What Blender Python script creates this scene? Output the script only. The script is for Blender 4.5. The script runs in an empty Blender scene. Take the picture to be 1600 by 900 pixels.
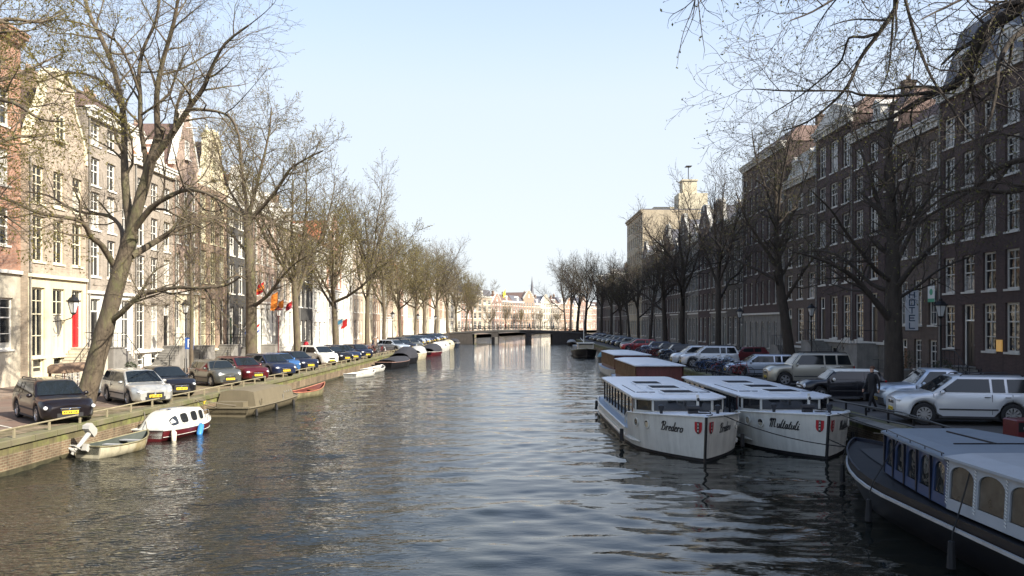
import bpy, math, random
from math import sin, cos, pi, radians, sqrt, atan2
from mathutils import Vector, Matrix
import numpy as np

# ------------------------------------------------------------------ frame of reference
F, HZ, EYE, QZ = 1300.0, 505.0, 4.6, 1.05      # focal length (px), horizon, eye height, quay level
def P(x, y, d):
    return Vector(((x - 800) * d / F, d, EYE - (y - HZ) * d / F))
def G(x, y, z=QZ):                              # point seen at pixel (x, y) lying at height z
    d = (EYE - z) * F / (y - HZ)
    return Vector(((x - 800) * d / F, d, z))
def XL(Y): return -15.7 + 0.017 * Y             # left quay edge
def XR(Y): return 13.0 + 0.0075 * Y             # right quay edge
def FL(Y): return -27.3 + 0.012 * Y             # left facades
def FR(Y): return 25.6 + 0.006 * Y              # right facades

scene = bpy.context.scene
COL = scene.collection

# ------------------------------------------------------------------ object helpers
def tag(o, label=None, cat=None, group=None, kind=None):
    if label: o['label'] = label
    if cat: o['category'] = cat
    if group: o['group'] = group
    if kind: o['kind'] = kind
    return o
def thing(name, label, cat, loc=(0, 0, 0), rz=0.0, group=None):
    o = bpy.data.objects.new(name, None)
    o.empty_display_size = 0.2
    COL.objects.link(o)
    o.location = loc
    o.rotation_euler = (0, 0, rz)
    return tag(o, label, cat, group)
def link_mesh(name, me, parent=None, loc=None, rot=None):
    o = bpy.data.objects.new(name, me)
    COL.objects.link(o)
    if parent: o.parent = parent
    if loc is not None: o.location = loc
    if rot is not None: o.rotation_euler = rot
    return o
KIDS = {}
def copy_tree(o, parent=None):
    c = o.copy()
    COL.objects.link(c)
    if parent: c.parent = parent
    for ch in list(o.children):
        copy_tree(ch, c)
    return c

class MB:
    """collects shapes, becomes one mesh"""
    def __init__(self): self.v = []; self.f = []; self.m = []
    def add(self, vs, fs, m=0):
        b = len(self.v)
        self.v.extend([tuple(p) for p in vs])
        for q in fs:
            self.f.append(tuple(b + i for i in q)); self.m.append(m)
        return self
    def box(self, x0, x1, y0, y1, z0, z1, m=0, tf=None):
        vs = [(x0,y0,z0),(x1,y0,z0),(x1,y1,z0),(x0,y1,z0),(x0,y0,z1),(x1,y0,z1),(x1,y1,z1),(x0,y1,z1)]
        if tf: vs = [tf(Vector(p)) for p in vs]
        return self.add(vs, [(0,3,2,1),(4,5,6,7),(0,1,5,4),(1,2,6,5),(2,3,7,6),(3,0,4,7)], m)
    def bbox(self, x0, x1, y0, y1, z0, z1, b=0.02, m=0):
        """box with chamfered vertical and top edges"""
        r = [(x0+b,y0),(x1-b,y0),(x1,y0+b),(x1,y1-b),(x1-b,y1),(x0+b,y1),(x0,y1-b),(x0,y0+b)]
        cx, cy = (x0+x1)/2, (y0+y1)/2
        def ring(k, z): return [(x + (cx-x)*0 + (b*k if x < cx else -b*k), y + (b*k if y < cy else -b*k), z) for x, y in r]
        return self.loft([ring(0, z0), ring(0, z1-b), ring(1, z1)], m=m, cap=True)
    def quad(self, a, b, c, d, m=0): return self.add([a,b,c,d], [(0,1,2,3)], m)
    def poly(self, pts, m=0): return self.add(pts, [tuple(range(len(pts)))], m)
    def loft(self, rings, m=0, cap=False, closed=True):
        n = len(rings[0]); vs = [p for r in rings for p in r]; fs = []
        e = n if closed else n - 1
        for i in range(len(rings) - 1):
            for j in range(e):
                k = (j + 1) % n
                fs.append((i*n+j, i*n+k, (i+1)*n+k, (i+1)*n+j))
        if cap:
            fs.append(tuple(range(n))[::-1]); fs.append(tuple((len(rings)-1)*n + j for j in range(n)))
        return self.add(vs, fs, m)
    def prism(self, pts, y0, y1, m=0, axis='y', tf=None):
        """polygon in (x,z) extruded along y (or in (x,y) along z, (y,z) along x)"""
        def mk(a, b, t):
            return (a,t,b) if axis == 'y' else ((a,b,t) if axis == 'z' else (t,a,b))
        A = [mk(a, b, y0) for a, b in pts]; B = [mk(a, b, y1) for a, b in pts]
        if tf: A = [tf(Vector(p)) for p in A]; B = [tf(Vector(p)) for p in B]
        return self.loft([A, B], m=m, cap=True)
    def tube(self, path, rad, n=6, m=0, cap=True, jit=0, rng=None):
        path = [Vector(p) for p in path]
        if not hasattr(rad, '__len__'): rad = [rad] * len(path)
        rings = []; u = None
        for i, p in enumerate(path):
            t = (path[min(i+1, len(path)-1)] - path[max(i-1, 0)])
            if t.length < 1e-9: t = Vector((0,0,1))
            t.normalize()
            if u is None:
                u = t.cross(Vector((0,0,1)) if abs(t.z) < .9 else Vector((1,0,0))).normalized()
            else:
                u = (u - t * u.dot(t))
                if u.length < 1e-6: u = t.cross(Vector((0,0,1)) if abs(t.z) < .9 else Vector((1,0,0)))
                u.normalize()
            w = t.cross(u)
            rr = rad[i]
            rings.append([tuple(p + (u*cos(2*pi*k/n) + w*sin(2*pi*k/n)) * (rr * (1 + (rng.uniform(-jit, jit) if jit else 0)))) for k in range(n)])
        return self.loft(rings, m=m, cap=cap)
    def lathe(self, prof, c=(0,0,0), n=12, m=0, axis='z', cap=True):
        rings = []
        for r, h in prof:
            ring = []
            for k in range(n):
                a = 2*pi*k/n; x, y = r*cos(a), r*sin(a)
                p = (x, y, h) if axis == 'z' else ((x, h, y) if axis == 'y' else (h, x, y))
                ring.append((p[0]+c[0], p[1]+c[1], p[2]+c[2]))
            rings.append(ring)
        return self.loft(rings, m=m, cap=cap)
    def ellipsoid(self, c, r, n=10, k=6, m=0):
        prof = [(max(0.001, cos(-pi/2 + pi*i/k)), sin(-pi/2 + pi*i/k)) for i in range(k+1)]
        rings = [[(c[0]+r[0]*a*cos(2*pi*j/n), c[1]+r[1]*a*sin(2*pi*j/n), c[2]+r[2]*h) for j in range(n)] for a, h in prof]
        return self.loft(rings, m=m, cap=True)
    def xform(self, M, start=0):
        for i in range(start, len(self.v)): self.v[i] = tuple(M @ Vector(self.v[i]))
        return self
    def mesh(self, name, mats, smooth=None):
        me = bpy.data.meshes.new(name)
        me.from_pydata(self.v, [], self.f)
        if not isinstance(mats, (list, tuple)): mats = [mats]
        for mt in mats: me.materials.append(mt)
        if len(mats) > 1: me.polygons.foreach_set('material_index', self.m)
        if smooth is not None:
            me.polygons.foreach_set('use_smooth', [True] * len(self.f))
            me.update()
            if smooth < 180: me.set_sharp_from_angle(angle=radians(smooth))
        me.update()
        return me
    def build(self, name, mats, parent=None, smooth=None, loc=None, rot=None):
        return link_mesh(name, self.mesh(name, mats, smooth), parent, loc, rot)

# ------------------------------------------------------------------ materials
MATS = {}
def mat(name, col, rough=0.7, metal=0.0, var=0.0, scale=3.0, bump=0.0, bscale=None, col2=None, mix=(0.4, 0.6),
        dirt=0.0, obj_var=0.0, spec=0.5, coat=0.0, stretch=(1, 1, 1), brick=None, coord='Object', detail=4.0, emit=0.0):
    """Principled with optional noise tone variation, second colour in patches, vertical streaks, bricks and bump"""
    if name in MATS: return MATS[name]
    m = bpy.data.materials.new(name); m.use_nodes = True
    nt = m.node_tree; N = nt.nodes; L = nt.links
    b = N['Principled BSDF']
    b.inputs['Roughness'].default_value = rough
    b.inputs['Metallic'].default_value = metal
    b.inputs['Specular IOR Level'].default_value = spec
    b.inputs['Coat Weight'].default_value = coat
    c4 = lambda c: (c[0], c[1], c[2], 1)
    b.inputs['Base Color'].default_value = c4(col)
    tc = N.new('ShaderNodeTexCoord'); mp = N.new('ShaderNodeMapping')
    mp.inputs['Scale'].default_value = stretch
    L.new(tc.outputs[coord], mp.inputs['Vector'])
    vec = mp.outputs['Vector']
    cur = None
    def rgb(c):
        n = N.new('ShaderNodeRGB'); n.outputs[0].default_value = c4(c); return n.outputs[0]
    def mixc(fac, a, bb, mode='MIX'):
        n = N.new('ShaderNodeMix'); n.data_type = 'RGBA'; n.blend_type = mode
        if isinstance(fac, (int, float)): n.inputs[0].default_value = fac
        else: L.new(fac, n.inputs[0])
        L.new(a, n.inputs[6]); L.new(bb, n.inputs[7]); return n.outputs[2]
    def noise(sc, det=4.0, rg=0.6, v=None):
        n = N.new('ShaderNodeTexNoise'); n.inputs['Scale'].default_value = sc
        n.inputs['Detail'].default_value = det; n.inputs['Roughness'].default_value = rg
        L.new(v or vec, n.inputs['Vector']); return n.outputs['Fac']
    def rng_(val, a, c, lo=0.0, hi=1.0):
        n = N.new('ShaderNodeMapRange'); n.inputs[1].default_value = a; n.inputs[2].default_value = c
        n.inputs[3].default_value = lo; n.inputs[4].default_value = hi
        L.new(val, n.inputs[0]); return n.outputs[0]
    cur = rgb(col)
    if brick:
        bt = N.new('ShaderNodeTexBrick')
        # facade plane is local x-z: feed (x, z)
        sx = N.new('ShaderNodeSeparateXYZ'); cx = N.new('ShaderNodeCombineXYZ')
        L.new(vec, sx.inputs[0])
        ad = N.new('ShaderNodeMath'); ad.operation = 'ADD'
        L.new(sx.outputs[0], ad.inputs[0]); L.new(sx.outputs[1], ad.inputs[1])
        L.new(ad.outputs[0], cx.inputs[0]); L.new(sx.outputs[2], cx.inputs[1])
        L.new(cx.outputs[0], bt.inputs['Vector'])
        bt.inputs['Scale'].default_value = 1.0
        bt.inputs['Brick Width'].default_value = brick[0]; bt.inputs['Row Height'].default_value = brick[1]
        bt.inputs['Mortar Size'].default_value = brick[2]
        bt.inputs['Color1'].default_value = c4([c*0.82 for c in col]); bt.inputs['Color2'].default_value = c4([min(1, c*1.18) for c in col])
        bt.inputs['Mortar'].default_value = c4(brick[3])
        cur = bt.outputs['Color']
    if col2:
        cur = mixc(rng_(noise(scale*0.5, 6.0, 0.65), mix[0], mix[1]), cur, rgb(col2))
    if var:
        g = rng_(noise(scale, detail), 0.3, 0.7, 1 - var, 1 + var)
        n = N.new('ShaderNodeVectorMath'); n.operation = 'SCALE'
        L.new(cur, n.inputs[0]); L.new(g, n.inputs['Scale']); cur = n.outputs[0]
    if dirt:
        mp2 = N.new('ShaderNodeMapping'); mp2.inputs['Scale'].default_value = (2.2, 2.2, 0.18)
        L.new(tc.outputs[coord], mp2.inputs['Vector'])
        k = rng_(noise(1.6, 5.0, 0.7, mp2.outputs['Vector']), 0.45, 0.75, 1.0, 1 - dirt)
        n = N.new('ShaderNodeVectorMath'); n.operation = 'SCALE'
        L.new(cur, n.inputs[0]); L.new(k, n.inputs['Scale']); cur = n.outputs[0]
    if obj_var:
        oi = N.new('ShaderNodeObjectInfo')
        g = rng_(oi.outputs['Random'], 0, 1, 1 - obj_var, 1 + obj_var)
        n = N.new('ShaderNodeVectorMath'); n.operation = 'SCALE'
        L.new(cur, n.inputs[0]); L.new(g, n.inputs['Scale']); cur = n.outputs[0]
    L.new(cur, b.inputs['Base Color'])
    if bump:
        bn = N.new('ShaderNodeBump'); bn.inputs['Strength'].default_value = 1.0
        bn.inputs['Distance'].default_value = bump
        L.new(noise(bscale or scale*4, 5.0), bn.inputs['Height']); L.new(bn.outputs[0], b.inputs['Normal'])
    if emit:
        L.new(cur, b.inputs['Emission Color']); b.inputs['Emission Strength'].default_value = emit
    MATS[name] = m
    return m

def leaf_mat(name, col, trans=0.5):
    m = bpy.data.materials.new(name); m.use_nodes = True
    nt = m.node_tree; N = nt.nodes; L = nt.links
    b = N['Principled BSDF']; b.inputs['Base Color'].default_value = (*col, 1); b.inputs['Roughness'].default_value = 0.6
    t = N.new('ShaderNodeBsdfTranslucent'); t.inputs[0].default_value = (col[0]*1.3, col[1]*1.3, col[2]*0.9, 1)
    mx = N.new('ShaderNodeMixShader'); mx.inputs[0].default_value = trans
    out = N['Material Output']
    L.new(b.outputs[0], mx.inputs[1]); L.new(t.outputs[0], mx.inputs[2]); L.new(mx.outputs[0], out.inputs[0])
    MATS[name] = m
    return m

def pane_mat(name, dark, curtain, amount, warp=0.02):
    """window glass in front of a dim room: dark base, pale curtains in some panes, old wavy reflection"""
    m = bpy.data.materials.new(name); m.use_nodes = True
    nt = m.node_tree; N = nt.nodes; L = nt.links
    b = N['Principled BSDF']
    b.inputs['Roughness'].default_value = 0.04; b.inputs['IOR'].default_value = 1.5
    b.inputs['Specular IOR Level'].default_value = 0.9
    tc = N.new('ShaderNodeTexCoord'); oi = N.new('ShaderNodeObjectInfo')
    sx = N.new('ShaderNodeSeparateXYZ'); L.new(tc.outputs['Generated'], sx.inputs[0])
    # curtain: lower part or side strips depending on the object's random number
    wn = N.new('ShaderNodeMath'); wn.operation = 'LESS_THAN'
    th = N.new('ShaderNodeMapRange'); th.inputs[1].default_value = 1 - amount; th.inputs[2].default_value = 1.0
    th.inputs[3].default_value = 0.0; th.inputs[4].default_value = 1.0
    L.new(oi.outputs['Random'], th.inputs[0])
    L.new(sx.outputs[2], wn.inputs[0]); L.new(th.outputs[0], wn.inputs[1])
    wv = N.new('ShaderNodeTexWave'); wv.inputs['Scale'].default_value = 9.0; wv.inputs['Distortion'].default_value = 1.5
    L.new(tc.outputs['Generated'], wv.inputs['Vector'])
    cm = N.new('ShaderNodeMix'); cm.data_type = 'RGBA'
    cm.inputs[6].default_value = (*[c*0.7 for c in curtain], 1); cm.inputs[7].default_value = (*curtain, 1)
    L.new(wv.outputs['Fac'], cm.inputs[0])
    mx = N.new('ShaderNodeMix'); mx.data_type = 'RGBA'
    mx.inputs[6].default_value = (*dark, 1)
    L.new(wn.outputs[0], mx.inputs[0]); L.new(cm.outputs[2], mx.inputs[7])
    L.new(mx.outputs[2], b.inputs['Base Color'])
    nz = N.new('ShaderNodeTexNoise'); nz.inputs['Scale'].default_value = 1.6; nz.inputs['Detail'].default_value = 2
    L.new(tc.outputs['Object'], nz.inputs['Vector'])
    bp = N.new('ShaderNodeBump'); bp.inputs['Distance'].default_value = warp
    L.new(nz.outputs['Fac'], bp.inputs['Height']); L.new(bp.outputs[0], b.inputs['Normal'])
    MATS[name] = m
    return m

M_glass = pane_mat('window_glass', (0.018, 0.020, 0.022), (0.55, 0.53, 0.47), 0.55)
M_glass_dark = pane_mat('shaded_window_glass', (0.012, 0.013, 0.015), (0.30, 0.30, 0.29), 0.35, 0.04)  # shaded-bank copy of the window glass, shade put into its colours
M_white = mat('white_paint', (0.78, 0.76, 0.69), 0.55, var=0.06, scale=2, dirt=0.12, obj_var=0.05)
M_cream = mat('cream_paint', (0.66, 0.58, 0.40), 0.6, var=0.07, scale=1.2, dirt=0.18)
M_stone = mat('sandstone', (0.52, 0.47, 0.37), 0.85, var=0.18, scale=1.6, dirt=0.3, bump=0.01, bscale=12)
M_stone_grey = mat('grey_stone', (0.22, 0.21, 0.19), 0.85, var=0.2, scale=1.6, dirt=0.3, bump=0.01, bscale=12)
M_slate = mat('slate_roof', (0.10, 0.10, 0.115), 0.6, var=0.3, scale=5, bump=0.02, bscale=20)
M_tile = mat('clay_roof_tiles', (0.40, 0.14, 0.07), 0.8, var=0.35, scale=6, bump=0.03, bscale=14, stretch=(1, .5, 1))
M_tile_dark = mat('brown_roof_tiles', (0.13, 0.085, 0.07), 0.8, var=0.35, scale=6, bump=0.03, bscale=14)
M_iron = mat('black_iron', (0.018, 0.018, 0.02), 0.45, metal=0.4)
M_rubber = mat('black_rubber', (0.018, 0.018, 0.019), 0.8)
M_chrome = mat('chrome', (0.75, 0.76, 0.78), 0.15, metal=1.0)
M_alloy = mat('alloy', (0.55, 0.56, 0.58), 0.3, metal=0.9)
M_black = mat('black_plastic', (0.015, 0.015, 0.017), 0.5)
def wallmat(name, col, mortar=(0.35, 0.32, 0.27), dirt=0.3, var=0.14):
    return mat(name, col, 0.88, var=var, scale=0.9, brick=(0.23, 0.075, 0.010, mortar), dirt=dirt, bump=0.006, bscale=18, detail=6)
B_red = wallmat('red_brick', (0.40, 0.18, 0.105))
B_tan = wallmat('tan_brick', (0.42, 0.335, 0.25))
B_grey = wallmat('grey_brown_brick', (0.31, 0.26, 0.21))
B_brown = wallmat('brown_brick', (0.32, 0.20, 0.13))
B_pink = wallmat('pink_brown_brick', (0.42, 0.29, 0.225))
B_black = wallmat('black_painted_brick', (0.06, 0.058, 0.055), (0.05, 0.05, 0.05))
B_dark = wallmat('shaded_brown_brick', (0.075, 0.048, 0.036), (0.15, 0.13, 0.11))  # three dark bricks for the shaded bank, colour lowered further to deepen shade
B_dark2 = wallmat('shaded_dark_purple_brick', (0.062, 0.036, 0.032), (0.075, 0.06, 0.055))
B_dark3 = wallmat('shaded_grey_brick', (0.08, 0.068, 0.058), (0.10, 0.085, 0.07))
M_render = mat('white_render', (0.70, 0.68, 0.61), 0.75, var=0.06, scale=0.8, dirt=0.2)
M_render2 = mat('pale_yellow_render', (0.62, 0.55, 0.40), 0.75, var=0.08, scale=0.8, dirt=0.2)
M_redpaint = mat('red_door_paint', (0.42, 0.015, 0.02), 0.35)
M_greenpaint = mat('dark_green_paint', (0.015, 0.04, 0.025), 0.35)
M_blackpaint = mat('black_door_paint', (0.015, 0.015, 0.016), 0.3)
M_brownpaint = mat('brown_wood_door', (0.14, 0.07, 0.035), 0.45, var=0.2, scale=8)
# ------------------------------------------------------------------ houses
def front_with_holes(mb, w, z0, z1, holes, reveal=0.24, m=0, mr=None):
    """wall plane y=0, x 0..w, z z0..z1, rectangular holes (x0,x1,z0,z1) with reveals going inward (+y)"""
    xs = sorted({0.0, w} | {round(h[0], 3) for h in holes} | {round(h[1], 3) for h in holes})
    zs = sorted({z0, z1} | {round(h[2], 3) for h in holes} | {round(h[3], 3) for h in holes})
    H = [tuple(round(c, 3) for c in h) for h in holes]
    for zi in range(len(zs) - 1):
        run = None
        za, zb = zs[zi], zs[zi+1]; zc = (za + zb) / 2
        for xi in range(len(xs) - 1):
            xc = (xs[xi] + xs[xi+1]) / 2
            inside = any(h[0] < xc < h[1] and h[2] < zc < h[3] for h in H)
            if not inside and run is None: run = xs[xi]
            if inside and run is not None:
                mb.quad((run,0,za),(xs[xi],0,za),(xs[xi],0,zb),(run,0,zb), m); run = None
        if run is not None: mb.quad((run,0,za),(w,0,za),(w,0,zb),(run,0,zb), m)
    mr = m if mr is None else mr
    r = reveal
    for a, b, c, d in H:
        mb.quad((a,0,c),(a,r,c),(a,r,d),(a,0,d), mr); mb.quad((b,0,c),(b,0,d),(b,r,d),(b,r,c), mr)
        mb.quad((a,0,c),(b,0,c),(b,r,c),(a,r,c), mr); mb.quad((a,0,d),(a,r,d),(b,r,d),(b,0,d), mr)

WIN = {}
def window_meshes(w, h, style, frame, glass, simple):
    k = (round(w, 2), round(h, 2), style, frame.name, glass.name, simple)
    if k in WIN: return WIN[k]
    fr = MB(); t = 0.11; y0, y1 = 0.0, 0.07
    fr.box(0, t, y0, y1, 0, h); fr.box(w-t, w, y0, y1, 0, h); fr.box(t, w-t, y0, y1, 0, t); fr.box(t, w-t, y0, y1, h-t, h)
    fr.box(-0.06, w+0.06, -0.20, y0-0.003, -0.09, 0.02)          # sill
    r = h * (0.52 if style != 'tall' else 0.62)
    fr.box(t, w-t, y0-0.01, y1, r-0.035, r+0.035)
    b = 0.045
    def vb(x, za, zb): fr.box(x-b/2, x+b/2, y0+0.01, y1-0.01, za, zb)
    def hb(z): fr.box(t, w-t, y0+0.012, y1-0.012, z-b/2, z+b/2)
    if style in ('sash', 'tall'):
        vb(w/2, t, h-t)
    if style == 'sash6':
        vb(w/3, t, h-t); vb(2*w/3, t, h-t); hb((t+r)/2); hb((h-t+r)/2)
    if style == 'tall':
        hb(r*0.5); hb(r+(h-r)*0.5)
    if style == 'sash' and h > 1.6: hb((h+r)/2)
    pn = MB()
    pn.quad((t*.6,0.05,t*.6),(w-t*.6,0.05,t*.6),(w-t*.6,0.05,h-t*.6),(t*.6,0.05,h-t*.6))
    if simple:
        n0 = len(fr.f); fr.add(pn.v, pn.f, 1)
        WIN[k] = (fr.mesh('window', [frame, glass]), None)
    else:
        WIN[k] = (fr.mesh('window', frame), pn.mesh('pane', glass))
    return WIN[k]
def put_window(parent, x, z, w, h, style='sash', frame=None, glass=None, simple=False, y=0.13, rz=0.0):
    a, p = window_meshes(w, h, style, frame or M_white, glass or M_glass, simple)
    o = link_mesh('window', a, parent, (x, y, z))
    if rz: o.rotation_euler = (0, 0, rz)
    if p: link_mesh('pane', p, o)
    return o

DOORS = {}
def put_door(parent, x, z, w, h, dm, y=0.16, frame=None):
    k = (round(w,2), round(h,2), dm.name)
    if k not in DOORS:
        fr = MB(); t = 0.09; hd = h*0.74
        fr.box(0, t, 0, .1, 0, h); fr.box(w-t, w, 0, .1, 0, h); fr.box(t, w-t, 0, .1, h-t, h); fr.box(t, w-t, 0, .1, hd-t/2, hd+t/2)
        fr.box(w/2-.02, w/2+.02, .02, .08, hd+t/2, h-t)
        dr = MB(); dr.box(t, w-t, .05, .11, 0, hd-t/2)
        for (a, b, c, d) in ((.18,.46,.08,.42),(.54,.82,.08,.42),(.18,.46,.5,.92),(.54,.82,.5,.92)):
            dr.box(w*a, w*b, .035, .0505, hd*c, hd*d)
        hn = MB(); hn.ellipsoid((w*.78, .01, hd*.46), (.03,.03,.03), 6, 4)
        pn = MB(); pn.quad((t,.06,hd+t/2),(w-t,.06,hd+t/2),(w-t,.06,h-t),(t,.06,h-t))
        DOORS[k] = (fr.mesh('door_frame', M_white), dr.mesh('door', dm), hn.mesh('handle', M_chrome), pn.mesh('transom_pane', M_glass))
    a, b, c, d = DOORS[k]
    o = link_mesh('door_frame', a, parent, (x, y, z)); link_mesh('transom_pane', d, o)
    q = link_mesh('door', b, parent, (x, y, z)); link_mesh('handle', c, q)
    return o

def stoop(parent, xd, dw, ztop, side=-1, mt=None, dist=1.5):
    """stone landing in front of the door (toward -y) and a flight running sideways down along the facade"""
    mt = mt or M_stone_grey
    n = max(3, int(ztop / 0.18)); run = 0.27
    s = MB()
    x0, x1 = xd - 0.15, xd + dw + 0.15
    s.box(x0, x1, -dist, 0.0, 0, ztop - 0.06)
    s.box(x0-.04, x1+.04, -dist-.05, 0.0, ztop-.058, ztop)
    for i in range(n):
        z = ztop * (n - i - 0.0) / (n + 1) * 1.0
        if side < 0: a, b = x0 - .043 - run*(i+1), x0 - .043 - run*i
        else: a, b = x1 + .043 + run*i, x1 + .043 + run*(i+1)
        s.box(a, b, -dist, -0.05, 0, z)
        s.box(a-.02, b+.005, -dist-.02, -0.052, z+.001, z+.04)
    s.build('stoop', mt, parent)
    rl = MB()
    zr = 0.9
    e = x0 - run*n if side < 0 else x1 + run*n
    top_edge = x0 if side < 0 else x1; other = x1 if side < 0 else x0
    rl.tube([(other, -.05, ztop+zr), (other, -dist, ztop+zr), (top_edge, -dist, ztop+zr), (e, -dist, zr+.15)], .022, 5)
    rl.tube([(other, -dist, ztop+.45), (top_edge, -dist, ztop+.45), (e, -dist, .6)], .013, 4)
    for t in range(4):
        x = other + (top_edge-other)*t/3; rl.tube([(x, -dist, ztop), (x, -dist, ztop+zr)], .016, 4)
    for t in (.33, .66, 1.0):
        x = top_edge + (e-top_edge)*t; z = ztop*(1-t)+.12*t
        rl.tube([(x, -dist, z-.1), (x, -dist, z+zr)], .018 if t < 1 else .035, 5)
        if t == 1: rl.ellipsoid((x, -dist, z+zr+.05), (.06,.06,.06), 6, 4)
    rl.build('stair_railing', M_iron, parent)

def gable_outline(kind, w, h):
    if kind == 'bell':
        c = w/2; q = []
        for t in np.linspace(0, 1, 9):
            q.append((w*0.02 + (w*0.26)*(0.5 - 0.5*cos(pi*min(1, t*1.15))) ** 0.8, h*(t**0.75)*0.86))
        left = [(0, 0)] + q; right = [(w-a, b) for a, b in left[::-1]]
        top = [(c + w*.22*cos(a), h*.86 + h*.14*sin(a)) for a in np.linspace(pi*.85, pi*.15, 6)]
        return left + top + right
    if kind == 'neck':
        n = w*0.27
        L_ = [(0,0),(w*.02,h*.10),(w*.10,h*.14),(w*.2,h*.28),(w*.235,h*.5),(n,h*.52),(n,h*.82),(n-.12,h*.83),(n-.12,h*.87)]
        R_ = [(w-a,b) for a,b in L_[::-1]]
        return L_ + [(w/2, h)] + R_
    if kind == 'step':
        pts = []; k = 4
        for i in range(k):
            x = w*0.42*i/k; pts += [(x, h*i/k*.92), (x, h*(i+1)/k*.92)]
        pts += [(w*.42, h*.92), (w*.42, h)]
        return pts + [(w-a, b) for a, b in pts[::-1]]
    if kind == 'spout':
        return [(0,0),(0,.25),(w*.36,h*.85),(w*.36,h),(w*.64,h),(w*.64,h*.85),(w,.25),(w,0)]
    if kind == 'pediment':
        return [(-.25,0),(-.25,.3),(w/2,h),(w+.25,.3),(w+.25,0)]
    return None

def house(side, d0, d1, label, wall, eave, floors, cols=3, gable='cornice', gh=3.0, ground=None, depth=11.0,
          trim=None, roof=None, seed=0, name='canal_house', style='sash', simple=None, glass=None, plinth=None, roofh=2.6,
          group='canal houses on the sunny bank', cat='house', wfrac=0.56, loc=None, rz=None, awidth=None, gwall=None, dx=0.0, shutters=False, dorm=2, chim=True):
    """eave and floors in metres above the quay; floors = [(sill, head)], ground = dict(door=col, z=door sill, head=, wz=window sill, color=, stoop=side)"""
    rnd = random.Random(seed + int(d0*10))
    w = awidth or (d1 - d0 - 0.02)
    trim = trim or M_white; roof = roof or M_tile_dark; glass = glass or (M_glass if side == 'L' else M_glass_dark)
    if simple is None: simple = d0 > 105
    if loc is None:
        if side == 'L': loc = (FL((d0+d1)/2) + dx, d0 + .01, QZ + .12); rz = pi/2
        else: loc = (FR((d0+d1)/2) + dx, d1 - .01, QZ + .12); rz = -pi/2
    T = thing(name, label, cat, loc, rz, group)
    holes = []; wins = []
    cw = w / cols
    for fi, (a, b) in enumerate(floors):
        ww = cw * wfrac
        for c in range(cols):
            x = cw*(c+.5) - ww/2
            holes.append((x, x+ww, a, b)); wins.append((x, a, ww, b-a, style))
    g = ground
    door = None
    if g:
        gc = g.get('cols', cols); gw = w / gc
        for c in range(gc):
            ww = gw * g.get('wf', .6)
            x = gw*(c+.5) - ww/2
            if c == g.get('door', -1):
                dw = min(ww, 1.25); x = gw*(c+.5) - dw/2
                holes.append((x, x+dw, g['z'], g['head'])); door = (x, g['z'], dw, g['head']-g['z'])
                if g['z'] > 1.5 and g.get('under', True): pass
            else:
                holes.append((x, x+ww, g.get('wz', g['z']+.5), g['head'])); wins.append((x, g.get('wz', g['z']+.5), ww, g['head']-g.get('wz', g['z']+.5), g.get('style', 'tall')))
                if g['z'] > 1.4 and not simple:
                    holes.append((x+.1, x+ww-.1, .35, g['z']-.45)); wins.append((x+.1, .35, ww-.2, g['z']-.8, 'plain'))
    mb = MB()
    gz = g.get('band', 0) if g else 0
    if gz:   # ground storey in another material, wall above stands on it
        for h in holes:
            if h[2] < gz < h[3] and not (h[3] - gz < .3): gz = min(gz, h[2] - .1) if h[2] > 1.0 else max(gz, h[3] + .2)
        front_with_holes(mb, w, -.15, gz, [h for h in holes if h[3] <= gz], m=1, reveal=.26)
        front_with_holes(mb, w, gz, eave, [h for h in holes if h[2] >= gz], m=0, reveal=.24)
    else:
        front_with_holes(mb, w, -.15, eave, holes, m=0, reveal=.24)
    for x in (0, w):
        mb.quad((x,0,-.15),(x,depth,-.15),(x,depth,eave),(x,0,eave), 0) if x else mb.quad((0,0,-.15),(0,0,eave),(0,depth,eave),(0,depth,-.15), 0)
    mb.quad((0,depth,-.15),(0,depth,eave),(w,depth,eave),(w,depth,-.15), 0)
    # dark room behind the openings, so no light leaks
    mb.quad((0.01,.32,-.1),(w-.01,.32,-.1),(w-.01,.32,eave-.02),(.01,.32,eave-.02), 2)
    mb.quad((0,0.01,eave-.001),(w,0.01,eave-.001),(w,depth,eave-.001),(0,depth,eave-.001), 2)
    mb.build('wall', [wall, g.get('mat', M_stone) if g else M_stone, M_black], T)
    for (x, z, ww, hh, st) in wins:
        put_window(T, x, z, ww, hh, st, trim, glass, simple)
        if shutters and 0 < z-eave+5:
            pass
    if door:
        put_door(T, door[0], door[1], door[2], door[3], g.get('color', M_greenpaint))
        if g.get('stoop') and door[1] > .5: stoop(T, door[0], door[2], door[1], g['stoop'], g.get('stoopmat'), g.get('sdist', 1.5))
    # trims: bands
    t = MB()
    if gz:
        t.box(-.0, w+.0, -.16, -.003, gz-.09, gz+.10); t.build('string_course', trim, T); t = MB()
    if gable == 'cornice' or gable == 'mansard' or gable == 'pediment' or gable == 'flat':
        t.box(-.06, w+.06, -.25, -.003, eave-.55, eave-.02); t.box(-.12, w+.12, -.42, -.252, eave-.2, eave-.02)
        t.box(-.14, w+.14, -.5, .1, eave-.018, eave+.10)
        if not simple:
            for k in range(int(w/.55)):
                x = .2 + k*.55; t.box(x, x+.14, -.36, -.253, eave-.42, eave-.203)
    if t.v: t.build('cornice', trim if gable != 'flat' else wall, T)
    if not simple:
        dp = MB(); dp.tube([(.10,-.09,eave-.6),(.10,-.09,.1)], .05, 6); dp.build('drainpipe', M_stone_grey, T)
    r = MB(); zr = eave + .1
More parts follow.
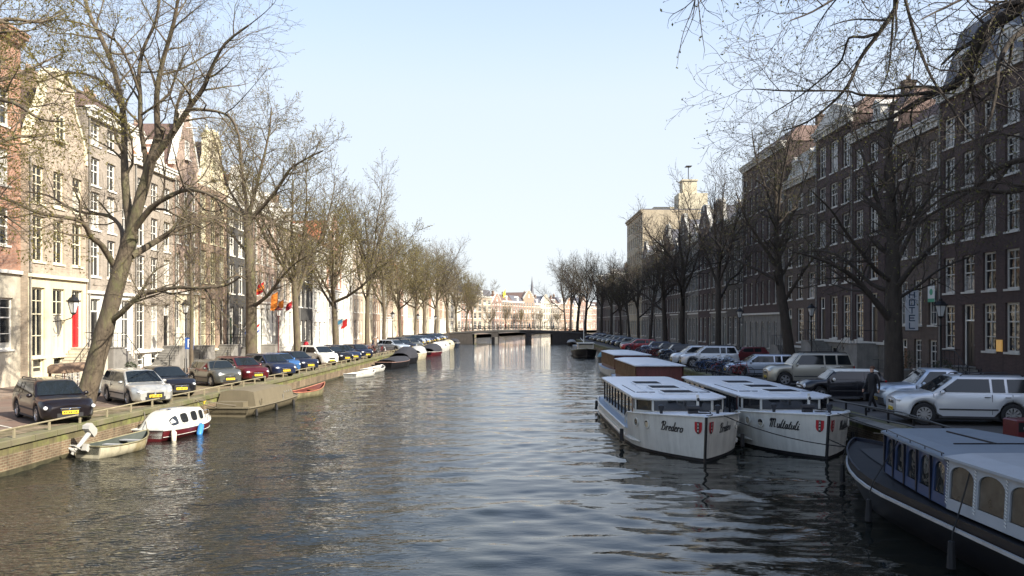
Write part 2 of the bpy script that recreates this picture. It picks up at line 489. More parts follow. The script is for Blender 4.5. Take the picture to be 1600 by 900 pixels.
    if gable in ('bell', 'neck', 'step', 'spout'):
        ol = gable_outline(gable, w, gh)
        gb = MB(); gb.prism([(a, b + eave + .002) for a, b in ol], 0.0, .35)
        gb.build('gable', gwall or wall, T)
        cp = MB()      # stone coping that follows the outline
        path = [(a, b + eave) for a, b in ol]
        for i in range(len(path)-1):
            (ax, az), (bx, bz) = path[i], path[i+1]
            L_ = math.hypot(bx-ax, bz-az)
            if L_ < .02: continue
            nx, nz = -(bz-az)/L_, (bx-ax)/L_
            q = .17
            cp.prism([(ax+nx*-.02, az+nz*-.02),(bx+nx*-.02, bz+nz*-.02),(bx+nx*q, bz+nz*q),(ax+nx*q, az+nz*q)], -.10 - .003*(i%2), .40 + .003*(i%2))
        if gable in ('neck', 'bell'):
            cp.box(w/2-.3, w/2+.3, -.14, -.004, eave+gh*.80, eave+gh*.97)
        if gable == 'neck':
            for s in (-1, 1): cp.lathe([(.14,0),(.2,.15),(.06,.4),(.12,.55),(.02,.7)], (w/2+s*w*.2, .1, eave+gh*.93), 8)
        cp.build('gable_coping', trim, T)
        gwd = min(1.0, w*.17)
        if gh > 2.2:
            put_window(T, w/2-gwd/2, eave+gh*.18, gwd, min(1.5, gh*.4), 'sash', trim, glass, simple, y=-.075)
        hk = MB(); hk.tube([(w/2, .3, eave+gh*.74), (w/2, -.9, eave+gh*.74)], .06, 4); hk.tube([(w/2, -.8, eave+gh*.74), (w/2, -.8, eave+gh*.74-.3)], .025, 4)
        hk.build('hoist_beam', trim, T)
        rh = gh * .8
        r.prism([(-.1, zr-.08), (w+.1, zr-.08), (w/2, zr+rh)], .37, depth)
    elif gable in ('cornice', 'pediment'):
        s = min(roofh*.9, depth*.3)
        z1 = zr + roofh
        a = [(0,.05,zr),(w,.05,zr),(w,depth,zr),(0,depth,zr)]
        b = [(0+.6,s,z1),(w-.6,s,z1),(w-.6,depth-s,z1),(.6,depth-s,z1)]
        r.loft([a, b], cap=True)
        if gable == 'pediment':
            pd = MB(); ol = gable_outline('pediment', w, gh)
            pd.prism([(a, b + eave + .105) for a, b in ol], -.12, .25); pd.build('pediment', trim, T)
    elif gable == 'mansard':
        z1 = zr + roofh
        r.loft([[(0,.05,zr),(w,.05,zr),(w,depth,zr),(0,depth,zr)], [(.15,1.1,z1),(w-.15,1.1,z1),(w-.15,depth-1,z1),(.15,depth-1,z1)]], cap=True)
    elif gable == 'flat':
        r.box(.1, w-.1, .1, depth-.1, eave+.002, eave+.25)
    ro = r.build('roof', roof, T)
    if gable in ('cornice', 'mansard') and dorm and w > 4:
        for k in range(dorm):
            cx = w*(k+.5)/dorm; dm = MB(); z = zr + .15; hh = min(1.5, roofh*.65)
            dm.box(cx-.6, cx+.6, .25, 1.9, z, z+hh); dm.prism([(cx-.75, z+hh+.002),(cx+.75, z+hh+.002),(cx, z+hh+.5)], .12, 2.0)
            q = dm.build('dormer', trim, T)
            put_window(T, cx-.4, z+.15, .8, hh-.25, 'sash', trim, glass, simple, y=.16)
    if chim:
        ch = MB(); cx = w*rnd.choice((.12, .85)); zt = eave + (gh*.55 if gable in ('bell','neck','step','spout') else roofh) + 1.3
        cy = rnd.uniform(2.5, 5)
        ch.box(cx-.35, cx+.35, cy, cy+.9, eave, zt); ch.box(cx-.42, cx+.42, cy-.07, cy+.97, zt, zt+.15)
        for s in (-.17, .17): ch.lathe([(.11, 0), (.09, .45)], (cx+s, cy+.45, zt+.15), 8)
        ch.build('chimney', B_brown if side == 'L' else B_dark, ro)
    return T
# ------------------------------------------------------------------ cars  (local: +x forward, z up, origin on the ground at the centre)
def carpaint(name, col, metal=0.35): return mat(name, col, 0.28, metal=metal, coat=0.6, spec=.5)
M_cglass = mat('car_glass', (0.012, 0.016, 0.019), 0.04, spec=0.5)
M_head = mat('headlight_glass', (0.62, 0.64, 0.66), 0.12, spec=.8)
M_tail = mat('tail_light_glass', (0.35, 0.01, 0.01), 0.2)
M_plate = mat('yellow_number_plate', (0.80, 0.55, 0.03), 0.5)
M_trimgrey = mat('dark_bumper_plastic', (0.035, 0.035, 0.037), 0.7)
CT = {  # L, W, H, hood z, belt z, wheel r, front overhang, rear overhang, windscreen base/top x-fractions from the front, rear glass top/base, trunk z
 'wagon': dict(L=4.6, W=1.78, H=1.47, hood=.82, belt=.93, r=.325, fo=.90, ro=.95, ws=(.265,.43), rg=(.93,.985), tz=.96, nose=.64),
 'hatch': dict(L=3.7, W=1.70, H=1.42, hood=.90, belt=.96, r=.315, fo=.72, ro=.60, ws=(.27,.39), rg=(.90,.97), tz=.97, nose=.70),
 'sedan': dict(L=4.5, W=1.74, H=1.42, hood=.83, belt=.92, r=.32, fo=.92, ro=1.0, ws=(.27,.43), rg=(.74,.90), tz=.97, nose=.64),
 'mpv':   dict(L=4.3, W=1.76, H=1.63, hood=.95, belt=1.02, r=.32, fo=.85, ro=.75, ws=(.19,.38), rg=(.92,.985), tz=1.0, nose=.72),
 'suv':   dict(L=4.55, W=1.88, H=1.72, hood=1.02, belt=1.12, r=.385, fo=.85, ro=.85, ws=(.25,.425), rg=(.93,.985), tz=1.12, nose=.88),
 'bigsuv':dict(L=4.75, W=1.88, H=1.86, hood=1.10, belt=1.18, r=.385, fo=.88, ro=.98, ws=(.265,.375), rg=(.94,.985), tz=1.18, nose=.9),
 'shortsuv':dict(L=4.4, W=1.80, H=1.74, hood=1.05, belt=1.12, r=.36, fo=.85, ro=.85, ws=(.28,.40), rg=(.62,.90), tz=1.12, nose=.88),
}
CARMESH = {}
def wheel_meshes(r, kind):
    k = ('wheel', r, kind)
    if k in CARMESH: return CARMESH[k]
    t = MB(); w = .10
    t.lathe([(r*.66,-w),(r*.93,-w),(r,-w*.7),(r,w*.7),(r*.93,w),(r*.66,w),(r*.64,w*.5),(r*.64,-w*.5)], n=24, axis='y', cap=False)
    t.loft([[(r*.64*cos(a),s*w*.5,r*.64*sin(a)) for a in np.linspace(0,2*pi,24,endpoint=False)] for s in (1,)] , cap=False)
    m = MB()
    m.lathe([(r*.65,-w*.98),(r*.60,-w*.98),(r*.56,-w*.5),(r*.56,w*.3),(.001,w*.3)], n=24, axis='y', cap=False)
    nsp = {'five': 5, 'multi': 10, 'cover': 7}[kind]
    for i in range(nsp):
        a = 2*pi*i/nsp; ww = {'five': .075, 'multi': .028, 'cover': .065}[kind] * (r/.32)
        for a2 in ((a,) if kind != 'multi' else (a-.1, a+.1)):
            ca, sa = cos(a2), sin(a2)
            def tf(p, ca=ca, sa=sa): return Vector((p.x*ca - p.z*sa, p.y, p.x*sa + p.z*ca))
            m.box(r*.08, r*.62, -w*.88, -w*.45, -ww/2, ww/2, tf=tf)
    m.lathe([(r*.16,-w*.95),(r*.16,-w*.3)], n=10, axis='y', cap=True)
    d = MB(); d.lathe([(r*.57,-w*.30),(.001,-w*.30)], n=24, axis='y', cap=False)
    CARMESH[k] = (t.mesh('tyre', M_rubber, 35), m.mesh('rim', M_alloy, 30), d.mesh('brake_disc', M_black))
    return CARMESH[k]

def make_car(kind, paint, label, group=None, loc=(0,0,QZ), rz=0, rails=False, wheels='five', name='parked_car', cladding=False,
             white_roof=False, plate_front=True, detail=2, grille='bar', doors=4, cat='car'):
    c = CT[kind]; L, W, H, r = c['L'], c['W'], c['H'], c['r']
    T = thing(name, label, cat, loc, rz, group)
    xf, xr = L/2, -L/2
    wx = (xf - c['fo'], xr + c['ro'])
    key = (kind, paint.name, rails, wheels, cladding, white_roof, detail, grille, doors)
    if key not in CARMESH:
        parts = []
        hw = W/2; ws0, ws1 = xf - L*c['ws'][0], xf - L*c['ws'][1]; rg0, rg1 = xf - L*c['rg'][0], xf - L*c['rg'][1]
        hood, belt, tz, nose = c['hood'], c['belt'], c['tz'], c['nose']
        ra = r + .045; gnd = .20 if r < .35 else .28
        xs = set(np.linspace(xr, xf, 26)) | {xf-.03, xf-.09, xf-.18, xf-.3, xr+.03, xr+.1, xr+.2}
        for x0 in wx: xs |= {x0 + ra*cos(a) for a in np.linspace(0, pi, 15)}
        xs = sorted(xs)
        xs = [x for i, x in enumerate(xs) if i == 0 or x - xs[i-1] > .012]
        rings = []
        for x in xs:
            zl = gnd
            for x0 in wx:
                if abs(x-x0) < ra: zl = max(zl, r + sqrt(max(0, ra*ra-(x-x0)**2)))
            tf_ = (xf - x); tr_ = (x - xr)
            w = hw * (1 - .30*max(0, 1 - tf_/.55)**2.2 - .16*max(0, 1 - tr_/.4)**2.2)
            if x > ws0:      # bonnet
                k = (x - ws0)/(xf - ws0); zt = belt*.99 + (hood-belt)*k**.8*1.0
                zt -= (hood - nose)*max(0, 1 - tf_/.40)**1.8
                crown = .05
            elif x < rg1:
                k = 1 - tr_/max(.01, rg1 - xr); zt = tz - .22*max(0, 1-tr_/.16)**2; crown = .02
            else: zt = belt + (tz-belt)*max(0, (ws0-x)/(ws0-rg1)); crown = .0
            if tf_ < .12: zl = max(zl, gnd + .06*(1-tf_/.12))
            if tr_ < .12: zl = max(zl, gnd + .10*(1-tr_/.12))
            zt = max(zt, zl + .04)
            zm = zl + (zt - zl)*.55
            half = [(0, zl), (w*.90, zl), (w*.975, zl + min(.05, (zt-zl)*.3)), (w*1.0, zl+(zt-zl)*.35), (w*1.0, zm+(zt-zl)*.1), (w*.975, zt-(zt-zl)*.16), (w*.93, zt-.015), (w*.80, zt+crown*.5), (0, zt+crown)]
            ring = [(x, -a, b) for a, b in half] + [(x, a, b) for a, b in half[::-1][1:-1]]
            rings.append(ring)
        b = MB(); b.loft(rings, cap=True)
        # greenhouse: pillars and roof in body colour
        wb, wr = hw*.925, hw*.74; rail = H - .075
        def gr(x, k, kr): # k = 0 at belt .. 1 at roof
            zt = belt + (rail-belt)*k; w2 = wb + (wr-wb)*k
            zb = belt - .03
            return [(x, -wb, zb), (x, -w2, zt), (x, -w2*.90, zt + .05*kr), (x, -w2*.5, zt + .075*kr), (x, w2*.5, zt+.075*kr), (x, w2*.90, zt+.05*kr), (x, w2, zt), (x, wb, zb)]
        st = [(ws0, .0, .2)] + [(ws0 + (ws1-ws0)*t, t, .2+.8*t) for t in (.35,.7,.93)] + [(ws1-.12, 1, 1)] + [(ws1 + (rg0-ws1)*t, 1, 1) for t in (.35,.7)] + [(rg0+.06, 1, 1)] + [(rg0 + (rg1-rg0)*t, 1-t, 1-.7*t) for t in (.08,.4,.75,1)]
        rr = [gr(*s) for s in st]
        b.loft(rr, cap=True, m=0)
        parts.append(('body', b.mesh('body', [paint], 40)))
        # glass
        def side(x, k, s, off=.009):
            zt = belt + (rail-belt)*k; w2 = wb + (wr-wb)*k
            return (x, s*(w2+off), zt)
        def on(xa, k):   # x of the screen line at height k
            return ws0 + (ws1-ws0)*k
        def onr(k): return rg1 + (rg0-rg1)*k
        gl = MB(); k0, k1 = .07, .93
        for s in (-1, 1):
            bp = (ws1+rg0)/2 + (.05 if doors == 4 else -.25)
            segs = [(None, bp+.04)]
            if doors == 4 and kind not in ('shortsuv',):
                cp = rg0 + (.72 if kind in ('wagon','bigsuv','mpv','suv') else .30)
                segs += [(bp-.04, cp+.04)]
                if kind in ('wagon','bigsuv','mpv','suv'): segs += [(cp-.05, 'r')]
            elif kind == 'shortsuv': segs = [(None, rg0+.30)]; segs += [(rg0+.02, 'r')]
            else: segs += [(bp-.05, 'r')]
            for a, e in segs:
                if a is None: A0, A1 = on(0, k0)-.16, on(0, k1)-.10
                else: A0 = A1 = a
                if e == 'r': E0, E1 = onr(k0)+.13, onr(k1)+.09
                else: E0 = E1 = e
                if A0 - E0 < .1: continue
                g_ = MB(); g_.quad(side(A0,k0,s), side(A1,k1,s), side(E1,k1,s), side(E0,k0,s)); parts.append(('side_window', g_.mesh('side_window', M_cglass)))
        for (xa, xb, sgn) in ((ws0, ws1, 1), (rg1, rg0, -1)):
            def scr(k, t):
                w2 = (wb + (wr-wb)*k); kr = .2 + .8*k
                zz = .075*kr if abs(t) <= .5 else (.075*kr - .025*kr*(abs(t)-.5)/.4 if abs(t) <= .9 else .05*kr)
                return (xa + (xb-xa)*k + sgn*.012, w2*t, belt + (rail-belt)*k + zz + .012)
            gl = MB(); tt = (-.9, -.5, .5, .9); kk = (.04, .35, .7, .9)
            for i in range(3):
                for j in range(3):
                    gl.quad(scr(kk[j],tt[i]), scr(kk[j],tt[i+1]), scr(kk[j+1],tt[i+1]), scr(kk[j+1],tt[i]))
            nm_ = 'windscreen' if sgn > 0 else 'rear_window'; parts.append((nm_, gl.mesh(nm_, M_cglass)))
        # dark inner: underbody
        u = MB(); u.box(xr+.25, xf-.25, -hw*.80, hw*.80, .18, gnd+.16); parts.append(('underbody', u.mesh('underbody', M_black)))
        fy = hw*.62
        g = MB()
        gz = nose - .12
        if grille == 'wide': g.bbox(xf-.06, xf+.012, -.36, .36, gz-.12, gz+.05, .01)
        elif grille == 'mini': g.box(xf-.06, xf+.012, -.30, .30, gz-.16, gz-.02)
        else: g.box(xf-.06, xf+.012, -.30, .30, gz-.07, gz+.03)
        g.box(xf-.1, xf+.010, -.42, .42, gnd+.06, gnd+.20)
        for s in (-1, 1): g.box(xf-.25, xf-.045, s*hw*.55-.09, s*hw*.55+.09, gnd+.08, gnd+.2)
        parts.append(('grille', g.mesh('grille', M_black)))
        gt = MB()
        gt.tube([(xf+.016,-.33,gz+.05),(xf+.016,.33,gz+.05)], .012, 4); gt.ellipsoid((xf+.02,0,gz+.0),(.01,.05,.045),8,4)
        for z in (gz-.02, gz-.05): gt.box(xf+.013, xf+.016, -.28, .28, z-.004, z+.004)
        parts.append(('grille_trim', gt.mesh('grille_trim', M_chrome)))
        for s in (-1, 1):   # door seams
            bar = MB()
            for x in ((ws1+rg0)/2+.05, ws0-.02, rg0+.55 if doors == 4 else rg0+.7):
                bar.box(x-.006, x+.006, s*hw*.985-.012, s*hw*.985+.014, gnd+.12, belt-.03)
            bar.box(wx[1]+ra+.05, wx[0]-ra-.05, s*(hw+.002)-.01, s*(hw+.002)+.01, gnd+.26, gnd+.31)
            bar.box(wx[1]+ra+.05, wx[0]-ra-.05, s*hw*.96-.02, s*hw*.96+.02, gnd-.02, gnd+.05)
            for x in ((ws1+rg0)/2+.2, rg0+.7): bar.box(x-.09, x+.09, s*(hw*.985)-.01, s*(hw*.985)+.026, belt-.14, belt-.115)
            parts.append(('side_trim', bar.mesh('side_trim', M_trimgrey)))
        if cladding:
            cl = MB()
            for s in (-1, 1):
                for x0 in wx:
                    pts = [(x0+(ra-.01)*cos(a), r+(ra-.01)*sin(a)) for a in np.linspace(-.15, pi+.15, 14)] + [(x0+(ra+.075)*cos(a), r+(ra+.075)*sin(a)) for a in np.linspace(pi+.15, -.15, 14)]
                    A = [(a, s*(hw-.04), z) for a, z in pts]; B = [(a, s*(hw+.025), z) for a, z in pts]
                    n = 14
                    for i in range(n-1):
                        cl.quad(B[i],B[i+1],B[2*n-2-i],B[2*n-1-i]); cl.quad(A[2*n-1-i],A[2*n-2-i],B[2*n-2-i],B[2*n-1-i]); cl.quad(A[i],A[i+1],B[i+1],B[i])
            cl.box(xf-.16, xf+.03, -hw*.78, hw*.78, gnd+.04, gnd+.30); cl.box(xr-.03, xr+.16, -hw*.8, hw*.8, gnd+.04, gnd+.28)
            parts.append(('wheel_arch_cladding', cl.mesh('wheel_arch_cladding', M_trimgrey)))
        if rails:
            rl = MB()
            for s in (-1, 1): rl.tube([(ws1-.15, s*wr*.86, rail+.04), (ws1-.25, s*wr*.86, rail+.12), (rg0+.2, s*wr*.86, rail+.12), (rg0+.1, s*wr*.86, rail+.04)], .018, 5)
            parts.append(('roof_rails', rl.mesh('roof_rails', M_black)))
        if white_roof:
            q = MB(); rr2 = [[(x, y*1.004, z+.006) for x, y, z in gr(*s)][1:7] for s in st if s[1] > .9]
            q.loft(rr2, closed=False); parts.append(('roof_skin', q.mesh('roof_skin', M_white, 60)))
        CARMESH[key] = parts
        hd = MB()
        zh = nose - .03
        for_y = hw*.64
        h = MB()
        if grille == 'round4':
            h.ellipsoid((0, 0, 0), (.06,.10,.095), 10, 6); h.ellipsoid((.02, -.20, -.01), (.05,.075,.07), 10, 6)
        elif grille == 'mini': h.ellipsoid((0,0,0), (.10,.125,.13), 12, 6)
        else: h.ellipsoid((-.03, 0, 0), (.13,.175,.085), 12, 6)
        CARMESH[key+('h',)] = (h.mesh('headlight', M_head, 180), (xf-.095, for_y, zh))
        tl = MB(); tl.bbox(-.05, .05, -.08, .08, -.17, .17, .02)
        CARMESH[key+('t',)] = (tl.mesh('tail_light', M_tail), (xr+.06, hw*.78, tz-.18))
        mi = MB(); mi.ellipsoid((0,0,0), (.07,.11,.075), 8, 5)
        CARMESH[key+('m',)] = (mi.mesh('side_mirror', paint if not white_roof else M_white, 180), (ws0-.30, hw*.97+.07, belt+.04))
        pl = MB(); pl.box(xf+.013, xf+.03, -.26, .26, gnd+.17, gnd+.285)
        for i in range(8):
            if i in (2, 5): continue
            y = -.215 + i*.056
            pl.box(xf+.031, xf+.034, y, y+.034, gnd+.195, gnd+.26, m=1)
        CARMESH[key+('p',)] = pl.mesh('number_plate', [M_plate, M_black])
    for nm, me in CARMESH[key]:
        link_mesh(nm, me, T)
    me, (a, bb, z) = CARMESH[key+('h',)]
    for s in (-1, 1):
        o = link_mesh('headlight', me, T, (a, s*bb, z)); o.scale = (1, -s if s > 0 else 1, 1) if grille == 'round4' else (1, 1, 1)
    me, (a, bb, z) = CARMESH[key+('t',)]
    for s in (-1, 1): link_mesh('tail_light', me, T, (a, s*bb, z))
    me, (a, bb, z) = CARMESH[key+('m',)]
    for s in (-1, 1): link_mesh('side_mirror', me, T, (a, s*bb, z))
    if plate_front: link_mesh('number_plate', CARMESH[key+('p',)], T)
    ty, ri, di = wheel_meshes(r, wheels)
    for x0 in wx:
        for s in (-1, 1):
            w_ = link_mesh('wheel', ty, T, (x0, s*(W/2-.11), r))
            if s > 0: w_.rotation_euler = (0, 0, pi)
            link_mesh('rim', ri, w_); link_mesh('brake_disc', di, w_)
    return T

# ------------------------------------------------------------------ boats (local: +x towards the bow, origin on the waterline at mid length)
def hull(L, B, fb, sheer=.25, bow=.35, stern_w=.8, keel=-.35, n=18, vee=.75, m=0, rake=.35, bluff=1.8, zfun=None, thick=.05, inside=True, deck=None, flare=.9):
    """returns an MB with an open hull (outer skin, gunwale, inner skin); also fn(t)->(x,halfwidth,ztop)"""
    def prof(t):      # t 0 stern .. 1 bow
        x = -L/2 + L*t
        if t > 1-bow: k = (t-(1-bow))/bow; w = (1 - k**bluff)
        else: w = stern_w + (1-stern_w)*min(1, t/(1-bow)/.55)**.6 if t < (1-bow)*.55 else 1
        zt = fb + sheer*max(0, (t-.45)/.55)**2 + sheer*.25*max(0, (.3-t)/.3)**2
        if zfun: zt = zfun(t)
        return x, max(.004, w*B/2), zt
    mb = MB(); outer = []; inner = []
    ts = [1 - (1-i/(n))**1.0 for i in range(n+1)]
    ts = sorted(set([round(t,4) for t in ts] + [1-bow*.12, 1-bow*.04, 1-bow*.25]))
    for t in ts:
        x, w, zt = prof(t)
        kz = keel * (1 - max(0, (t-.8)/.2)**2*.3)
        xr_ = rake * max(0, (t-(1-bow))/bow)**2
        def pt(wy, z, k): return (x - xr_*(1-k), wy, z)
        half = [(0, kz, 0), (w*vee*.6, kz*.75, .1), (w*flare*.93, 0.0, .35), (w*(.97), zt*.5, .7), (w, zt, 1)]
        outer.append([pt(-a, z, k) for a, z, k in half[::-1]] + [pt(a, z, k) for a, z, k in half[1:]])
        wi = max(.002, w-thick)
        inner.append([pt(-wi, zt, 1), pt(-wi*.9, .12, .6), pt(wi*.9, .12, .6), pt(wi, zt, 1)])
    mb.loft(outer, closed=False, m=m)
    mb.poly(outer[0][::-1], m)
    if inside:
        mb.loft([r[::-1] for r in inner], closed=False, m=m+1)
        mb.poly(inner[0], m+1)
    return mb, prof, ts, outer
def gunwale(prof, ts, L, rad=.035, rake=.35, m=0, bow=.35, dz=0.0):
    mb = MB()
    for s in (-1, 1):
        mb.tube([(prof(t)[0], s*prof(t)[1], prof(t)[2]+dz) for t in ts], rad, 5, m=m)
    x, w, z = prof(0); mb.tube([(x, -w, z+dz), (x, w, z+dz)], rad, 5, m=m)
    return mb
def deck_mesh(prof, ts, t0, t1, dz=0.0, inset=.02, m=0, crown=.03):
    mb = MB(); tt = [t0] + [t for t in ts if t0 < t < t1] + [t1]
    rings = []
    for t in tt:
        x, w, z = prof(t); w = max(.001, w-inset)
        rings.append([(x,-w,z+dz),(x,-w*.5,z+dz+crown*.7),(x,0,z+dz+crown),(x,w*.5,z+dz+crown*.7),(x,w,z+dz)])
    mb.loft(rings, closed=False, m=m)
    return mb
M_hullwhite = mat('white_hull_paint', (0.60, 0.595, 0.545), 0.35, var=.08, scale=1.5, dirt=.28)
M_boatroof = mat('white_boat_roof', (0.62, 0.66, 0.70), 0.4, var=.06, scale=2.5)
M_boattop = mat('black_boot_top', (0.01,0.01,0.012), 0.5)
M_rope = mat('rope', (0.16,0.14,0.11), 0.9)
M_ropeblack = mat('black_rope', (0.02,0.02,0.02), 0.9)
M_maroon = mat('maroon_gelcoat', (0.095, 0.010, 0.014), 0.35, var=.1)
M_khaki = mat('khaki_canvas', (0.145, 0.122, 0.078), 0.8, var=.08, scale=1.2, dirt=.15)
M_khaki2 = mat('khaki_hull_paint', (0.145, 0.122, 0.078), 0.6, var=.12, scale=1, dirt=.35)
M_orange = mat('faded_orange_wood', (0.38, 0.15, 0.085), 0.6, var=.2, scale=3, dirt=.3)
M_blackcanvas = mat('black_canvas', (0.022, 0.022, 0.026), 0.7, var=.2, scale=3)
M_greycanvas = mat('grey_canvas', (0.30,0.31,0.31), 0.8, var=.1, scale=3)
M_dirtywhite = mat('weathered_white_hull', (0.50,0.46,0.33), 0.6, var=.2, scale=2, dirt=.55, col2=(.30,.25,.14), mix=(.5,.62))
M_olive = mat('olive_stained_hull', (0.20,0.18,0.10), 0.7, var=.35, scale=2.5, dirt=.4)
M_darkgreen = mat('dark_green_boat_inside', (0.04,0.05,0.042), 0.7, var=.2)
M_bluefender = mat('blue_fender', (0.05,0.22,0.55), 0.35)
M_whitefender = mat('cream_fender', (0.72,0.66,0.52), 0.4)
M_navy = mat('dark_blue_hull_paint', (0.010,0.014,0.026), 0.35, var=.1)
M_bluepaint = mat('blue_cabin_paint', (0.030,0.055,0.125), 0.4, var=.1)
M_hullblack = mat('black_hull_paint', (0.010,0.010,0.012), 0.5, var=.2, spec=.25)
M_mahog = mat('red_brown_varnish', (0.095,0.022,0.018), 0.45, var=.25, scale=4, stretch=(1,1,.2))
M_gold = mat('ochre_window_posts', (0.34,0.19,0.09), 0.5, var=.2)
M_teal = mat('teal_tarpaulin', (0.05,0.20,0.25), 0.6, var=.15)
M_solar = mat('black_solar_panel', (0.010,0.011,0.016), 0.7, spec=.15)
M_deckgrey = mat('pale_grey_deck', (0.42,0.47,0.52), 0.6, var=.06)
M_redshield = mat('red_shield_paint', (0.42,0.02,0.03), 0.45)
M_letter = mat('black_lettering', (0.015,0.015,0.018), 0.5)
M_bglass = pane_mat('boat_glass', (0.02,0.022,0.025), (0.45,0.40,0.30), .25, .01)
M_plastic = mat('clear_plastic_window', (0.06,0.056,0.048), 0.2, var=.5, scale=3, spec=.7)
M_silver = mat('silver_canvas', (0.32,0.35,0.38), 0.45, var=.06, scale=3)
M_wood = mat('varnished_wood', (0.30,0.13,0.06), 0.4, var=.2, scale=5)
M_motor = mat('outboard_casing', (0.38,0.37,0.34), 0.35, var=.08)

GLYPH = {  # slanted script, x advance in em, strokes in (x,y)
 'B': (.78, [[(.30,.95),(.22,.5),(.10,.05),(-.05,.02)],[(.02,.70),(.12,.92),(.38,1.0),(.62,.92),(.60,.70),(.40,.55),(.28,.53),(.56,.48),(.60,.22),(.42,.02),(.20,.02)]]),
 'M': (1.10,[[(.00,.72),(.08,.95),(.22,.98),(.16,.5),(.06,.0)],[(.22,.75),(.38,1.0),(.48,.95),(.42,.5),(.34,.0)],[(.46,.75),(.66,1.0),(.78,.95),(.70,.4),(.72,.05),(.90,.08)]]),
 'r': (.40, [[(.02,.0),(.12,.5),(.20,.40),(.36,.48)],[(.12,.5),(.02,0)]]),
 'e': (.42, [[(.06,.24),(.30,.32),(.30,.48),(.16,.48),(.04,.22),(.14,.0),(.38,.10)]]),
 'd': (.50, [[(.36,.42),(.20,.50),(.04,.22),(.12,.0),(.26,.08),(.38,.42),(.50,1.0)],[(.38,.42),(.32,.04),(.48,.06)]]),
 'o': (.46, [[(.22,.48),(.06,.36),(.05,.08),(.20,.0),(.36,.14),(.36,.40),(.22,.48),(.44,.44)]]),
 'u': (.50, [[(.10,.48),(.04,.10),(.14,.0),(.30,.14),(.40,.48)],[(.38,.40),(.34,.04),(.50,.08)]]),
 'l': (.30, [[(.30,1.0),(.16,.7),(.05,.15),(.12,.0),(.30,.10)]]),
 't': (.34, [[(.26,.85),(.10,.3),(.08,.06),(.18,.0),(.34,.10)],[(.02,.52),(.34,.54)]]),
 'a': (.50, [[(.36,.44),(.20,.50),(.05,.22),(.12,.0),(.26,.08),(.38,.48)],[(.38,.44),(.32,.04),(.48,.06)]]),
 'i': (.28, [[(.14,.48),(.06,.08),(.14,.0),(.28,.10)],[(.19,.66),(.20,.70)]]),
}
def script_text(mb, text, h, place, rad):
    """place(u, v) -> Vector on the hull; strokes become slightly raised ribbons"""
    x = 0
    for ch in text:
        adv, st = GLYPH[ch]
        for s in st:
            pts = [Vector((x + a + b*.22, b)) for a, b in s]
            fine = []
            for i in range(len(pts)-1):     # catmull-rom
                p0, p1, p2, p3 = pts[max(i-1,0)], pts[i], pts[i+1], pts[min(i+2,len(pts)-1)]
                for t in (0, .33, .66):
                    fine.append(.5*((2*p1) + (p2-p0)*t + (2*p0-5*p1+4*p2-p3)*t*t + (3*p1-p0-3*p2+p3)*t**3))
            fine.append(pts[-1])
            for i in range(len(fine)-1):
                a, b = fine[i], fine[i+1]; d = b-a
                if d.length < 1e-4: continue
                # broad-nib pen: thick on down strokes
                thick = rad*(.55 + .75*abs(d.y)/d.length)
                nrm = Vector((-d.y, d.x)).normalized()*thick; dd = d.normalized()*thick*.35
                a2, b2 = a-dd, b+dd
                mb.quad(place((a2+nrm).x*h, (a2+nrm).y*h), place((a2-nrm).x*h, (a2-nrm).y*h), place((b2-nrm).x*h, (b2-nrm).y*h), place((b2+nrm).x*h, (b2+nrm).y*h))
        x += adv
    return x*h
# ------------------------------------------------------------------ trees
M_bark = mat('elm_bark', (0.115, 0.09, 0.062), 0.95, var=.3, scale=5, bump=.03, bscale=14, stretch=(1,1,.35), col2=(.10,.10,.045), mix=(.5,.7))
M_bark2 = mat('shaded_elm_bark', (0.045, 0.036, 0.028), 0.95, var=.3, scale=5, bump=.03, bscale=14, stretch=(1,1,.35))  # shaded-bank copy of the elm bark, its shade put into the colour
M_leaf = leaf_mat('spring_leaf', (0.20, 0.17, 0.05))
M_bud = leaf_mat('brown_bud', (0.15, 0.105, 0.045), .3)
M_leafd = leaf_mat('shaded_leaf', (0.10, 0.10, 0.035), .4)  # spring leaf darkened in colour for the trees of the shaded bank

